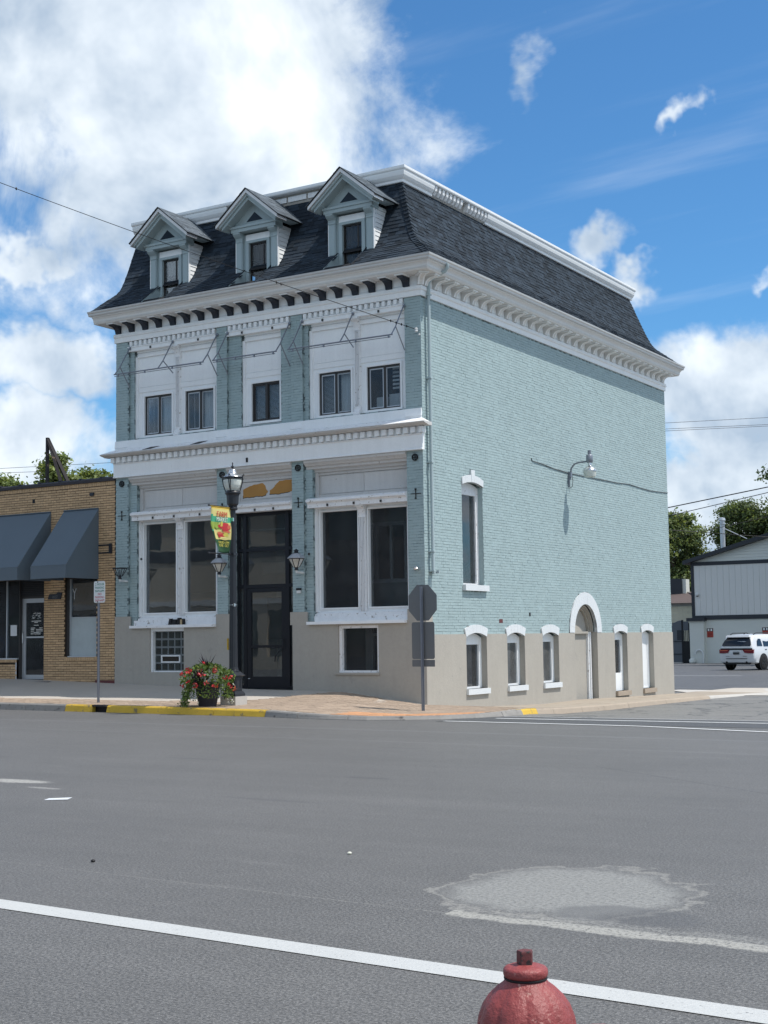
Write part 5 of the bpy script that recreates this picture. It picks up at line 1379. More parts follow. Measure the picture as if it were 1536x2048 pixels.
for a0, a1, z0, z1, pr in lay_bricks('x', -1, .012, .45, 1.06, .0707, .2135, .0135, lambda z: [(-19, -13.85)], .0125, .0025): nb.append(('x', .012, -1, a0, a1, z0, z1, pr))
x = -19.0
while x < NX1 - .05:                      # soldier courses
    nb.append(('x', .012, -1, x, x + .058, 6.045, 6.155, .013)); x += .0695
x = -11.93
while x < -10.74: nb.append(('x', .012, -1, x, x + .058, 1.11, 1.20, .03)); x += .0695
x = -18.98
while x < -13.9: nb.append(('x', .012, -1, x, x + .058, 1.065, 1.148, .03)); x += .0695
brick_boxes(nb, N, MT['tan_brick'])
MB().prism([(-.3, 6.16), (.05, 6.16), (.06, 6.24), (.03, 6.275), (-.3, 6.28)], lambda u, v, t: (t, -u, v), NX0, NX1 + .0).build('coping', 'coping', N)
mb = MB()
for i in range(11): x = -18.6 + i * .8; mb.prism([(-.32, 6.281), (.055, 6.279), (.02, 6.30), (-.32, 6.31)], lambda u, v, t: (t, -u, v), x, x + .10)
mb.build('coping_joint', 'coping', N)
# left window, door, louvre, right window
nbx('sill', 'alu', -26, -13.82, -.01, .2, 1.15, 1.19)
for x in (-19.5, -17.4, -15.9, -14.43, -13.87): nbx('window_mullion', 'alu', x + .01, x + .045, .125, .165, 1.19, 3.46)
nbx('corner_trim', 'alu', -13.90, -13.85, .0, .2, .45, 1.149)
nbx('pane', 'glass', -26, -13.87, .145, .155, 1.19, 3.46)
nbx('door_jamb', 'bronze', -13.815, -13.785, .05, .3, .5, 3.46); nbx('door_jamb', 'bronze', -12.80, -12.755, .05, .3, 2.95, 3.46)
nbx('head_rail', 'bronze', -13.785, -12.80, .12, .2, 2.93, 3.0)
nd = thing('shop_door', None, None); nd.parent = N; nd.location = -wpos(N); WPOS[nd.name] = Vector((0, 0, 0))
mb = MB(); mb.box(-13.785, -13.655, .16, .215, .57, 2.925).box(-12.87, -12.757, .16, .215, .57, 2.925).box(-13.655, -12.87, .162, .213, 2.80, 2.925).box(-13.655, -12.87, .162, .213, .57, .70).box(-13.655, -12.87, .165, .21, 1.77, 1.815); mb.build('leaf', 'alu', nd, fix=False)
nbx('pane', 'glass', -13.655, -12.87, .185, .192, .70, 2.80, parent=nd)
MB().tube([(-13.72, .16, 1.95), (-13.72, .10, 1.93), (-13.72, .10, 1.62), (-13.72, .16, 1.60)], .013, 6).build('handle', 'chrome', nd)
for zt_, s_, txt, sx_ in ((1.87, .085, '989-723-6007', .85),): lettering(txt, s_, 'sign_white', nd, (-13.24, .158, zt_), (1, 0, 0), (0, 0, 1), sx=sx_)
for z, xs_ in ((2.26, ((-13.43, -13.05),)), (2.22, ((-13.32, -13.18),)), (2.14, ((-13.34, -13.15),)), (2.06, ((-13.46, -13.29), (-13.12, -12.99))), (2.015, ((-13.46, -13.33), (-13.25, -12.99))), (1.97, ((-13.46, -13.33), (-13.25, -12.99))), (1.925, ((-13.35, -13.12),))):
    for a, b in xs_:
        x = a; mb = MB()
        while x < b: w_ = random.uniform(.012, .03); mb.box(x, min(x + w_, b), .1805, .1835, z - .009, z + .009 + random.uniform(0, .006)); x += w_ + .007
        mb.build('lettering', 'sign_white', nd, fix=False, kind='stuff')
mb = MB()
for k in range(26):
    a = k * .55; r = .09 + .012 * k; px, pz = -13.24 + .16 * math.cos(a) * (1 if k % 2 else .8), 2.42 + .075 * math.sin(a * 1.7)
    mb.tube([(px - .03, .181, pz), (px, .181, pz + .022 * math.sin(a * 3)), (px + .035, .181, pz + .004)], .005, 4)
mb.build('script_logo', 'sign_white', nd)
for i in range(8): nbx('louvre_slat', 'dark_trim', -13.78, -12.80, .10 + .0, .15, 3.02 + .055 * i, 3.055 + .055 * i)
nbx('louvre_back', 'car_black', -13.78, -12.80, .17, .2, 3.0, 3.46)
nbx('window_jamb', 'bronze', -11.93, -11.84, .06, .26, 1.205, 3.44); nbx('window_mullion', 'alu', -11.84, -11.81, .10, .2, 1.205, 3.44); nbx('window_mullion', 'alu', -10.75, -10.72, .10, .2, 1.205, 3.44)
nbx('sill', 'alu', -11.84, -10.72, .02, .2, 1.205, 1.235)
nbx('pane', 'glass', -11.81, -10.75, .15, .158, 2.34, 3.44); nbx('frosted_pane', 'frosted', -11.81, -10.75, .145, .158, 1.235, 2.325); nbx('rail', 'alu', -11.81, -10.75, .13, .17, 2.325, 2.345)
lettering('Y', .45, 'alu', N, (-11.70, .146, 2.86), (1, 0, 0), (0, 0, 1), sx=.62)
nbx('hanging_lamp_shade', 'wood_raw', -11.25, -10.98, .5, .75, 2.55, 2.82); nbx('interior_rail', 'teal_in', -11.81, -10.9, .30, .33, 2.66, 2.78)
mb = MB(); mb.quad((-26, 4.5, .4), (-10.1, 4.5, .4), (-10.1, 4.5, 4), (-26, 4.5, 4)); mb.quad((-26, .3, .55), (-10.1, .3, .55), (-10.1, 4.5, .55), (-26, 4.5, .55)); mb.quad((-26, .3, 3.6), (-10.1, .3, 3.6), (-10.1, 4.5, 3.6), (-26, 4.5, 3.6)); mb.quad((-10.1, .3, .4), (-10.1, 4.5, .4), (-10.1, 4.5, 4), (-10.1, .3, 4)); mb.build('interior_wall', 'dark_in', N)
nbx('soffit_light', 'plastic_w', -14.05, -14.0, .5, .55, 3.28, 3.33); nbx('soffit_light', 'plastic_w', -14.62, -14.57, .5, .55, 3.28, 3.33)
npl = thing('number_plate', 'small dark slanted plate with house number on the tan brick pier', 'sign', (-12.27, 0, 2.9))
MB().prism([(-12.58, 2.87), (-12.08, 2.87), (-12.02, 3.06), (-12.20, 3.07), (-12.24, 3.02), (-12.52, 3.02)], lambda u, v, t: (u, t, v), -.035, -.004).build('plate', 'dark_trim', npl)
lettering('1027', .12, 'sign_back', npl, (-12.30, -.037, 2.895), (1, 0, 0), (0, 0, 1), sx=.95)
for x, z in ((-13.20, 5.77), (-10.88, 5.82)): nbx('hole', 'wire', x - .05, x + .05, -.006, .0, z - .06, z + .06) if x < -12 else nbx('conduit_stub', 'iron', x - .07, x + .07, -.05, .0, z - .045, z + .045)
bk = MB(); bk.box(-10.62, -10.20, -.03, .0, 4.33, 4.37).box(-10.62, -10.20, -.03, .0, 4.11, 4.15).box(-10.20, -10.12, -.07, .0, 4.10, 4.38)
solid('wall_bracket', 'iron', 'black iron bracket of two bars on the tan brick near the awning', 'bracket', bk, (-10.4, 0, 4.1))
nbx('threshold', 'iron', -13.3, -12.3, -.25, .0, .49, .52); nbx('patch', 'hyd_dark', -10.75, -10.02, -.012, -.001, .46, .56)


def awning(x0, x1, label):
    A = thing('awning', label, 'awning', ((x0 + x1) / 2, 0, 3.4), 'charcoal canvas awnings on the brick shop')
    zt_, zv, zb_, pj = 5.40, 3.76, 3.40, 1.30
    mb = MB(); t = .012
    mb.hexa([(x0, -.005, zt_ - t), (x1, -.005, zt_ - t), (x1, -pj, zv - t), (x0, -pj, zv - t), (x0, -.005, zt_), (x1, -.005, zt_), (x1, -pj, zv), (x0, -pj, zv)]); mb.build('canopy', 'awning', A)
    MB().box(x0, x1, -pj - .006, -pj + .006, zb_, zv - .001).build('valance', 'awning', A)
    for x in (x0, x1): MB().prism([(-.006, zb_), (-.006, zt_ - t), (-pj + .008, zv - t), (-pj + .008, zb_)], lambda u, v, tt: (tt, u, v), x - .004, x + .004).build('side_panel', 'awning', A)
    MB().tube([(x0, -pj - .004, zv + .004), (x1, -pj - .004, zv + .004)], .009, 6).build('welt', 'awning', A)
    MB().box(x0, x1, -.04, -.002, zt_, zt_ + .025).build('head_bar', 'awning', A)
    return A


awning(-11.98, -10.64, 'narrow charcoal awning nearest the blue-green building, over the window with the letter Y')
awning(-17.6, -12.50, 'wide charcoal awning over the shop window left of the door')
ps = MB(); ps.box(-14.24, -13.98, .128, .131, 1.84, 2.16); solid('window_poster', 'paper', 'pale paper notice taped inside the shop window', 'poster', ps, (-14.1, .13, 1.84))
NS_ = thing('open_sign', 'oval neon OPEN sign in the shop window with blue ring and red letters', 'sign', (-15.05, .2, 1.3))
MB().tube([(-15.0 + .52 * math.cos(2 * math.pi * i / 40), .22, 1.555 + .235 * math.sin(2 * math.pi * i / 40)) for i in range(41)], .011, 6).build('ring', 'neon_blue', NS_)
for i, chs in enumerate(([[(0, 0), (0, 1), (1, 1), (1, 0), (0, 0)]], [[(0, 0), (0, 1), (1, 1), (1, .5), (0, .5)]], [[(1, 0), (0, 0), (0, 1), (1, 1)], [(0, .5), (.8, .5)]], [[(0, 0), (0, 1), (1, 0), (1, 1)]])):
    mb = MB()
    for ch in chs: mb.tube([(-15.0 - .36 + i * .19 + u * .13, .21, 1.44 + v * .23) for u, v in ch], .009, 5)
    mb.build('letter', 'neon_red', NS_)
MB().box(-15.5, -14.5, .24, .25, 1.33, 1.78).build('backing', 'car_black', NS_)
# steel A-frame left on the roof
SF = thing('steel_tripod', 'rusty black steel post with two raking legs standing on the shop roof', 'tripod', (-22, 10, 5.7))
MB().box(-22.45, -22.35, 9.70, 9.80, 5.71, 9.56).build('post', 'rust', SF)
for e in ((-20.95, 9.9), (-20.55, 10.3)): MB().tube([(-22.38, 9.75, 9.50), (e[0], e[1], 5.72)], .085, 4).build('leg', 'rust', SF)

# ================================================================ THINGS FIXED TO THE CORNER BUILDING
def awning_frame(xs_, label, y=.0):
    A = thing('bare_awning', label, 'awning', ((xs_[0] + xs_[-1]) / 2, 0, 8.9), 'bare awning frames under the cornice')
    zt_, zm, zb_, zw = 9.86, 9.25, 9.02, 8.74
    for i, x in enumerate(xs_):
        x2 = x + .05 * (0 if i == 0 else 0)
        MB().tube([(x, -.05, zt_), (x, -.46, zm), (x, -.66, zb_)], .017, 6).build('rafter', 'steel_post', A)
        MB().tube([(x, -.45, zm + .02), (x, -.03, zw + (.25 if 0 < i < len(xs_) - 1 else 0))], .015, 6).build('strut', 'steel_post', A)
        MB().box(x - .03, x + .03, -.055, -.021, zt_ - .04, zt_ + .04).build('wall_plate', 'steel_post', A)
    MB().tube([(xs_[0] - .03, -.66, zb_), (xs_[-1] + .03, -.66, zb_)], .019, 6).build('front_bar', 'steel_post', A)
    MB().tube([(xs_[0] - .01, -.66, zb_ - .055), (xs_[-1] - .02, -.66, zb_ - .055)], .010, 5).build('lower_rod', 'steel_post', A)
    n = 4
    for i in range(n): x = xs_[0] + .12 + (xs_[-1] - xs_[0] - .2) * i / (n - 1); MB().box(x - .015, x + .015, -.68, -.64, zb_ - .07, zb_ + .0).build('clip', 'steel_post', A)


awning_frame([-9.45, -7.89, -6.34], 'bare pipe awning frame over the left pair of upper windows')
awning_frame([-5.98, -3.94], 'bare pipe awning frame over the middle upper window')
awning_frame([-3.53, -1.96, -.45], 'bare pipe awning frame over the right pair of upper windows near the corner')


def lantern(x, z, label, broken=False):
    L = thing('wall_lantern', label, 'lantern', (x, -.02, z), 'carriage lanterns on the front wall')
    y = -.30
    k, r0 = 6, R_(30)
    MB().lathe([(.07, .0), (.07, .02), (.055, .035)], (x, -.06, z - .03), 12).tube([(x, -.02, z), (x, -.18, z - .005), (x, y, z + .0), (x, y, z + .05)], .030, 8).build('arm', 'plastic_w', L, smooth=True)
    MB().lathe([(.045, .04), (.055, .06), (.04, .10), (.07, .12)], (x, y, z), 8).build('fitter', 'iron', L)
    zb_, zt_ = z + .12, z + .34; rb, rt = .075, .20
    mb = MB()
    for i in range(k):
        a = r0 + 2 * math.pi * i / k; mb.tube([(x + rb * math.cos(a), y + rb * math.sin(a), zb_), (x + rt * math.cos(a), y + rt * math.sin(a), zt_)], .011, 5)
        b = r0 + 2 * math.pi * (i + 1) / k; mb.tube([(x + rt * math.cos(a), y + rt * math.sin(a), zt_), (x + rt * math.cos(b), y + rt * math.sin(b), zt_)], .014, 5)
    mb.build('cage', 'iron', L)
    if not broken:
        for i in range(k):
            a, b = r0 + 2 * math.pi * i / k, r0 + 2 * math.pi * (i + 1) / k
            MB().quad((x + rb * math.cos(a), y + rb * math.sin(a), zb_), (x + rb * math.cos(b), y + rb * math.sin(b), zb_), (x + rt * .97 * math.cos(b), y + rt * .97 * math.sin(b), zt_), (x + rt * .97 * math.cos(a), y + rt * .97 * math.sin(a), zt_)).build('pane', 'lant_glass', L)
        MB().lathe([(.225, .345), (.23, .355), (.17, .42), (.115, .46), (.09, .475)], (x, y, z), 6, rot0=r0).build('roof', 'lead', L)
        MB().lathe([(.075, .47), (.085, .49), (.05, .50), (.05, .53), (.075, .54), (.03, .575), (.01, .59)], (x, y, z), 10).build('finial', 'iron', L)
    else:
        MB().lathe([(.215, .335), (.215, .352), (.0, .353)], (x, y, z), 6, rot0=r0).build('rim', 'iron', L)
        MB().lathe([(.015, .1), (.015, .30)], (x, y, z), 6).build('candle', 'iron', L)


lantern(-9.57, 3.31, 'open-topped black lantern without a roof at the left edge of the blue-green front', True)
lantern(-6.09, 3.31, 'grey-roofed carriage lantern behind the street lamp')
lantern(-3.60, 3.33, 'grey-roofed carriage lantern right of the black entrance')
# security lamp on the side wall
SL = thing('security_lamp', 'curved-arm security lamp on the sunlit side wall', 'lamp', (0, 8.65, 6.4))
yl = 8.65
MB().tube([(.06, yl, 6.22), (.07, yl, 6.42), (.10, yl, 6.56), (.20, yl, 6.68), (.34, yl, 6.72), (.60, yl, 6.73)], .028, 8).build('arm', 'steel_post', SL, smooth=True)
mb = MB(); mb.box(.0, .10, yl - .06, yl + .06, 6.30, 6.46).box(.0, .06, yl - .05, yl - .02, 6.0, 6.32); mb.build('wall_bracket', 'steel_post', SL, fix=False)
MB().tube([(.09, yl + .05, 6.42), (.10, yl + .10, 6.2), (.09, yl + .06, 6.02), (.02, yl + .02, 5.98)], .011, 5).build('lead_wire', 'cable_grey', SL)
MB().lathe([(.085, 6.69), (.10, 6.71), (.10, 6.90), (.085, 6.92), (.05, 6.93), (.05, 7.02), (.055, 7.05), (.03, 7.06)], (.69, yl, 0), 14).build('head', 'steel_post', SL, smooth=True)
MB().lathe([(.05, 6.70), (.05, 6.60), (.06, 6.585), (.15, 6.53), (.205, 6.46), (.21, 6.435), (.20, 6.43)], (.69, yl, 0), 20).build('reflector', 'chrome', SL, smooth=True)
MB().lathe([(.195, 6.432), (.19, 6.38), (.165, 6.27), (.15, 6.26)], (.69, yl, 0), 20).build('refractor', 'lens', SL, smooth=True)
mb = MB().tube([(.022, 6.10, 6.62), (.022, 6.14, 6.55), (.022, 6.9, 6.515), (.022, 7.6, 6.46), (.022, 8.65, 6.43), (.022, 10.3, 6.44), (.022, 12.4, 6.46), (.022, 13.4, 6.50), (.022, 14.4, 6.46), (.022, 15.3, 6.44), (.022, 16.94, 6.50)], .013, 5)
solid('wall_cable', 'cable_grey', 'grey cable sagging across the sunlit side wall behind the security lamp', 'cable', mb, (0, 6.1, 6.6))
# overhead service drop to the corner
ins = thing('cable_anchor', 'small insulator anchor on the front corner where the overhead cable ends', 'insulator', (-.03, 0, 9.18))
MB().tube([(-.05, 0, 9.18), (-.05, -.12, 9.18)], .012, 6).build('bolt', 'chrome', ins); MB().lathe([(.03, -.05), (.045, -.03), (.03, 0), (.045, .03), (.03, .05)], (-.05, -.13, 9.18), 8).build('spool', 'plastic_w', ins); MB().lathe([(.02, -.14), (.03, -.12), (.02, -.1)], (.02, -.10, 9.18), 8).build('spool', 'plastic_w', ins)
P0, P1 = Vector((-7.84, -6.46, 12.92)), Vector((-.06, -.14, 9.20)); pts = []
dirw = (P0 - P1); P2 = P1 + dirw * 2.2
for i in range(41):
    u = i / 40; p = P1 + (P2 - P1) * u; p.z -= .3 * 4 * u * (1 - u); pts.append(p)
WL = thing('service_cable', 'thin black overhead cable running down from the upper left to the building corner', 'cable', tuple(P1))
MB().tube(pts, .0085, 5).build('strand', 'wire', WL)
for f in (.010, .016, .022, .028): q = P1 + (P2 - P1) * f - Vector((0, 0, 1.2 * f * (1 - f))); MB().lathe([(.012, -.03), (.022, 0), (.012, .03)], tuple(q), 6).build('clamp', 'wire', WL)
for f in (.150, .155, .437): q = P1 + (P2 - P1) * f - Vector((0, 0, 1.2 * f * (1 - f))); MB().lathe([(.01, -.035), (.028, 0), (.01, .035)], tuple(q), 6).build('clamp', 'wire', WL)
dh = thing('wall_dish', 'small round silver fitting on the corner pier left of the stop sign', 'fitting', (-.2, -.02, 3.3)); MB().lathe([(.02, 0), (.055, .0), (.07, .03), (.045, .07), (.02, .08)], (-.20, -.08, 3.27), 12).build('body', 'chrome', dh, smooth=True)
db = thing('door_bell_box', 'tiny torn black and white call box on the pier right of the entrance', 'box', (-3.72, -.02, 2.86)); MB().box(-3.78, -3.66, -.05, -.012, 2.80, 2.87).build('cover', 'plastic_w', db); MB().box(-3.79, -3.65, -.055, -.012, 2.872, 2.93).build('torn_top', 'wire', db)
sk = thing('broken_board', 'dark broken scrap lying on the left shop window sill', 'debris', (-7.8, -.06, 2.06))
mb = MB()
for x, w_, z in ((-8.05, .10, .17), (-7.93, .14, .15), (-7.76, .12, .19), (-7.62, .10, .16)): mb.hexa([(x, -.06, 2.061), (x + w_, -.05, 2.061), (x + w_, .04, 2.061), (x, .04, 2.061), (x + .02, -.03, 2.06 + z), (x + w_ - .02, -.02, 2.05 + z), (x + w_ - .01, .04, 2.06 + z), (x + .03, .04, 2.06 + z)])
mb.build('scrap', 'wire', sk); BX('splinter', 'wood_raw', sk, -7.60, -7.55, -.09, -.065, 2.062, 2.2)


# ================================================================ STREET FURNITURE
# ---- stop sign seen from behind
px_, py_ = 2.07, -3.75; zg = zsw(px_, py_)
ST = thing('stop_sign', 'octagonal stop sign seen from its bare grey back on a channel post at the corner', 'sign', (px_, py_, zg))
def uchan(mb, x, y, z0, z1, w, ang):
    r = Vector((math.cos(ang), math.sin(ang), 0)); f = Vector((-r.y, r.x, 0)); c0 = Vector((x, y, 0))
    for a, b, p, q in ((-w, -w * .45, 0, .006), (w * .45, w, 0, .006), (-w * .45, -w * .40, 0, .032), (w * .40, w * .45, 0, .032), (-w * .42, w * .42, .027, .033)):
        mb.hexa([c0 + r * u + f * v + Vector((0, 0, z)) for z in (z0, z1) for u, v in ((a, p), (b, p), (b, q), (a, q))])
    return mb
# sign faces away from the camera; its plane is a little turned
sa = R_(-8); sr = Vector((math.cos(sa), math.sin(sa), 0)); sf = Vector((-sr.y, sr.x, 0)); zc = 2.355
uchan(MB(), px_, py_, zg - .05, 2.70, .042, sa + math.pi).build('post', 'steel_post', ST)
def sgn(name, pts, mat, d=.035, th=.004, face=None):
    fn = lambda u, v, t: Vector((px_, py_, 0)) + sr * u + sf * t + Vector((0, 0, v))
    MB().prism(pts, fn, d, d + th).build(name, mat, ST)
    if face: MB().prism([(u * .98, zc + (v - zc) * .98 if name == 'octagon' else v) for u, v in pts], fn, d + th + .0005, d + th + .0012).build(name + '_face', face, ST)
R8 = .381 / math.cos(R_(22.5)); sgn('octagon', [(R8 * math.cos(R_(22.5 + 45 * i)), zc + R8 * math.sin(R_(22.5 + 45 * i))) for i in range(8)], 'sign_back', face='sign_redp')
def rrect(x0, x1, z0, z1, r, n=4):
    o = []
    for cx, cz, a in ((x1 - r, z1 - r, 0), (x0 + r, z1 - r, 90), (x0 + r, z0 + r, 180), (x1 - r, z0 + r, 270)):
        for i in range(n + 1): o.append((cx + r * math.cos(R_(a + 90 * i / n)), cz + r * math.sin(R_(a + 90 * i / n))))
    return o
sgn('square_plate', rrect(-.305, .305, 1.16, 1.945, .045), 'sign_back', face='sign_white'); sgn('lower_plate', rrect(-.305, .305, 1.0, 1.145, .015), 'sign_back', face='sign_white')
MB().prism(rrect(-.27, -.11, 1.76, 1.90, .01), lambda u, v, t: Vector((px_, py_, 0)) + sr * u + sf * t + Vector((0, 0, v)), .0325, .0345).build('sticker', 'sign_back', ST, label='paler rectangular maker sticker')
MB().prism(rrect(-.305, -.10, 1.30, 1.62, .005), lambda u, v, t: Vector((px_, py_, 0)) + sr * u + sf * t + Vector((0, 0, v)), .0335, .0345).build('stain', 'steel_post', ST) if False else None
lettering('STOP', .30, 'sign_white', ST, Vector((px_, py_, 2.25)) + sf * .0405, -sr, (0, 0, 1))
mb = MB()
for z in (2.62, 2.10, 1.85, 1.25, 1.07): c = Vector((px_, py_, z)) - sf * .004; mb.box(c.x - .010, c.x + .010, c.y - .012, c.y + .004, z - .01, z + .01)
mb.build('bolt', 'chrome', ST)

# ---- parking sign by the drain
qx, qy = -6.67, -4.25; zg = zsw(qx, qy)
PS = thing('parking_sign', 'white two-hour parking sign with green and red print on a slim steel post', 'sign', (qx, qy, zg))
uchan(MB(), qx, qy, zg - .05, 3.02, .038, math.pi).build('post', 'steel_post', PS)
sx0, sx1, sz0, sz1 = qx - .125, qx + .235, 2.57, 3.09
MB().prism(rrect(sx0, sx1, sz0, sz1, .045), lambda u, v, t: (u, t, v), qy - .040, qy - .036).build('plate', 'sign_white', PS)
cx = (sx0 + sx1) / 2
for txt, s_, z, col, k in (('2 HOUR', .085, 2.985, 'sign_green', .95), ('PARKING', .078, 2.905, 'sign_green', .92), ('8AM-6PM', .078, 2.825, 'sign_green', .92), ('NO', .078, 2.750, 'sign_redp', 1), ('PARKING', .078, 2.675, 'sign_redp', .92), ('2AM-6AM', .078, 2.600, 'sign_redp', .92)):
    lettering(txt, s_, col, PS, (cx + .01, qy - .0415, z), (1, 0, 0), (0, 0, 1), sx=k)
mb = MB(); mb.box(qx - .012, qx + .012, qy - .05, qy - .040, 3.055, 3.08).box(qx - .012, qx + .012, qy - .05, qy - .04, 2.578, 2.60); mb.build('bolt', 'iron', PS)

# ---- street lamp
lx, ly = -2.62, -4.20; zg = zsw(lx, ly); z0 = zg
LP = thing('street_lamp', 'ornamental black street lamp with glass globe on a square base in front of the entrance', 'street lamp', (lx, ly, zg))
def sq(mb, h, a, b): h *= .64; return mb.box(lx - h, lx + h, ly - h, ly + h, a, b)
sq(MB(), .335, zg - .1, .355).build('plinth', 'conc_light', LP)
mb = MB(); sq(mb, .29, .3555, .41); mb.hexa([(lx + sx * h * .64, ly + sy_ * h * .64, z) for h, z in ((.29, .41), (.24, .47)) for sx, sy_ in ((-1, -1), (1, -1), (1, 1), (-1, 1))]); sq(mb, .215, .47, .80)
for a in range(4):
    ca, sa_ = math.cos(a * math.pi / 2), math.sin(a * math.pi / 2)
    for u0, u1, v0, v1 in ((-.17, -.135, .50, .77), (.135, .17, .50, .77), (-.135, .135, .50, .53), (-.135, .135, .74, .77), (-.10, -.075, .55, .72), (.075, .10, .55, .72)):
        mb.hexa([(lx + (ca * d - sa_ * u) * .64, ly + (sa_ * d + ca * u) * .64, v) for v in (v0, v1) for u, d in ((u0, .21), (u1, .21), (u1, .228), (u0, .228))])
mb.build('base', 'iron', LP)
mb = MB(); mb.hexa([(lx + sx * h * .64, ly + sy_ * h * .64, z) for h, z in ((.225, .801), (.30, .82)) for sx, sy_ in ((-1, -1), (1, -1), (1, 1), (-1, 1))]); mb.hexa([(lx + sx * h * .64, ly + sy_ * h * .64, z) for h, z in ((.30, .8205), (.17, .91)) for sx, sy_ in ((-1, -1), (1, -1), (1, 1), (-1, 1))])
mb.build('base_cap', 'iron', LP)
fl = lambda a, z: 1 - .07 * abs(math.cos(8 * a))
MB().lathe([(.13, .9105), (.125, .94), (.105, .955), (.11, .98), (.10, 1.0)], (lx, ly, 0), 24).build('foot_ring', 'iron', LP, smooth=True)
MB().lathe([(.098, 1.0), (.088, 2.0), (.077, 3.2), (.064, 4.58)], (lx, ly, 0), 64, rmod=fl).build('shaft', 'iron', LP)
MB().lathe([(0.0830, 4.581), (0.1120, 4.60), (0.1120, 4.63), (0.0830, 4.66), (0.0996, 4.68), (0.1369, 4.72), (0.1494, 4.92), (0.1660, 4.96), (0.1784, 4.965), (0.1784, 4.985), (0.1411, 5.03)], (lx, ly, 0), 28, rmod=lambda a, z: 1 - (.05 * abs(math.cos(9 * a)) if 4.7 < z < 4.93 else 0)).build('fitter', 'iron', LP)
MB().lathe([(0.1369, 5.031), (0.1743, 5.08), (0.2033, 5.15), (0.2175, 5.24), (0.2175, 5.285)], (lx, ly, 0), 32, rmod=lambda a, z: 1 - .012 * abs(math.cos(16 * a))).build('globe', 'lens', LP)
MB().lathe([(0.1079, 5.04), (0.1245, 5.28)], (lx, ly, 0), 12).build('reflector', 'plastic_w', LP)
mb = MB()
for i in range(14): a0 = 2 * math.pi * i / 14; mb.tube([(lx + .222 * math.cos(a0), ly + .222 * math.sin(a0), 5.288), (lx + .222 * math.cos(a0), ly + .222 * math.sin(a0), 5.335)], .018, 4)
mb.lathe([(0.2258, 5.283), (0.2258, 5.291)], (lx, ly, 0), 28).lathe([(0.2258, 5.333), (0.2258, 5.341)], (lx, ly, 0), 28); mb.build('gallery_band', 'iron', LP)
MB().lathe([(0.2175, 5.342), (0.2075, 5.36), (0.1452, 5.395), (0.1037, 5.43), (0.0871, 5.47), (0.0830, 5.50), (0.0581, 5.525), (0.0249, 5.53)], (lx, ly, 0), 32).build('dome', 'chrome', LP, smooth=True)
MB().lathe([(.03, 5.531), (.012, 5.55), (.04, 5.575), (.04, 5.59), (.015, 5.605), (.012, 5.65), (.018, 5.655), (.006, 5.685)], (lx, ly, 0), 12).build('finial', 'iron', LP, smooth=True)
for i in range(4):
    a = R_(20) + i * math.pi / 2; ca, sa_ = math.cos(a), math.sin(a); mb = MB()
    for da in (-.09, .09):
        cb, sb_ = math.cos(a + da), math.sin(a + da)
        mb.tube([(lx + r * (ca + (cb - ca) * k), ly + r * (sa_ + (sb_ - sa_) * k), z) for r, z, k in ((.158, 4.985, .0), (.195, 5.08, .4), (.228, 5.20, .9), (.241, 5.30, 1.0), (.237, 5.36, .8), (.249, 5.385, 0))], .009, 5)
    mb.tube([(lx + .249 * ca, ly + .249 * sa_, 5.36), (lx + .275 * ca, ly + .275 * sa_, 5.375), (lx + .272 * ca, ly + .272 * sa_, 5.40), (lx + .249 * ca, ly + .249 * sa_, 5.405)], .009, 5)
    mb.build('scroll_rib', 'iron', LP)
mb = MB()
for z in (4.64, 3.57): mb.box(lx - .075, lx + .075, ly - .075, ly + .075, z - .03, z + .03); mb.tube([(lx, ly - .08, z), (lx, ly - .86, z + .0)], .014, 6); mb.lathe([(.02, -.02), (.028, 0), (.02, .02)], (lx, ly - .87, z), 8)
mb.build('banner_arm', 'iron', LP)
mb = MB(); mb.lathe([(.089, 2.41), (.089, 2.425)], (lx, ly, 0), 20).box(lx + .06, lx + .10, ly - .09, ly - .05, 2.38, 2.45).box(lx + .02, lx + .08, ly - .09, ly - .06, 4.32, 4.40); mb.build('band_clamp', 'chrome', LP)
BX('outlet_tag', 'yellow', LP, lx - .108, lx - .09, ly - .10, ly - .05, 1.40, 1.66)

# ---- market banner on the lamp
BN = thing('market_banner', 'colourful farm market banner with red lettering hanging from the street lamp', 'banner', (lx, ly - .45, 3.6))
mb = MB(); nu, nv = 10, 24; zt_, zb_ = 4.62, 3.60
def bpt(u, v):          # u from the post outwards, v from the top down
    wid = .70 - .30 * max(0, (v - .42)) ** .8 * (1.0) if v > .42 else .70
    wid = max(wid, .46) + .12 * max(0, v - .93) * 8 * .6
    y = ly - .085 - u * wid; x = lx + .0 + .05 * math.sin(u * 3.0 + v * 4) * v + .07 * u * max(0, v - .35)
    return (x, y, zt_ - v * (zt_ - zb_) - .015 * math.sin(u * 3.1) * v)
def bcol(u, v):
    if v < .045: return 'b_gold'
    if v < .20: return 'b_cream' if .0 < u < .92 or v < .16 else 'b_green'
    if v < .34: return 'b_green'
    if v < .56: return 'b_lime' if u > .62 and v < .52 else ('b_green' if u > .86 else 'b_cream')
    if v < .70: return 'b_cream' if u < .86 else 'b_dark'
    return 'b_dark'
for k_, c_ in (('b_gold', (.52, .36, .06)), ('b_cream', (.58, .52, .20)), ('b_green', (.06, .34, .20)), ('b_lime', (.28, .38, .07)), ('b_dark', (.020, .070, .030)), ('b_red', (.46, .035, .045)), ('b_yel', (.52, .46, .09)), ('b_coral', (.52, .13, .07)), ('b_white', (.66, .68, .62))): MT[k_] = M('banner_print_' + k_[2:], c_, .75, .06, 8, .03, 60)
keys = ['b_gold', 'b_cream', 'b_green', 'b_lime', 'b_dark']
mb.vs([bpt(i / nu, j / nv) for j in range(nv + 1) for i in range(nu + 1)])
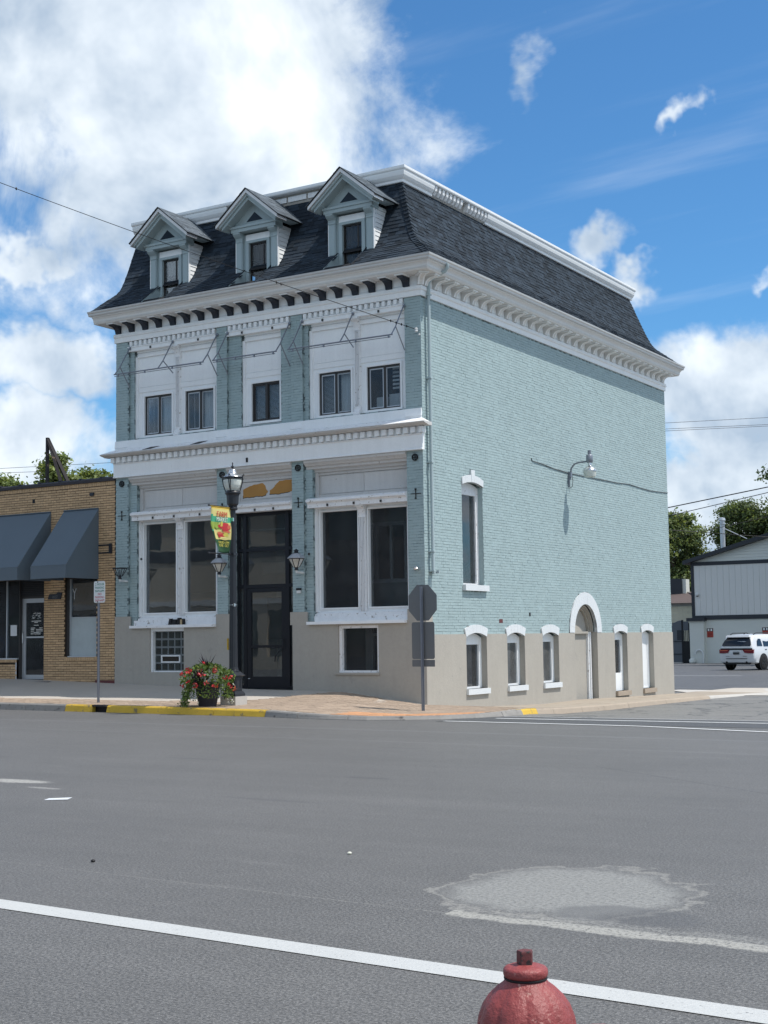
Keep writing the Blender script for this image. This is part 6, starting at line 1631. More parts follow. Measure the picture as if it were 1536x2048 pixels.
for j in range(nv):
    for i in range(nu): mb.m = keys.index(bcol((i + .5) / nu, (j + .5) / nv)); mb.face(j * (nu + 1) + i, j * (nu + 1) + i + 1, (j + 1) * (nu + 1) + i + 1, (j + 1) * (nu + 1) + i)
mb.m = 0
cl = mb.build('cloth', keys, BN, smooth=True); sm = cl.modifiers.new('thickness', 'SOLIDIFY'); sm.thickness = .002
def blob(name, mat, u, v, ru, rv, n=14, k=.25, lift=.012):
    p = []
    for i in range(n):
        a = 2 * math.pi * i / n; r = 1 + random.uniform(-k, k); q = bpt(u + ru * r * math.cos(a), min(max(v + rv * r * math.sin(a), 0), 1)); p.append((q[0] + lift, q[1], q[2]))
    MB().poly(p).build(name, mat, BN)
def btext(txt, v, s_, mat, sx, u=.48, lift=.016):
    q = bpt(u, v); lettering(txt, s_, mat, BN, (q[0] + lift, q[1], q[2]), (0, 1, 0), (0, 0, 1), sx=sx, depth=.003)
btext('FARM', .225, .19, 'b_red', .80); btext('MARKET', .315, .135, 'b_white', .80)
for u, v, ru, rv, m_ in ((.32, .40, .17, .055, 'b_red'), (.55, .42, .12, .05, 'b_red'), (.30, .47, .20, .05, 'b_red'), (.15, .43, .10, .05, 'b_coral'), (.5, .37, .05, .06, 'b_yel'), (.75, .44, .08, .04, 'b_lime'), (.55, .61, .22, .055, 'b_red'), (.3, .60, .14, .05, 'b_yel'), (.62, .57, .14, .03, 'b_coral'), (.25, .535, .22, .02, 'b_coral'), (.40, .68, .26, .035, 'b_cream')): blob('produce_print', m_, u, v, ru, rv, lift=.012 + random.uniform(0, .003))
btext('THURS 4-7PM', .80, .085, 'b_yel', .78, .46, .03); btext('JUNE - OCT', .865, .085, 'b_yel', .78, .46, .03)
MB().tube([(lx, ly - .10, 4.625), (lx, ly - .82, 4.625)], .012, 6).build('top_hem', 'b_gold', BN)

# ---- planter
plx, ply = -2.86, -4.84; zp = zsw(plx, ply)
PT = thing('planter', 'dark round resin planter pot standing at the kerb left of the street lamp', 'planter', (plx, ply, zp))
MB().lathe([(.195, .0), (.20, .02), (.285, .50), (.30, .505), (.30, .55), (.27, .55), (.26, .50)], (plx, ply, zp), 28).build('pot', 'pot', PT, smooth=True)
MB().lathe([(.262, .49), (.0, .495)], (plx, ply, zp), 20, cap=False).build('soil', 'bark', PT)
FP = thing('flower_plant', 'bushy mixed planting with red flowers, trailing leaves and dark spikes in the round planter', 'plant', (plx, ply, zp + .5))
def leaf(mb, c, s, n=None, asp=.62):
    a = Vector(n if n else (random.gauss(0, 1), random.gauss(0, 1), random.gauss(0, .8) + .5)).normalized(); b = a.cross(Vector((random.gauss(0, 1), random.gauss(0, 1), random.gauss(0, 1)))).normalized(); d_ = a.cross(b)
    c = Vector(c); mb.poly([c - b * s, c - b * s * .2 + d_ * s * asp, c + b * s + a * s * .25, c - b * s * .2 - d_ * s * asp])
def bush_pt():
    while True:
        a = random.uniform(0, 2 * math.pi); el = random.uniform(-.35, 1.5); r = random.uniform(.72, 1.05)
        p = Vector((.60 * r * math.cos(a) * math.cos(el), .60 * r * math.sin(a) * math.cos(el), .62 + .34 * r * math.sin(el)))
        if p.z > .40: return p
O_ = Vector((plx, ply, zp))
ml, ml2, md = MB(), MB(), MB()
for i in range(900): leaf(ml, O_ + bush_pt(), random.uniform(.022, .05))
for i in range(200): leaf(ml2, O_ + bush_pt() * 1.0, random.uniform(.02, .045))
for i in range(140): leaf(md, O_ + Vector((random.gauss(.12, .07), random.gauss(-.45, .07), random.gauss(.66, .08))), random.uniform(.025, .05))
for i in range(1300):        # trailing skirts left and right
    t_ = random.random(); a = random.choice((R_(190), R_(205), R_(220), R_(235), R_(250), R_(265), R_(0), R_(20), R_(330), R_(300))) + random.gauss(0, .22); r = .36 + .20 * math.sqrt(t_) + random.gauss(0, .035)
    leaf(ml if random.random() < .75 else ml2, O_ + Vector((r * math.cos(a), r * math.sin(a), max(.03, .60 - .56 * t_ * (1 if 3.2 < a < 4.4 else .72) + random.gauss(0, .03)))), random.uniform(.018, .036))
ml.build('leaf_mass', 'pl_leaf', FP, kind='stuff', fix=False); ml2.build('lime_leaf_mass', 'pl_leaf2', FP, kind='stuff', fix=False); md.build('dark_leaf_mass', 'pl_dark', FP, kind='stuff', fix=False)
rt = Vector((.851, .524, 0)); vw = Vector((.55, -.83, 0))
for i in range(24):
    u = random.uniform(-.58, .62); h = random.uniform(.45, .98) * (1 - .35 * abs(u)); dpt = math.sqrt(max(.02, .40 - u * u)) * (1.15 - abs(h - .62))
    c = O_ + rt * u + vw * max(.1, dpt) + Vector((0, 0, h + .02)); mb = MB()
    for k in range(7): leaf(mb, c + Vector((random.gauss(0, .026), random.gauss(0, .026), random.gauss(0, .022))), random.uniform(.022, .040))
    mb.build('flower', random.choice(('petal', 'petal', 'petal', 'petal2')), FP, fix=False)
for i in range(26):
    a = random.choice((R_(215), R_(235), R_(20))) + random.gauss(0, .3); r = random.uniform(.50, .62); c = O_ + Vector((r * math.cos(a), r * math.sin(a), random.choice((random.uniform(.04, .2), random.uniform(.3, .7))))); mb = MB()
    for k in range(4): leaf(mb, c + Vector((random.gauss(0, .015), random.gauss(0, .015), random.gauss(0, .012))), .020)
    mb.build('white_flower', 'petal_w', FP, fix=False)
for i in range(13):
    a = random.uniform(0, 6.28); t_ = random.uniform(.05, .38); b = O_ + Vector((0, 0, .78)); h = random.uniform(.30, .50) * (1 - t_ * .5); tip = b + Vector((math.cos(a) * t_ * .75, math.sin(a) * t_ * .75, h)); m_ = b + (tip - b) * .55 + Vector((0, 0, .03))
    s_ = Vector((-math.sin(a), math.cos(a), 0)) * .014; MB().poly([b - s_, b + s_, m_ + s_ * 1.1, tip, m_ - s_ * 1.1]).build('spike_leaf', 'pl_dark', FP, fix=False)

# ---- fire hydrant in the foreground
hx, hy = 15.414, -26.222
H = thing('fire_hydrant', 'chipped red fire hydrant with ribbed bonnet in the foreground', 'fire hydrant', (hx, hy, 0))
def rib(a, z): return 1 + .075 * (abs(math.cos(4.5 * a + .3)) ** .6 - .75) * (1 if z < .607 else max(0, 1 - (z - .607) / .02))
MB().lathe([(0.1403, .36), (0.1421, .44), (0.1403, .50), (0.1356, .53), (0.1234, .563), (0.1047, .590), (0.0823, .612), (0.0655, .625), (0.0603, .632), (0.0580, .636)], (hx, hy, 0), 108, rmod=rib).build('bonnet', 'hyd_red', H, smooth=True)
MB().lathe([(0.0561, .634), (0.0580, .640), (0.0612, .6425), (0.0636, .648), (0.0640, .656), (0.0626, .663), (0.0580, .668), (0.0468, .672), (0.0337, .6735), (0.0281, .676)], (hx, hy, 0), 48).build('collar', 'hyd_red', H, smooth=True)
MB().lathe([(0.0598, .6335), (0.0622, .6365), (0.0622, .6395), (0.0598, .6405)], (hx, hy, 0), 40).build('gasket', 'wire', H)
MB().lathe([(0.0248, .672), (0.0245, .710), (0.0229, .7135)], (hx, hy, 0), 5, rot0=R_(128)).build('operating_nut', 'hyd_dark', H)
MB().lathe([(.175, .33), (.185, .335), (.185, .355), (.152, .36)], (hx, hy, 0), 40).build('flange', 'hyd_red', H, smooth=True)
MB().lathe([(.19, -.0), (.19, .03), (.13, .035), (.125, .33)], (hx, hy, 0), 32).build('barrel', 'hyd_red', H, smooth=True)
for a in (R_(121), R_(301), R_(32)):
    ca, sa_ = math.cos(a), math.sin(a); r = .055
    MB().tube([(hx + ca * .10, hy + sa_ * .10, .45), (hx + ca * .19, hy + sa_ * .19, .45)], r * .8, 16).tube([(hx + ca * .185, hy + sa_ * .185, .45), (hx + ca * .225, hy + sa_ * .225, .45)], r, 16).tube([(hx + ca * .22, hy + sa_ * .22, .45), (hx + ca * .25, hy + sa_ * .25, .45)], .018, 5).build('nozzle_cap', 'hyd_red', H)
mb = MB()
for i in range(8): a = i * math.pi / 4; mb.lathe([(.014, .355), (.014, .375)], (hx + .172 * math.cos(a), hy + .172 * math.sin(a), 0), 6)
mb.build('flange_bolt', 'hyd_dark', H)
# litter on the road
for (x, y), lb in (((11.35, -20.9), 'tiny white pebble lying on the asphalt in the middle distance'), ((9.85, -22.05), 'tiny black stone chip lying on the asphalt near the seam')):
    mb = MB().lathe([(.004, .0), (.016, .004), (.018, .012), (.008, .02)], (x, y, 0), 7); solid('road_stone', 'petal_w' if 'white' in lb else 'wire', lb, 'stone', mb, (x, y, 0))
mb = MB().poly([(6.52, -19.22, .006), (6.75, -19.12, .012), (6.78, -19.08, .03), (6.55, -19.18, .02)]); solid('paper_scrap', 'paper', 'small white scrap of litter lying on the road', 'litter', mb, (6.6, -19.2, 0))

# ================================================================ BUILDINGS ACROSS THE STREET (seen in the shop glass)
def across_street(x0, x1, h, mat, low, label):
    OB = thing('street_building', label, 'building', ((x0 + x1) / 2, -38, 0), 'shops facing the corner building')
    n = int((x1 - x0) / 3.2); st = (x1 - x0) / n; wh = [(x0 + st * i + .8, x0 + st * (i + 1) - .8, 6.9, 8.6) for i in range(n)] + [(x0 + st * i + .3, x0 + st * (i + 1) - .3, .7, 3.3) for i in range(n)]
    mb = MB(); wallgrid(mb, x0, x1, 0, h, -33.3, -33.0, wh, 'x'); mb.box(x0, x0 + .3, -45, -33.3, 0, h).box(x1 - .3, x1, -45, -33.3, 0, h).box(x0, x1, -45.3, -45, 0, h).box(x0 + .3, x1 - .3, -45, -33.3, h - .5, h - .4); mb.build('wall', mat, OB, fix=False)
    BX('upper_front', low, OB, x0, x1, -33.0, -32.94, 6.2, 6.8); BX('sign_board', 'opp_white' if low != 'dark_in' else 'dark_trim', OB, x0 + 1, x1 - 1, -32.99, -32.9, 3.6, 3.9)
    for a, b, c, d_ in wh: BX('window', 'car_glass', OB, a, b, -33.2, -33.15, c, d_)
    BX('cornice', low, OB, x0 - .1, x1 + .1, -33.0, -32.7, h - .4, h + .1)
across_street(-46, -26.5, 9.6, 'opp_tan', 'dark_trim', 'tan two-storey shop block across the street, mirrored in the left shop window')
across_street(-75, -46.2, 9.0, 'coping', 'dark_in', 'dark brick block added out of view to darken reflections in the brick shop glass')  # unseen, added so the neighbour's glass mirrors something dark
across_street(-26.3, -11, 9.8, 'coping', 'dark_in', 'dark brick block added across the street to darken reflections in the right shop window')  # unseen, added to give the right shop window a dark reflection


# ================================================================ BEYOND: PARKING LOT, GARAGE, HOUSE, TREES
GY = 66.8; gz = -.44
GA = thing('garage_building', 'grey metal-clad garage with low gable and block base behind the parking lot', 'building', (-8, 75, gz))
gx0, gx1 = -16.75, 2.6; zb1, zp0, zp1, ridge = 2.62, 2.84, 6.46, -5.6
gw = lambda name, mat, *b: BX(name, mat, GA, *b)
gw('base_wall', 'block_grey', gx0 + .25, gx1, GY, GY + .3, gz - .6, 2.60); gw('side_wall', 'block_grey', gx0, gx0 + .2, GY + .3, GY + 24, gz, 6.4); gw('side_wall', 'block_grey', gx1 - .2, gx1, GY + .3, GY + 24, gz, 6.4)
gw('belt_trim', 'dark_trim', gx0 - .02, gx1, GY - .10, GY + .1, 2.605, 2.90); gw('eave_trim', 'dark_trim', gx0 - .02, gx1, GY - .09, GY + .1, 6.40, 6.66); gw('corner_trim', 'dark_trim', gx0 - .03, gx0 + .20, GY - .085, GY + .3, 2.90, 6.40)
n = 45; pw = (gx1 - gx0 - .2) / n
pm_ = MB().box(.0, pw - .03, -.05, .0, 0, 1).box(pw - .03, pw, -.03, .0, 0, 1).mesh('wall_panel', MT['metal_panel'])
for i in range(n): o = inst('wall_panel', pm_, GA, Vector((gx0 + .2 + pw * i, GY, 2.90)) - wpos(GA)); o.scale = (1, 1, 3.50)
rz = lambda x: 6.62 + (1 - abs(x - ridge) / (ridge - gx0)) * 3.0
z = 6.66; k = 0
while z < 9.5:
    xa = ridge - (ridge - gx0) * (1 - (z + .2 - 6.62) / 3.0); xb = ridge + (ridge - gx0) * (1 - (z + .2 - 6.62) / 3.0)
    xa0 = ridge - (ridge - gx0) * (1 - (z - 6.62) / 3.0); xb0 = ridge + (ridge - gx0) * (1 - (z - 6.62) / 3.0)
    xb, xb0 = min(xb, gx1), min(xb0, gx1)
    if xb - xa > .3: MB().hexa([(xa0, GY - .045, z), (xb0, GY - .045, z), (xb0, GY + .1, z), (xa0, GY + .1, z), (xa, GY - .015, z + .195), (xb, GY - .015, z + .195), (xb, GY + .1, z + .195), (xa, GY + .1, z + .195)]).build('gable_board', 'metal_gable', GA)
    z += .2
xr = gx0 - .45
MB().prism([(xr, 6.50), (ridge, 9.66), (gx1 + .4, rz(gx1) - .05), (gx1 + .4, rz(gx1) + .20), (ridge, 9.95), (xr, 6.76)], lambda u, v, t: (u, t, v), GY - .55, GY + 24).build('roof', 'dark_trim', GA)
gw('pier', 'block_grey', -16.90, -15.88, GY - .35, GY - .001, gz - .4, 2.52); gw('pier_cap', 'dark_trim', -17.05, -15.75, GY - .55, GY - .002, 2.52, 2.74)
MB().lathe([(.17, 7.6), (.17, 9.30), (.22, 9.31), (.22, 9.40), (.17, 9.42), (.17, 9.55), (.24, 9.58), (.20, 9.75), (.02, 9.80)], (-14.72, GY + 1.0, 0), 14).build('flue_pipe', 'alu', GA, smooth=True)
MB().tube([(-14.55, GY + 1.0, 9.0), (-12.95, GY + .9, 8.2)], .03, 5).build('flue_stay', 'alu', GA)
gw('roof_vent', 'alu', -13.9, -13.65, GY + .8, GY + 1.0, 7.6, 7.8)
sc_ = thing('security_camera', 'white dome security camera on the grey metal garage wall', 'camera', (-16.36, GY - .06, 4.35)); MB().lathe([(.02, 4.28), (.10, 4.30), (.12, 4.38), (.10, 4.46), (.03, 4.48)], (-16.36, GY - .14, 0), 12).build('dome', 'plastic_w', sc_, smooth=True); MB().lathe([(.02, 4.22), (.07, 4.24), (.075, 4.29)], (-16.32, GY - .17, 0), 10).build('lens', 'car_black', sc_)
for xx, lb in ((-15.53, 'red and black no-parking notice on the garage wall nearest the pier'), (-11.62, 'red and black no-parking notice on the garage wall above the white car')):
    w_ = thing('wall_notice', lb, 'sign', (xx, GY - .02, 1.35), 'red notices on the garage wall')
    BX('plate', 'sign_red', w_, xx - .22, xx + .22, GY - .03, GY - .005, 1.37, 2.0); BX('header', 'sign_black', w_, xx - .22, xx + .22, GY - .034, GY - .0305, 1.78, 2.0)
    for s_ in (-.10, .10): MB().lathe([(.075, 0), (.075, .002)], (0, 0, 0), 12).build('symbol', 'sign_white', w_) if False else BX('symbol', 'sign_white', w_, xx + s_ - .06, xx + s_ + .06, GY - .037, GY - .0345, 1.81, 1.965)
    mb = MB()
    for q in range(3): mb.box(xx - .16, xx + .16, GY - .0335, GY - .0305, 1.44 + .1 * q, 1.47 + .1 * q)
    mb.build('print_line', 'tail', w_, fix=False)
ap_ = thing('arched_pipe', 'pale arched pipe bent down against the foot of the grey garage pier', 'pipe', (-16.2, GY - .5, gz))
MB().tube([(-16.22 + .29 * math.cos(math.pi * i / 12), GY - .45, .20 + .30 * math.sin(math.pi * i / 12)) for i in range(13)][::-1] + [(-15.93, GY - .45, gz)], .045, 8).build('pipe', 'plastic_w', ap_, smooth=True)
BX('panel', 'block_grey', ap_, -16.50, -15.95, GY - .42, GY - .36, gz, .25)
bg_ = thing('rubble_bag', 'lumpy pale sack slumped at the foot of the garage pier', 'sack', (-16.7, GY - .5, gz)); MB().lathe([(.15, 0), (.24, .08), (.22, .25), (.12, .36), (.03, .40)], (-16.68, GY - .58, gz), 10, rmod=lambda a, z: 1 + .12 * math.sin(3 * a + z * 9)).build('sack', 'block_grey', bg_, smooth=True)
# arched gate between the garage and the house
GT = thing('arched_gate', 'grey sheet-metal arched gate with a barred opening beside the garage pier', 'gate', (-18, 67.6, gz))
pts = [(-18.75, gz), (-17.85, gz), (-17.85, 2.60)] + [(-17.85 - .88 * math.sin(R_(90) * i / 8), 1.72 + .88 * math.cos(R_(90) * i / 8)) for i in range(1, 9)]
MB().prism(pts, lambda u, v, t: (u, t, v), 67.5, 67.56).build('sheet', 'gate_grey', GT)
mb = MB(); mb.box(-18.73, -17.85, 67.46, 67.499, 1.08, 1.14).box(-18.7, -17.83, 67.44, 67.499, .18, .24).box(-18.2, -17.85, 67.47, 67.499, 1.2, 1.9); mb.build('rail', 'dark_trim', GT, fix=False)
mb = MB(); mb.box(-17.85, -17.74, 67.45, 67.58, gz, 2.62).box(-17.34, -17.22, 67.45, 67.58, gz, 2.4).box(-17.74, -17.34, 67.47, 67.56, gz, 1.12); mb.build('leaf_frame', 'car_black', GT, fix=False)
BX('leaf_sheet', 'gate_grey', GT, -17.74, -17.34, 67.48, 67.54, 1.88, 2.52)
for i in range(4): BX('bar', 'car_black', GT, -17.70 + .11 * i, -17.66 + .11 * i, 67.49, 67.53, 1.12, 1.88)
sl = MB().box(-18.3, -17.7, 66.9, 67.2, gz - .02, gz + .08); solid('step_slab', 'conc_light', 'pale concrete step slab in front of the arched gate', 'slab', sl, (-18, 67, gz))
# cream block house
CH = thing('cream_house', 'low cream block house with brown hipped roof seen between the corner building and garage', 'house', (-24, 80, gz))
BX('wall', 'block_grey', CH, -29, -19.2, 75.02, 84, gz, 4.05)
z = gz; k = 0; cm = MB().box(0, .79, -.03, 0, 0, .19).mesh('block', MT['cream'])
while z < 3.75:
    x = -24.0 + (.4 if k % 2 else 0)
    while x < -19.7: inst('block', cm, CH, Vector((x, 75.02, z)) - wpos(CH)); x += .8
    z += .2; k += 1
BX('fascia', 'wood_weather', CH, -29.2, -19.1, 74.9, 75.0, 3.78, 4.05); BX('vent', 'gate_grey', CH, -21.28, -20.95, 74.93, 74.985, 1.9, 2.5)
MB().poly([(-30, 74.5, 4.05), (-18.6, 74.5, 3.98), (-20.2, 77.0, 4.72), (-22, 79.5, 5.15), (-28, 79.5, 5.15)]).poly([(-18.6, 74.5, 3.98), (-18.6, 85, 4.0), (-22, 79.5, 5.15)]).poly([(-30, 74.5, 4.05), (-28, 79.5, 5.15), (-30, 85, 4.0)]).poly([(-30, 85, 4.0), (-28, 79.5, 5.15), (-22, 79.5, 5.15), (-18.6, 85, 4.0)]).build('roof', 'brown_roof', CH)
BX('chimney', 'dark_trim', CH, -23.4, -21.5, 78, 79, 4.6, 6.0); BX('chimney_edge', 'block_grey', CH, -21.49, -21.2, 78.1, 78.9, 4.6, 5.95)
DB = thing('dark_shed', 'dark low shed roof with a vent pipe behind the brown-roofed house', 'shed', (-20, 92, gz)); BX('wall', 'dark_trim', DB, -28, -14, 90, 98, gz, 5.3); BX('roof', 'coping', DB, -28.3, -13.7, 89.7, 98.3, 5.3, 5.55); BX('vent_pipe', 'alu', DB, -22.6, -22.3, 91, 91.3, 5.55, 6.2)


# ---- trees
def limb_path(p, q, n=5, wob=.3):
    out = []
    for i in range(n + 1):
        u = i / n; v = Vector(p).lerp(Vector(q), u)
        if 0 < i < n: v += Vector((random.gauss(0, wob), random.gauss(0, wob), random.gauss(0, wob * .6)))
        out.append(v)
    return out


def tree(base, h, lobes, mats, label, leaf_s, n_leaf, trunk_r, cat='tree', group=None, up=.3, clump=.7, name='tree'):
    """lobes: (centre, radii) in world space; leaves gather in clumps scattered through them"""
    T = thing(name, label, cat, base, group)
    top = Vector((base[0], base[1], base[2] + h * .55))
    mt = MB().tube(limb_path(base, top, 5, trunk_r * .6), [trunk_r * (1 - .12 * i) for i in range(6)], 8); mt.build('trunk', 'bark', T, smooth=True)
    mb = MB()
    for c, r in lobes: mb.tube(limb_path(top - Vector((0, 0, random.uniform(0, h * .2))), c, 4, trunk_r), [trunk_r * .5, trunk_r * .38, trunk_r * .28, trunk_r * .2, trunk_r * .1], 6)
    mb.build('limb', 'bark', T, smooth=True)
    vol = [r[0] * r[1] * r[2] for _, r in lobes]; tv = sum(v ** .67 for v in vol)
    pts = {m: [] for m in mats}
    for (c, r), v in zip(lobes, vol):
        nl = int(n_leaf * (v ** .67) / tv); nc = max(6, nl // 26)
        for _ in range(nc):
            dv = Vector((random.gauss(0, 1), random.gauss(0, 1), random.gauss(0, 1))).normalized(); rad = random.uniform(.45, 1.06)
            cc = Vector((c[0] + dv.x * r[0] * rad, c[1] + dv.y * r[1] * rad, c[2] + dv.z * r[2] * rad)); m = random.choice(mats); s_ = clump * random.uniform(.6, 1.3)
            for _ in range(26): pts[m].append((cc + Vector((random.gauss(0, s_), random.gauss(0, s_), random.gauss(0, s_ * .55))), dv))
    for m, L in pts.items():
        k = len(L)
        if not k: continue
        c = np.array([p[0] for p in L]); nrm = np.array([p[1] for p in L]) * .5 + rng.normal(0, 1, (k, 3)) * .6 + np.array([0, 0, up]); nrm /= np.linalg.norm(nrm, axis=1)[:, None]
        b = np.cross(nrm, rng.normal(0, 1, (k, 3))); b /= np.linalg.norm(b, axis=1)[:, None]; d_ = np.cross(nrm, b); s_ = (leaf_s * rng.uniform(.6, 1.35, k))[:, None]
        v = np.stack([c - b * s_, c + d_ * s_ * .55 - b * s_ * .1, c + b * s_ + nrm * s_ * .2, c - d_ * s_ * .55 - b * s_ * .1], 1).reshape(-1, 3) - np.array(wpos(T))
        me = bpy.data.meshes.new('crown'); me.vertices.add(4 * k); me.vertices.foreach_set('co', v.ravel()); me.loops.add(4 * k); me.loops.foreach_set('vertex_index', np.arange(4 * k)); me.polygons.add(k); me.polygons.foreach_set('loop_start', np.arange(0, 4 * k, 4)); me.update(calc_edges=True)
        me.materials.append(MT[m]); o = bpy.data.objects.new('crown', me); COL.objects.link(o); o.parent = T; WPOS[o.name] = wpos(T).copy()
    return T


def lobes(c, R, n, rr, flat=1.0):
    out = []
    for i in range(n):
        d_ = Vector((random.gauss(0, 1), random.gauss(0, 1), random.gauss(0, 1))).normalized(); k = random.uniform(.35, .85); r = rr * random.uniform(.75, 1.25)
        out.append(((c[0] + d_.x * R[0] * k, c[1] + d_.y * R[1] * k, c[2] + d_.z * R[2] * k), (r, r, r * flat)))
    return out


def ray(px, py, dep): return CAM + (c_f * 2837.8 + c_r * (px - 768) - c_u * (py - 1024)) / 2837.8 * dep


random.seed(21)
def grow(c, R, n, rr, mats, label, leaf_s, n_leaf, clump, flat=.75, **kw):
    tree((c[0], c[1], gz if c[1] > 40 else .2), c[2] + R[2] * .6, lobes(c, R, n, rr, flat), mats, label, leaf_s, n_leaf, .3, clump=clump, **kw)
# crowns stand where the photograph shows them beyond the garage and the shop
grow((-20.5, 92.5, 9.8), (2.9, 2.6, 3.4), 18, 1.15, ['pine', 'leaf', 'leaf'], 'tall feathery tree directly behind the garage flue pipe', .13, 30000, .36)
grow((-25.2, 87.0, 8.2), (1.9, 2.4, 4.0), 18, 1.1, ['leaf', 'leaf_dark', 'leaf_light'], 'leafy green tree against the rear corner of the blue-green wall', .13, 26000, .36)
grow((-16.6, 92.0, 10.6), (2.8, 2.6, 3.0), 16, 1.2, ['leaf_light', 'leaf', 'pine'], 'light green tree rising above the garage roof near the right edge', .13, 26000, .38)
tree((-3.2, 60, gz), 16, [((-8.0, 60, 12.2), (1.2, 1.1, .45)), ((-9.0, 60, 11.7), (.6, .6, .3)), ((-6.6, 60, 12.7), (1.5, 1.4, .6)), ((-7.0, 60, 11.5), (.5, .6, .35)), ((-4.6, 60, 13.2), (2.0, 2.2, 1.4)), ((-3, 60, 14.5), (3, 3, 2.2)), ((-.5, 60, 12.5), (3, 3, 2.4))], ['leaf_dark', 'leaf_dark', 'leaf'], 'dark tree reaching a branch into the frame at the right edge', .11, 14000, .32, clump=.26)
grow((-24.0, 100.0, 4.8), (6.5, 3, 3.0), 16, 1.9, ['leaf_dark', 'leaf_dark', 'leaf'], 'dense dark shrubs massed low behind the garage', .22, 14000, .5, name='shrub', cat='shrub')
grow((-17.0, 101.0, 7.0), (6.0, 3, 3.0), 14, 1.9, ['leaf_dark', 'leaf'], 'dark broad tree filling in behind the garage gable', .22, 14000, .5)
grow((-36.05, 21.3, 9.0), (1.7, 2, 1.2), 10, .62, ['leaf_light', 'leaf'], 'bright green tree above the shop roof at the left edge', .11, 12000, .26, .65)
grow((-29.9, 18.0, 9.3), (.75, 1, 1.25), 9, .42, ['leaf_light', 'leaf', 'leaf_light'], 'slender bright green tree behind the roof frame on the shop', .10, 7000, .20)
grow((-29.9, 20.6, 9.0), (1.5, 1.6, 1.15), 11, .62, ['leaf_light', 'leaf'], 'bright green tree between the roof frame and the blue-green building', .11, 13000, .26, .7)
br = MB()
for i in range(7): a = Vector((-37.6 + random.uniform(-.3, .3), 22, 8.6)); br.tube(limb_path(a, a + Vector((random.uniform(-1.3, 1.0), 0, random.uniform(.5, 1.2))), 3, .08), [.03, .022, .015, .008], 5)
br.tube(limb_path((-37.6, 22, 0), (-37.6, 22, 8.7), 4, .08), [.09, .07, .06, .05, .04], 6)
solid('bare_tree', 'bark', 'thin leafless twigs above the shop roof between the green trees', 'tree', br, (-37.6, 22, 0))


# ---- overhead lines
def line_thing(a, b, r, label, sag=.4, mat='wire', group=None):
    a, b = Vector(a), Vector(b); pts = []
    for i in range(17): u = i / 16; p = a.lerp(b, u); p.z -= sag * 4 * u * (1 - u); pts.append(p)
    o = MB().tube(pts, r, 5).build('power_line', mat, None); tag(o, label, 'power line', group)


def across(p0, p1, d0, d1, r, label, sag=.3, g=None):
    A0, A1 = ray(*p0, d0), ray(*p1, d1); dv = A1 - A0; line_thing(A0 - dv * .8, A1 + dv * .8, r, label, sag * 0 + .0, 'wire', g)


GW = 'overhead lines right of the building'
across((1330, 846), (1536, 835), 78, 82, .012, 'topmost thin overhead line crossing the clouds right of the building', g=GW)
across((1330, 858), (1536, 849), 78, 82, .012, 'second thin overhead line crossing the clouds right of the building', g=GW)
across((1330, 862), (1536, 852), 79, 83, .012, 'third thin overhead line crossing the clouds right of the building', g=GW)
across((1333, 1016), (1536, 974), 80, 76, .030, 'thick black overhead line in front of the tree tops', g=GW)
across((1333, 1033), (1536, 985), 82, 78, .022, 'black overhead line just below the thick one across the trees', g=GW)
across((1340, 1060), (1536, 1074), 84, 84, .020, 'dark overhead line behind the flue pipe falling to the right', g=GW)
across((1340, 1078), (1480, 1046), 84, 84, .016, 'dark overhead line rising right in front of the leafy trees', g=GW)
GL = 'overhead lines left of the building'
across((0, 937), (170, 928), 68, 68, .010, 'upper thin overhead line beyond the shop roof', g=GL); across((0, 946), (110, 942), 68, 68, .010, 'lower thin overhead line beyond the shop roof', g=GL)

# ================================================================ WHITE CAR
cp = ray(1474, 1342, 71.5); cz = zroad(cp.x, cp.y) + .004
hd = R_(11.7)
CA = thing('parked_car', 'white sport utility car seen from behind in the parking lot', 'car', (cp.x, cp.y, cz), None, -hd)
WPOS[CA.name] = Vector((0, 0, 0))       # its parts are modelled about its own origin: +Y forwards, rear bumper at y = 0
ST_ = [  # y, half widths (rocker, mid, shoulder, belt, roof), heights (bottom, mid, shoulder, belt, roof)
    (.00, .86, .90, .90, .84, .62, .42, .62, .96, 1.10, 1.20), (.03, .92, .955, .945, .88, .66, .38, .62, .98, 1.14, 1.26), (.12, .95, .975, .965, .90, .68, .35, .64, 1.00, 1.16, 1.44), (.30, .95, .98, .97, .91, .70, .33, .66, 1.00, 1.17, 1.68), (.48, .95, .98, .97, .915, .72, .32, .66, 1.00, 1.17, 1.765),
    (.90, .95, .98, .97, .92, .74, .30, .66, 1.00, 1.17, 1.80), (1.6, .95, .975, .965, .92, .75, .29, .66, 1.00, 1.16, 1.815), (2.6, .95, .975, .96, .91, .74, .29, .66, .99, 1.14, 1.80), (3.2, .95, .975, .955, .90, .71, .29, .66, .98, 1.12, 1.66), (3.75, .95, .97, .94, .88, .66, .29, .66, .97, 1.08, 1.20), (4.4, .93, .96, .90, .80, .55, .30, .66, .95, 1.02, 1.06), (4.95, .88, .90, .80, .68, .45, .34, .62, .82, .88, .90), (5.1, .74, .76, .68, .55, .40, .42, .60, .70, .74, .76)]
def ring(s):
    y, a, b, c, d_, e, z0, z1, z2, z3, z4 = s
    half = [(0, z0), (a * .9, z0), (a, z0 + .06), (b, z1), (c, z2), (d_, z3), (d_ + (e - d_) * .5 + .02, z3 + (z4 - z3) * .5), (e + .02, z4 - .05), (e - .05, z4 - .012), (e * .6, z4), (0, z4 + .012)]
    return [(x, y, z) for x, z in half] + [(-x, y, z) for x, z in half[-2:0:-1]]
mb = MB(); rg = [mb.vs(ring(s)) for s in ST_]; k = len(ring(ST_[0]))
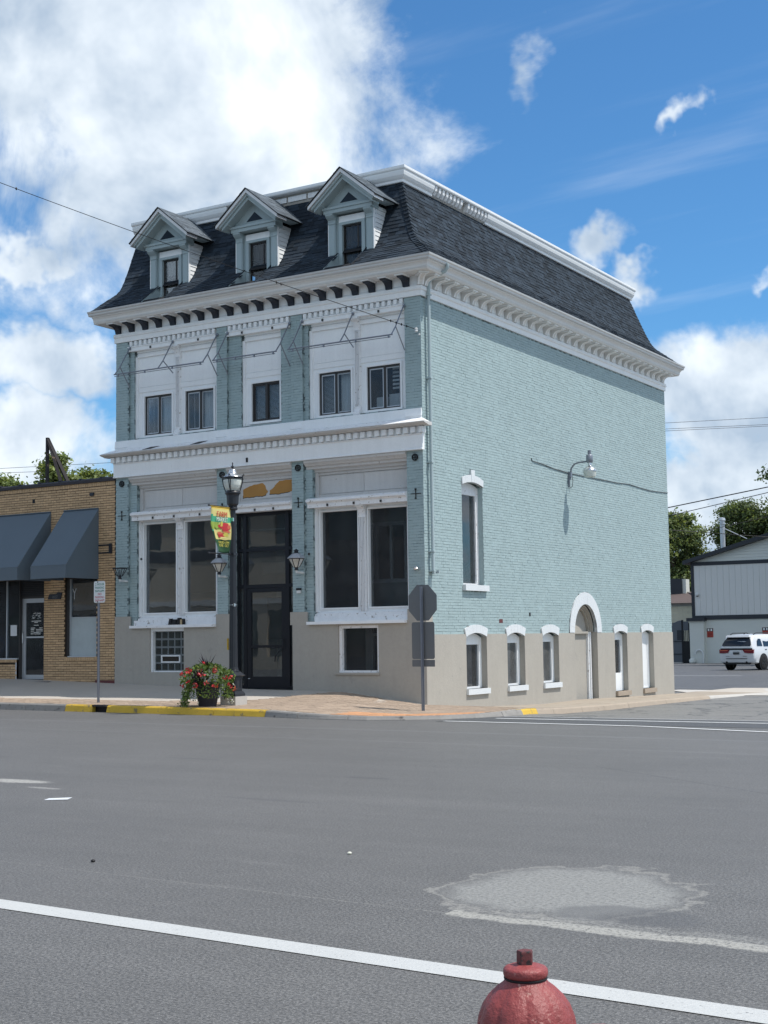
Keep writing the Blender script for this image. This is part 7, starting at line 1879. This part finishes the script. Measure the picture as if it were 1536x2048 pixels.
for a, b in zip(rg, rg[1:]):
    for q in range(k): mb.face(a + q, b + q, b + (q + 1) % k, a + (q + 1) % k)
mb.face(*[rg[0] + q for q in range(k)]); mb.face(*[rg[-1] + q for q in range(k - 1, -1, -1)])
bd = mb.build('body', 'car_white', CA, smooth=True)
try: bd.data.set_sharp_from_angle(angle=R_(50))
except Exception: pass
TG = [(1.20, .0), (1.26, .03), (1.44, .12), (1.68, .30), (1.765, .48)]
def rear(u, v, t):       # follows the slope of the tailgate
    y = lerp_tab(TG, v); return (u, y + t, v)
MB().prism([(-.78, 1.22), (-.3, 1.21), (.3, 1.21), (.78, 1.22), (.80, 1.28), (.74, 1.44), (.64, 1.62), (.58, 1.66), (-.58, 1.66), (-.64, 1.62), (-.74, 1.44), (-.80, 1.28)], rear, -.022, .04).build('rear_window', 'car_glass', CA)
MB().prism([(-.66, 1.66), (.66, 1.66), (.62, 1.765), (-.62, 1.765)], lambda u, v, t: (u, .20 + t + (v - 1.66) * .6, v), -.06, .2).build('spoiler', 'car_white', CA)
MB().prism([(-.90, 1.02), (.90, 1.02), (.88, 1.105), (-.88, 1.105)], lambda u, v, t: (u, .10 * max(0, abs(u) - .8) + t, v), -.022, .06).build('light_bar', 'car_black', CA)
for s_ in (-1, 1):
    P = [(s_ * u, v) for u, v in ((.955, .85), (.955, 1.04), (.70, 1.04), (.36, 1.04), (.46, .88), (.70, .85))]
    f_ = lambda u, v, t: (u, .12 * max(0, abs(u) - .85) + t, v)
    MB().prism(P, f_, -.030, .10).build('tail_light', 'tail', CA)
    MB().prism([(s_ * .92, .985), (s_ * .92, 1.012), (s_ * .48, 1.012), (s_ * .48, .985)], f_, -.036, -.030).build('light_strip', 'petal2', CA)
    MB().lathe([(.055, 0), (.055, .2)], (0, 0, 0), 12).build('exhaust', 'car_black', CA).matrix_local = Matrix.Translation((s_ * .56, -.02, .40)) @ Matrix.Rotation(R_(-90), 4, 'X')
    MB().tube([(s_ * .64, .62, 1.79), (s_ * .66, .85, 1.86), (s_ * .67, 2.3, 1.87), (s_ * .66, 2.6, 1.81)], .024, 6).build('roof_rail', 'car_black', CA)
    hw_ = lambda z: .915 + (.735 - .915) * (z - 1.17) / .60 + .022
    for nm_, pts in (('quarter_window', [(.46, 1.22), (.98, 1.21), (.98, 1.56), (.74, 1.58), (.56, 1.45)]), ('rear_door_window', [(1.12, 1.20), (1.98, 1.19), (1.98, 1.60), (1.12, 1.60)]), ('front_door_window', [(2.06, 1.18), (3.20, 1.16), (2.80, 1.50), (2.06, 1.60)])):
        MB().prism(pts, lambda u, v, t: (s_ * (hw_(v) + t), u, v), -.04, .008).build(nm_, 'car_glass', CA)
    for y in (1.1, 2.05): BX('door_handle', 'car_black', CA, *sorted((s_ * .955, s_ * .99)), y + .08, y + .24, 1.02, 1.05)
    MB().prism([(1.45, .40), (3.55, .40), (3.55, .30), (1.45, .30)], lambda u, v, t: (s_ * (.95 + t), u, v), .0, .03).build('sill_trim', 'car_black', CA)
    for y in (.98, 4.02):
        MB().tube([(s_ * .90, y, .40), (s_ * .983, y, .40)], .44, 28).build('wheel_arch', 'car_black', CA)
        w_ = thing('wheel', None, None); w_.parent = CA; w_.location = (s_ * .87, y, .385); WPOS[w_.name] = Vector((s_ * .87, y, .385)); w_.rotation_euler = (0, R_(90), 0)
        def wl(prof, mat, nm_): o = MB().lathe(prof, (0, 0, 0), 28).mesh(nm_, MT[mat], smooth=True); inst(nm_, o, w_)
        wl([(.25, -.125), (.36, -.125), (.385, -.09), (.385, .09), (.36, .125), (.25, .125)], 'tyre', 'tyre')
        wl([(.0, -.10), (.25, -.12), (.25, .12), (.0, .10)], 'alu', 'rim')
        sp = MB()
        for q in range(5):
            a = q * 2 * math.pi / 5
            for zz in (-.135, .105): sp.hexa([(math.cos(a) * r - math.sin(a) * t, math.sin(a) * r + math.cos(a) * t, zz + dz) for dz in (0, .03) for r, t in ((.05, -.04), (.24, -.03), (.24, .03), (.05, .04))])
        inst('spoke', sp.mesh('spoke', MT['car_black']), w_)
BX('number_plate', 'sign_back', CA, -.17, .17, -.035, -.02, .80, .93); BX('plate_band', 'car_glass', CA, -.17, .17, -.037, -.0352, .80, .86)
MB().prism([(-.62, .60), (.62, .60), (.56, .565), (-.56, .565)], lambda u, v, t: (u, t, v), -.012, .02).build('bumper_slot', 'car_black', CA)
MB().prism([(-.78, .38), (.78, .38), (.70, .30), (-.70, .30)], lambda u, v, t: (u, t, v), -.02, .10).build('diffuser', 'car_black', CA)
BX('badge', 'car_black', CA, .36, .58, -.012, .0, .70, .715); BX('badge', 'car_black', CA, -.60, -.40, -.012, .0, .70, .71)
MB().prism([(1.62, 1.79), (1.78, 1.79), (1.74, 1.86)], lambda u, v, t: (t, u - .85, v + .01), -.02, .02).build('antenna', 'car_black', CA)
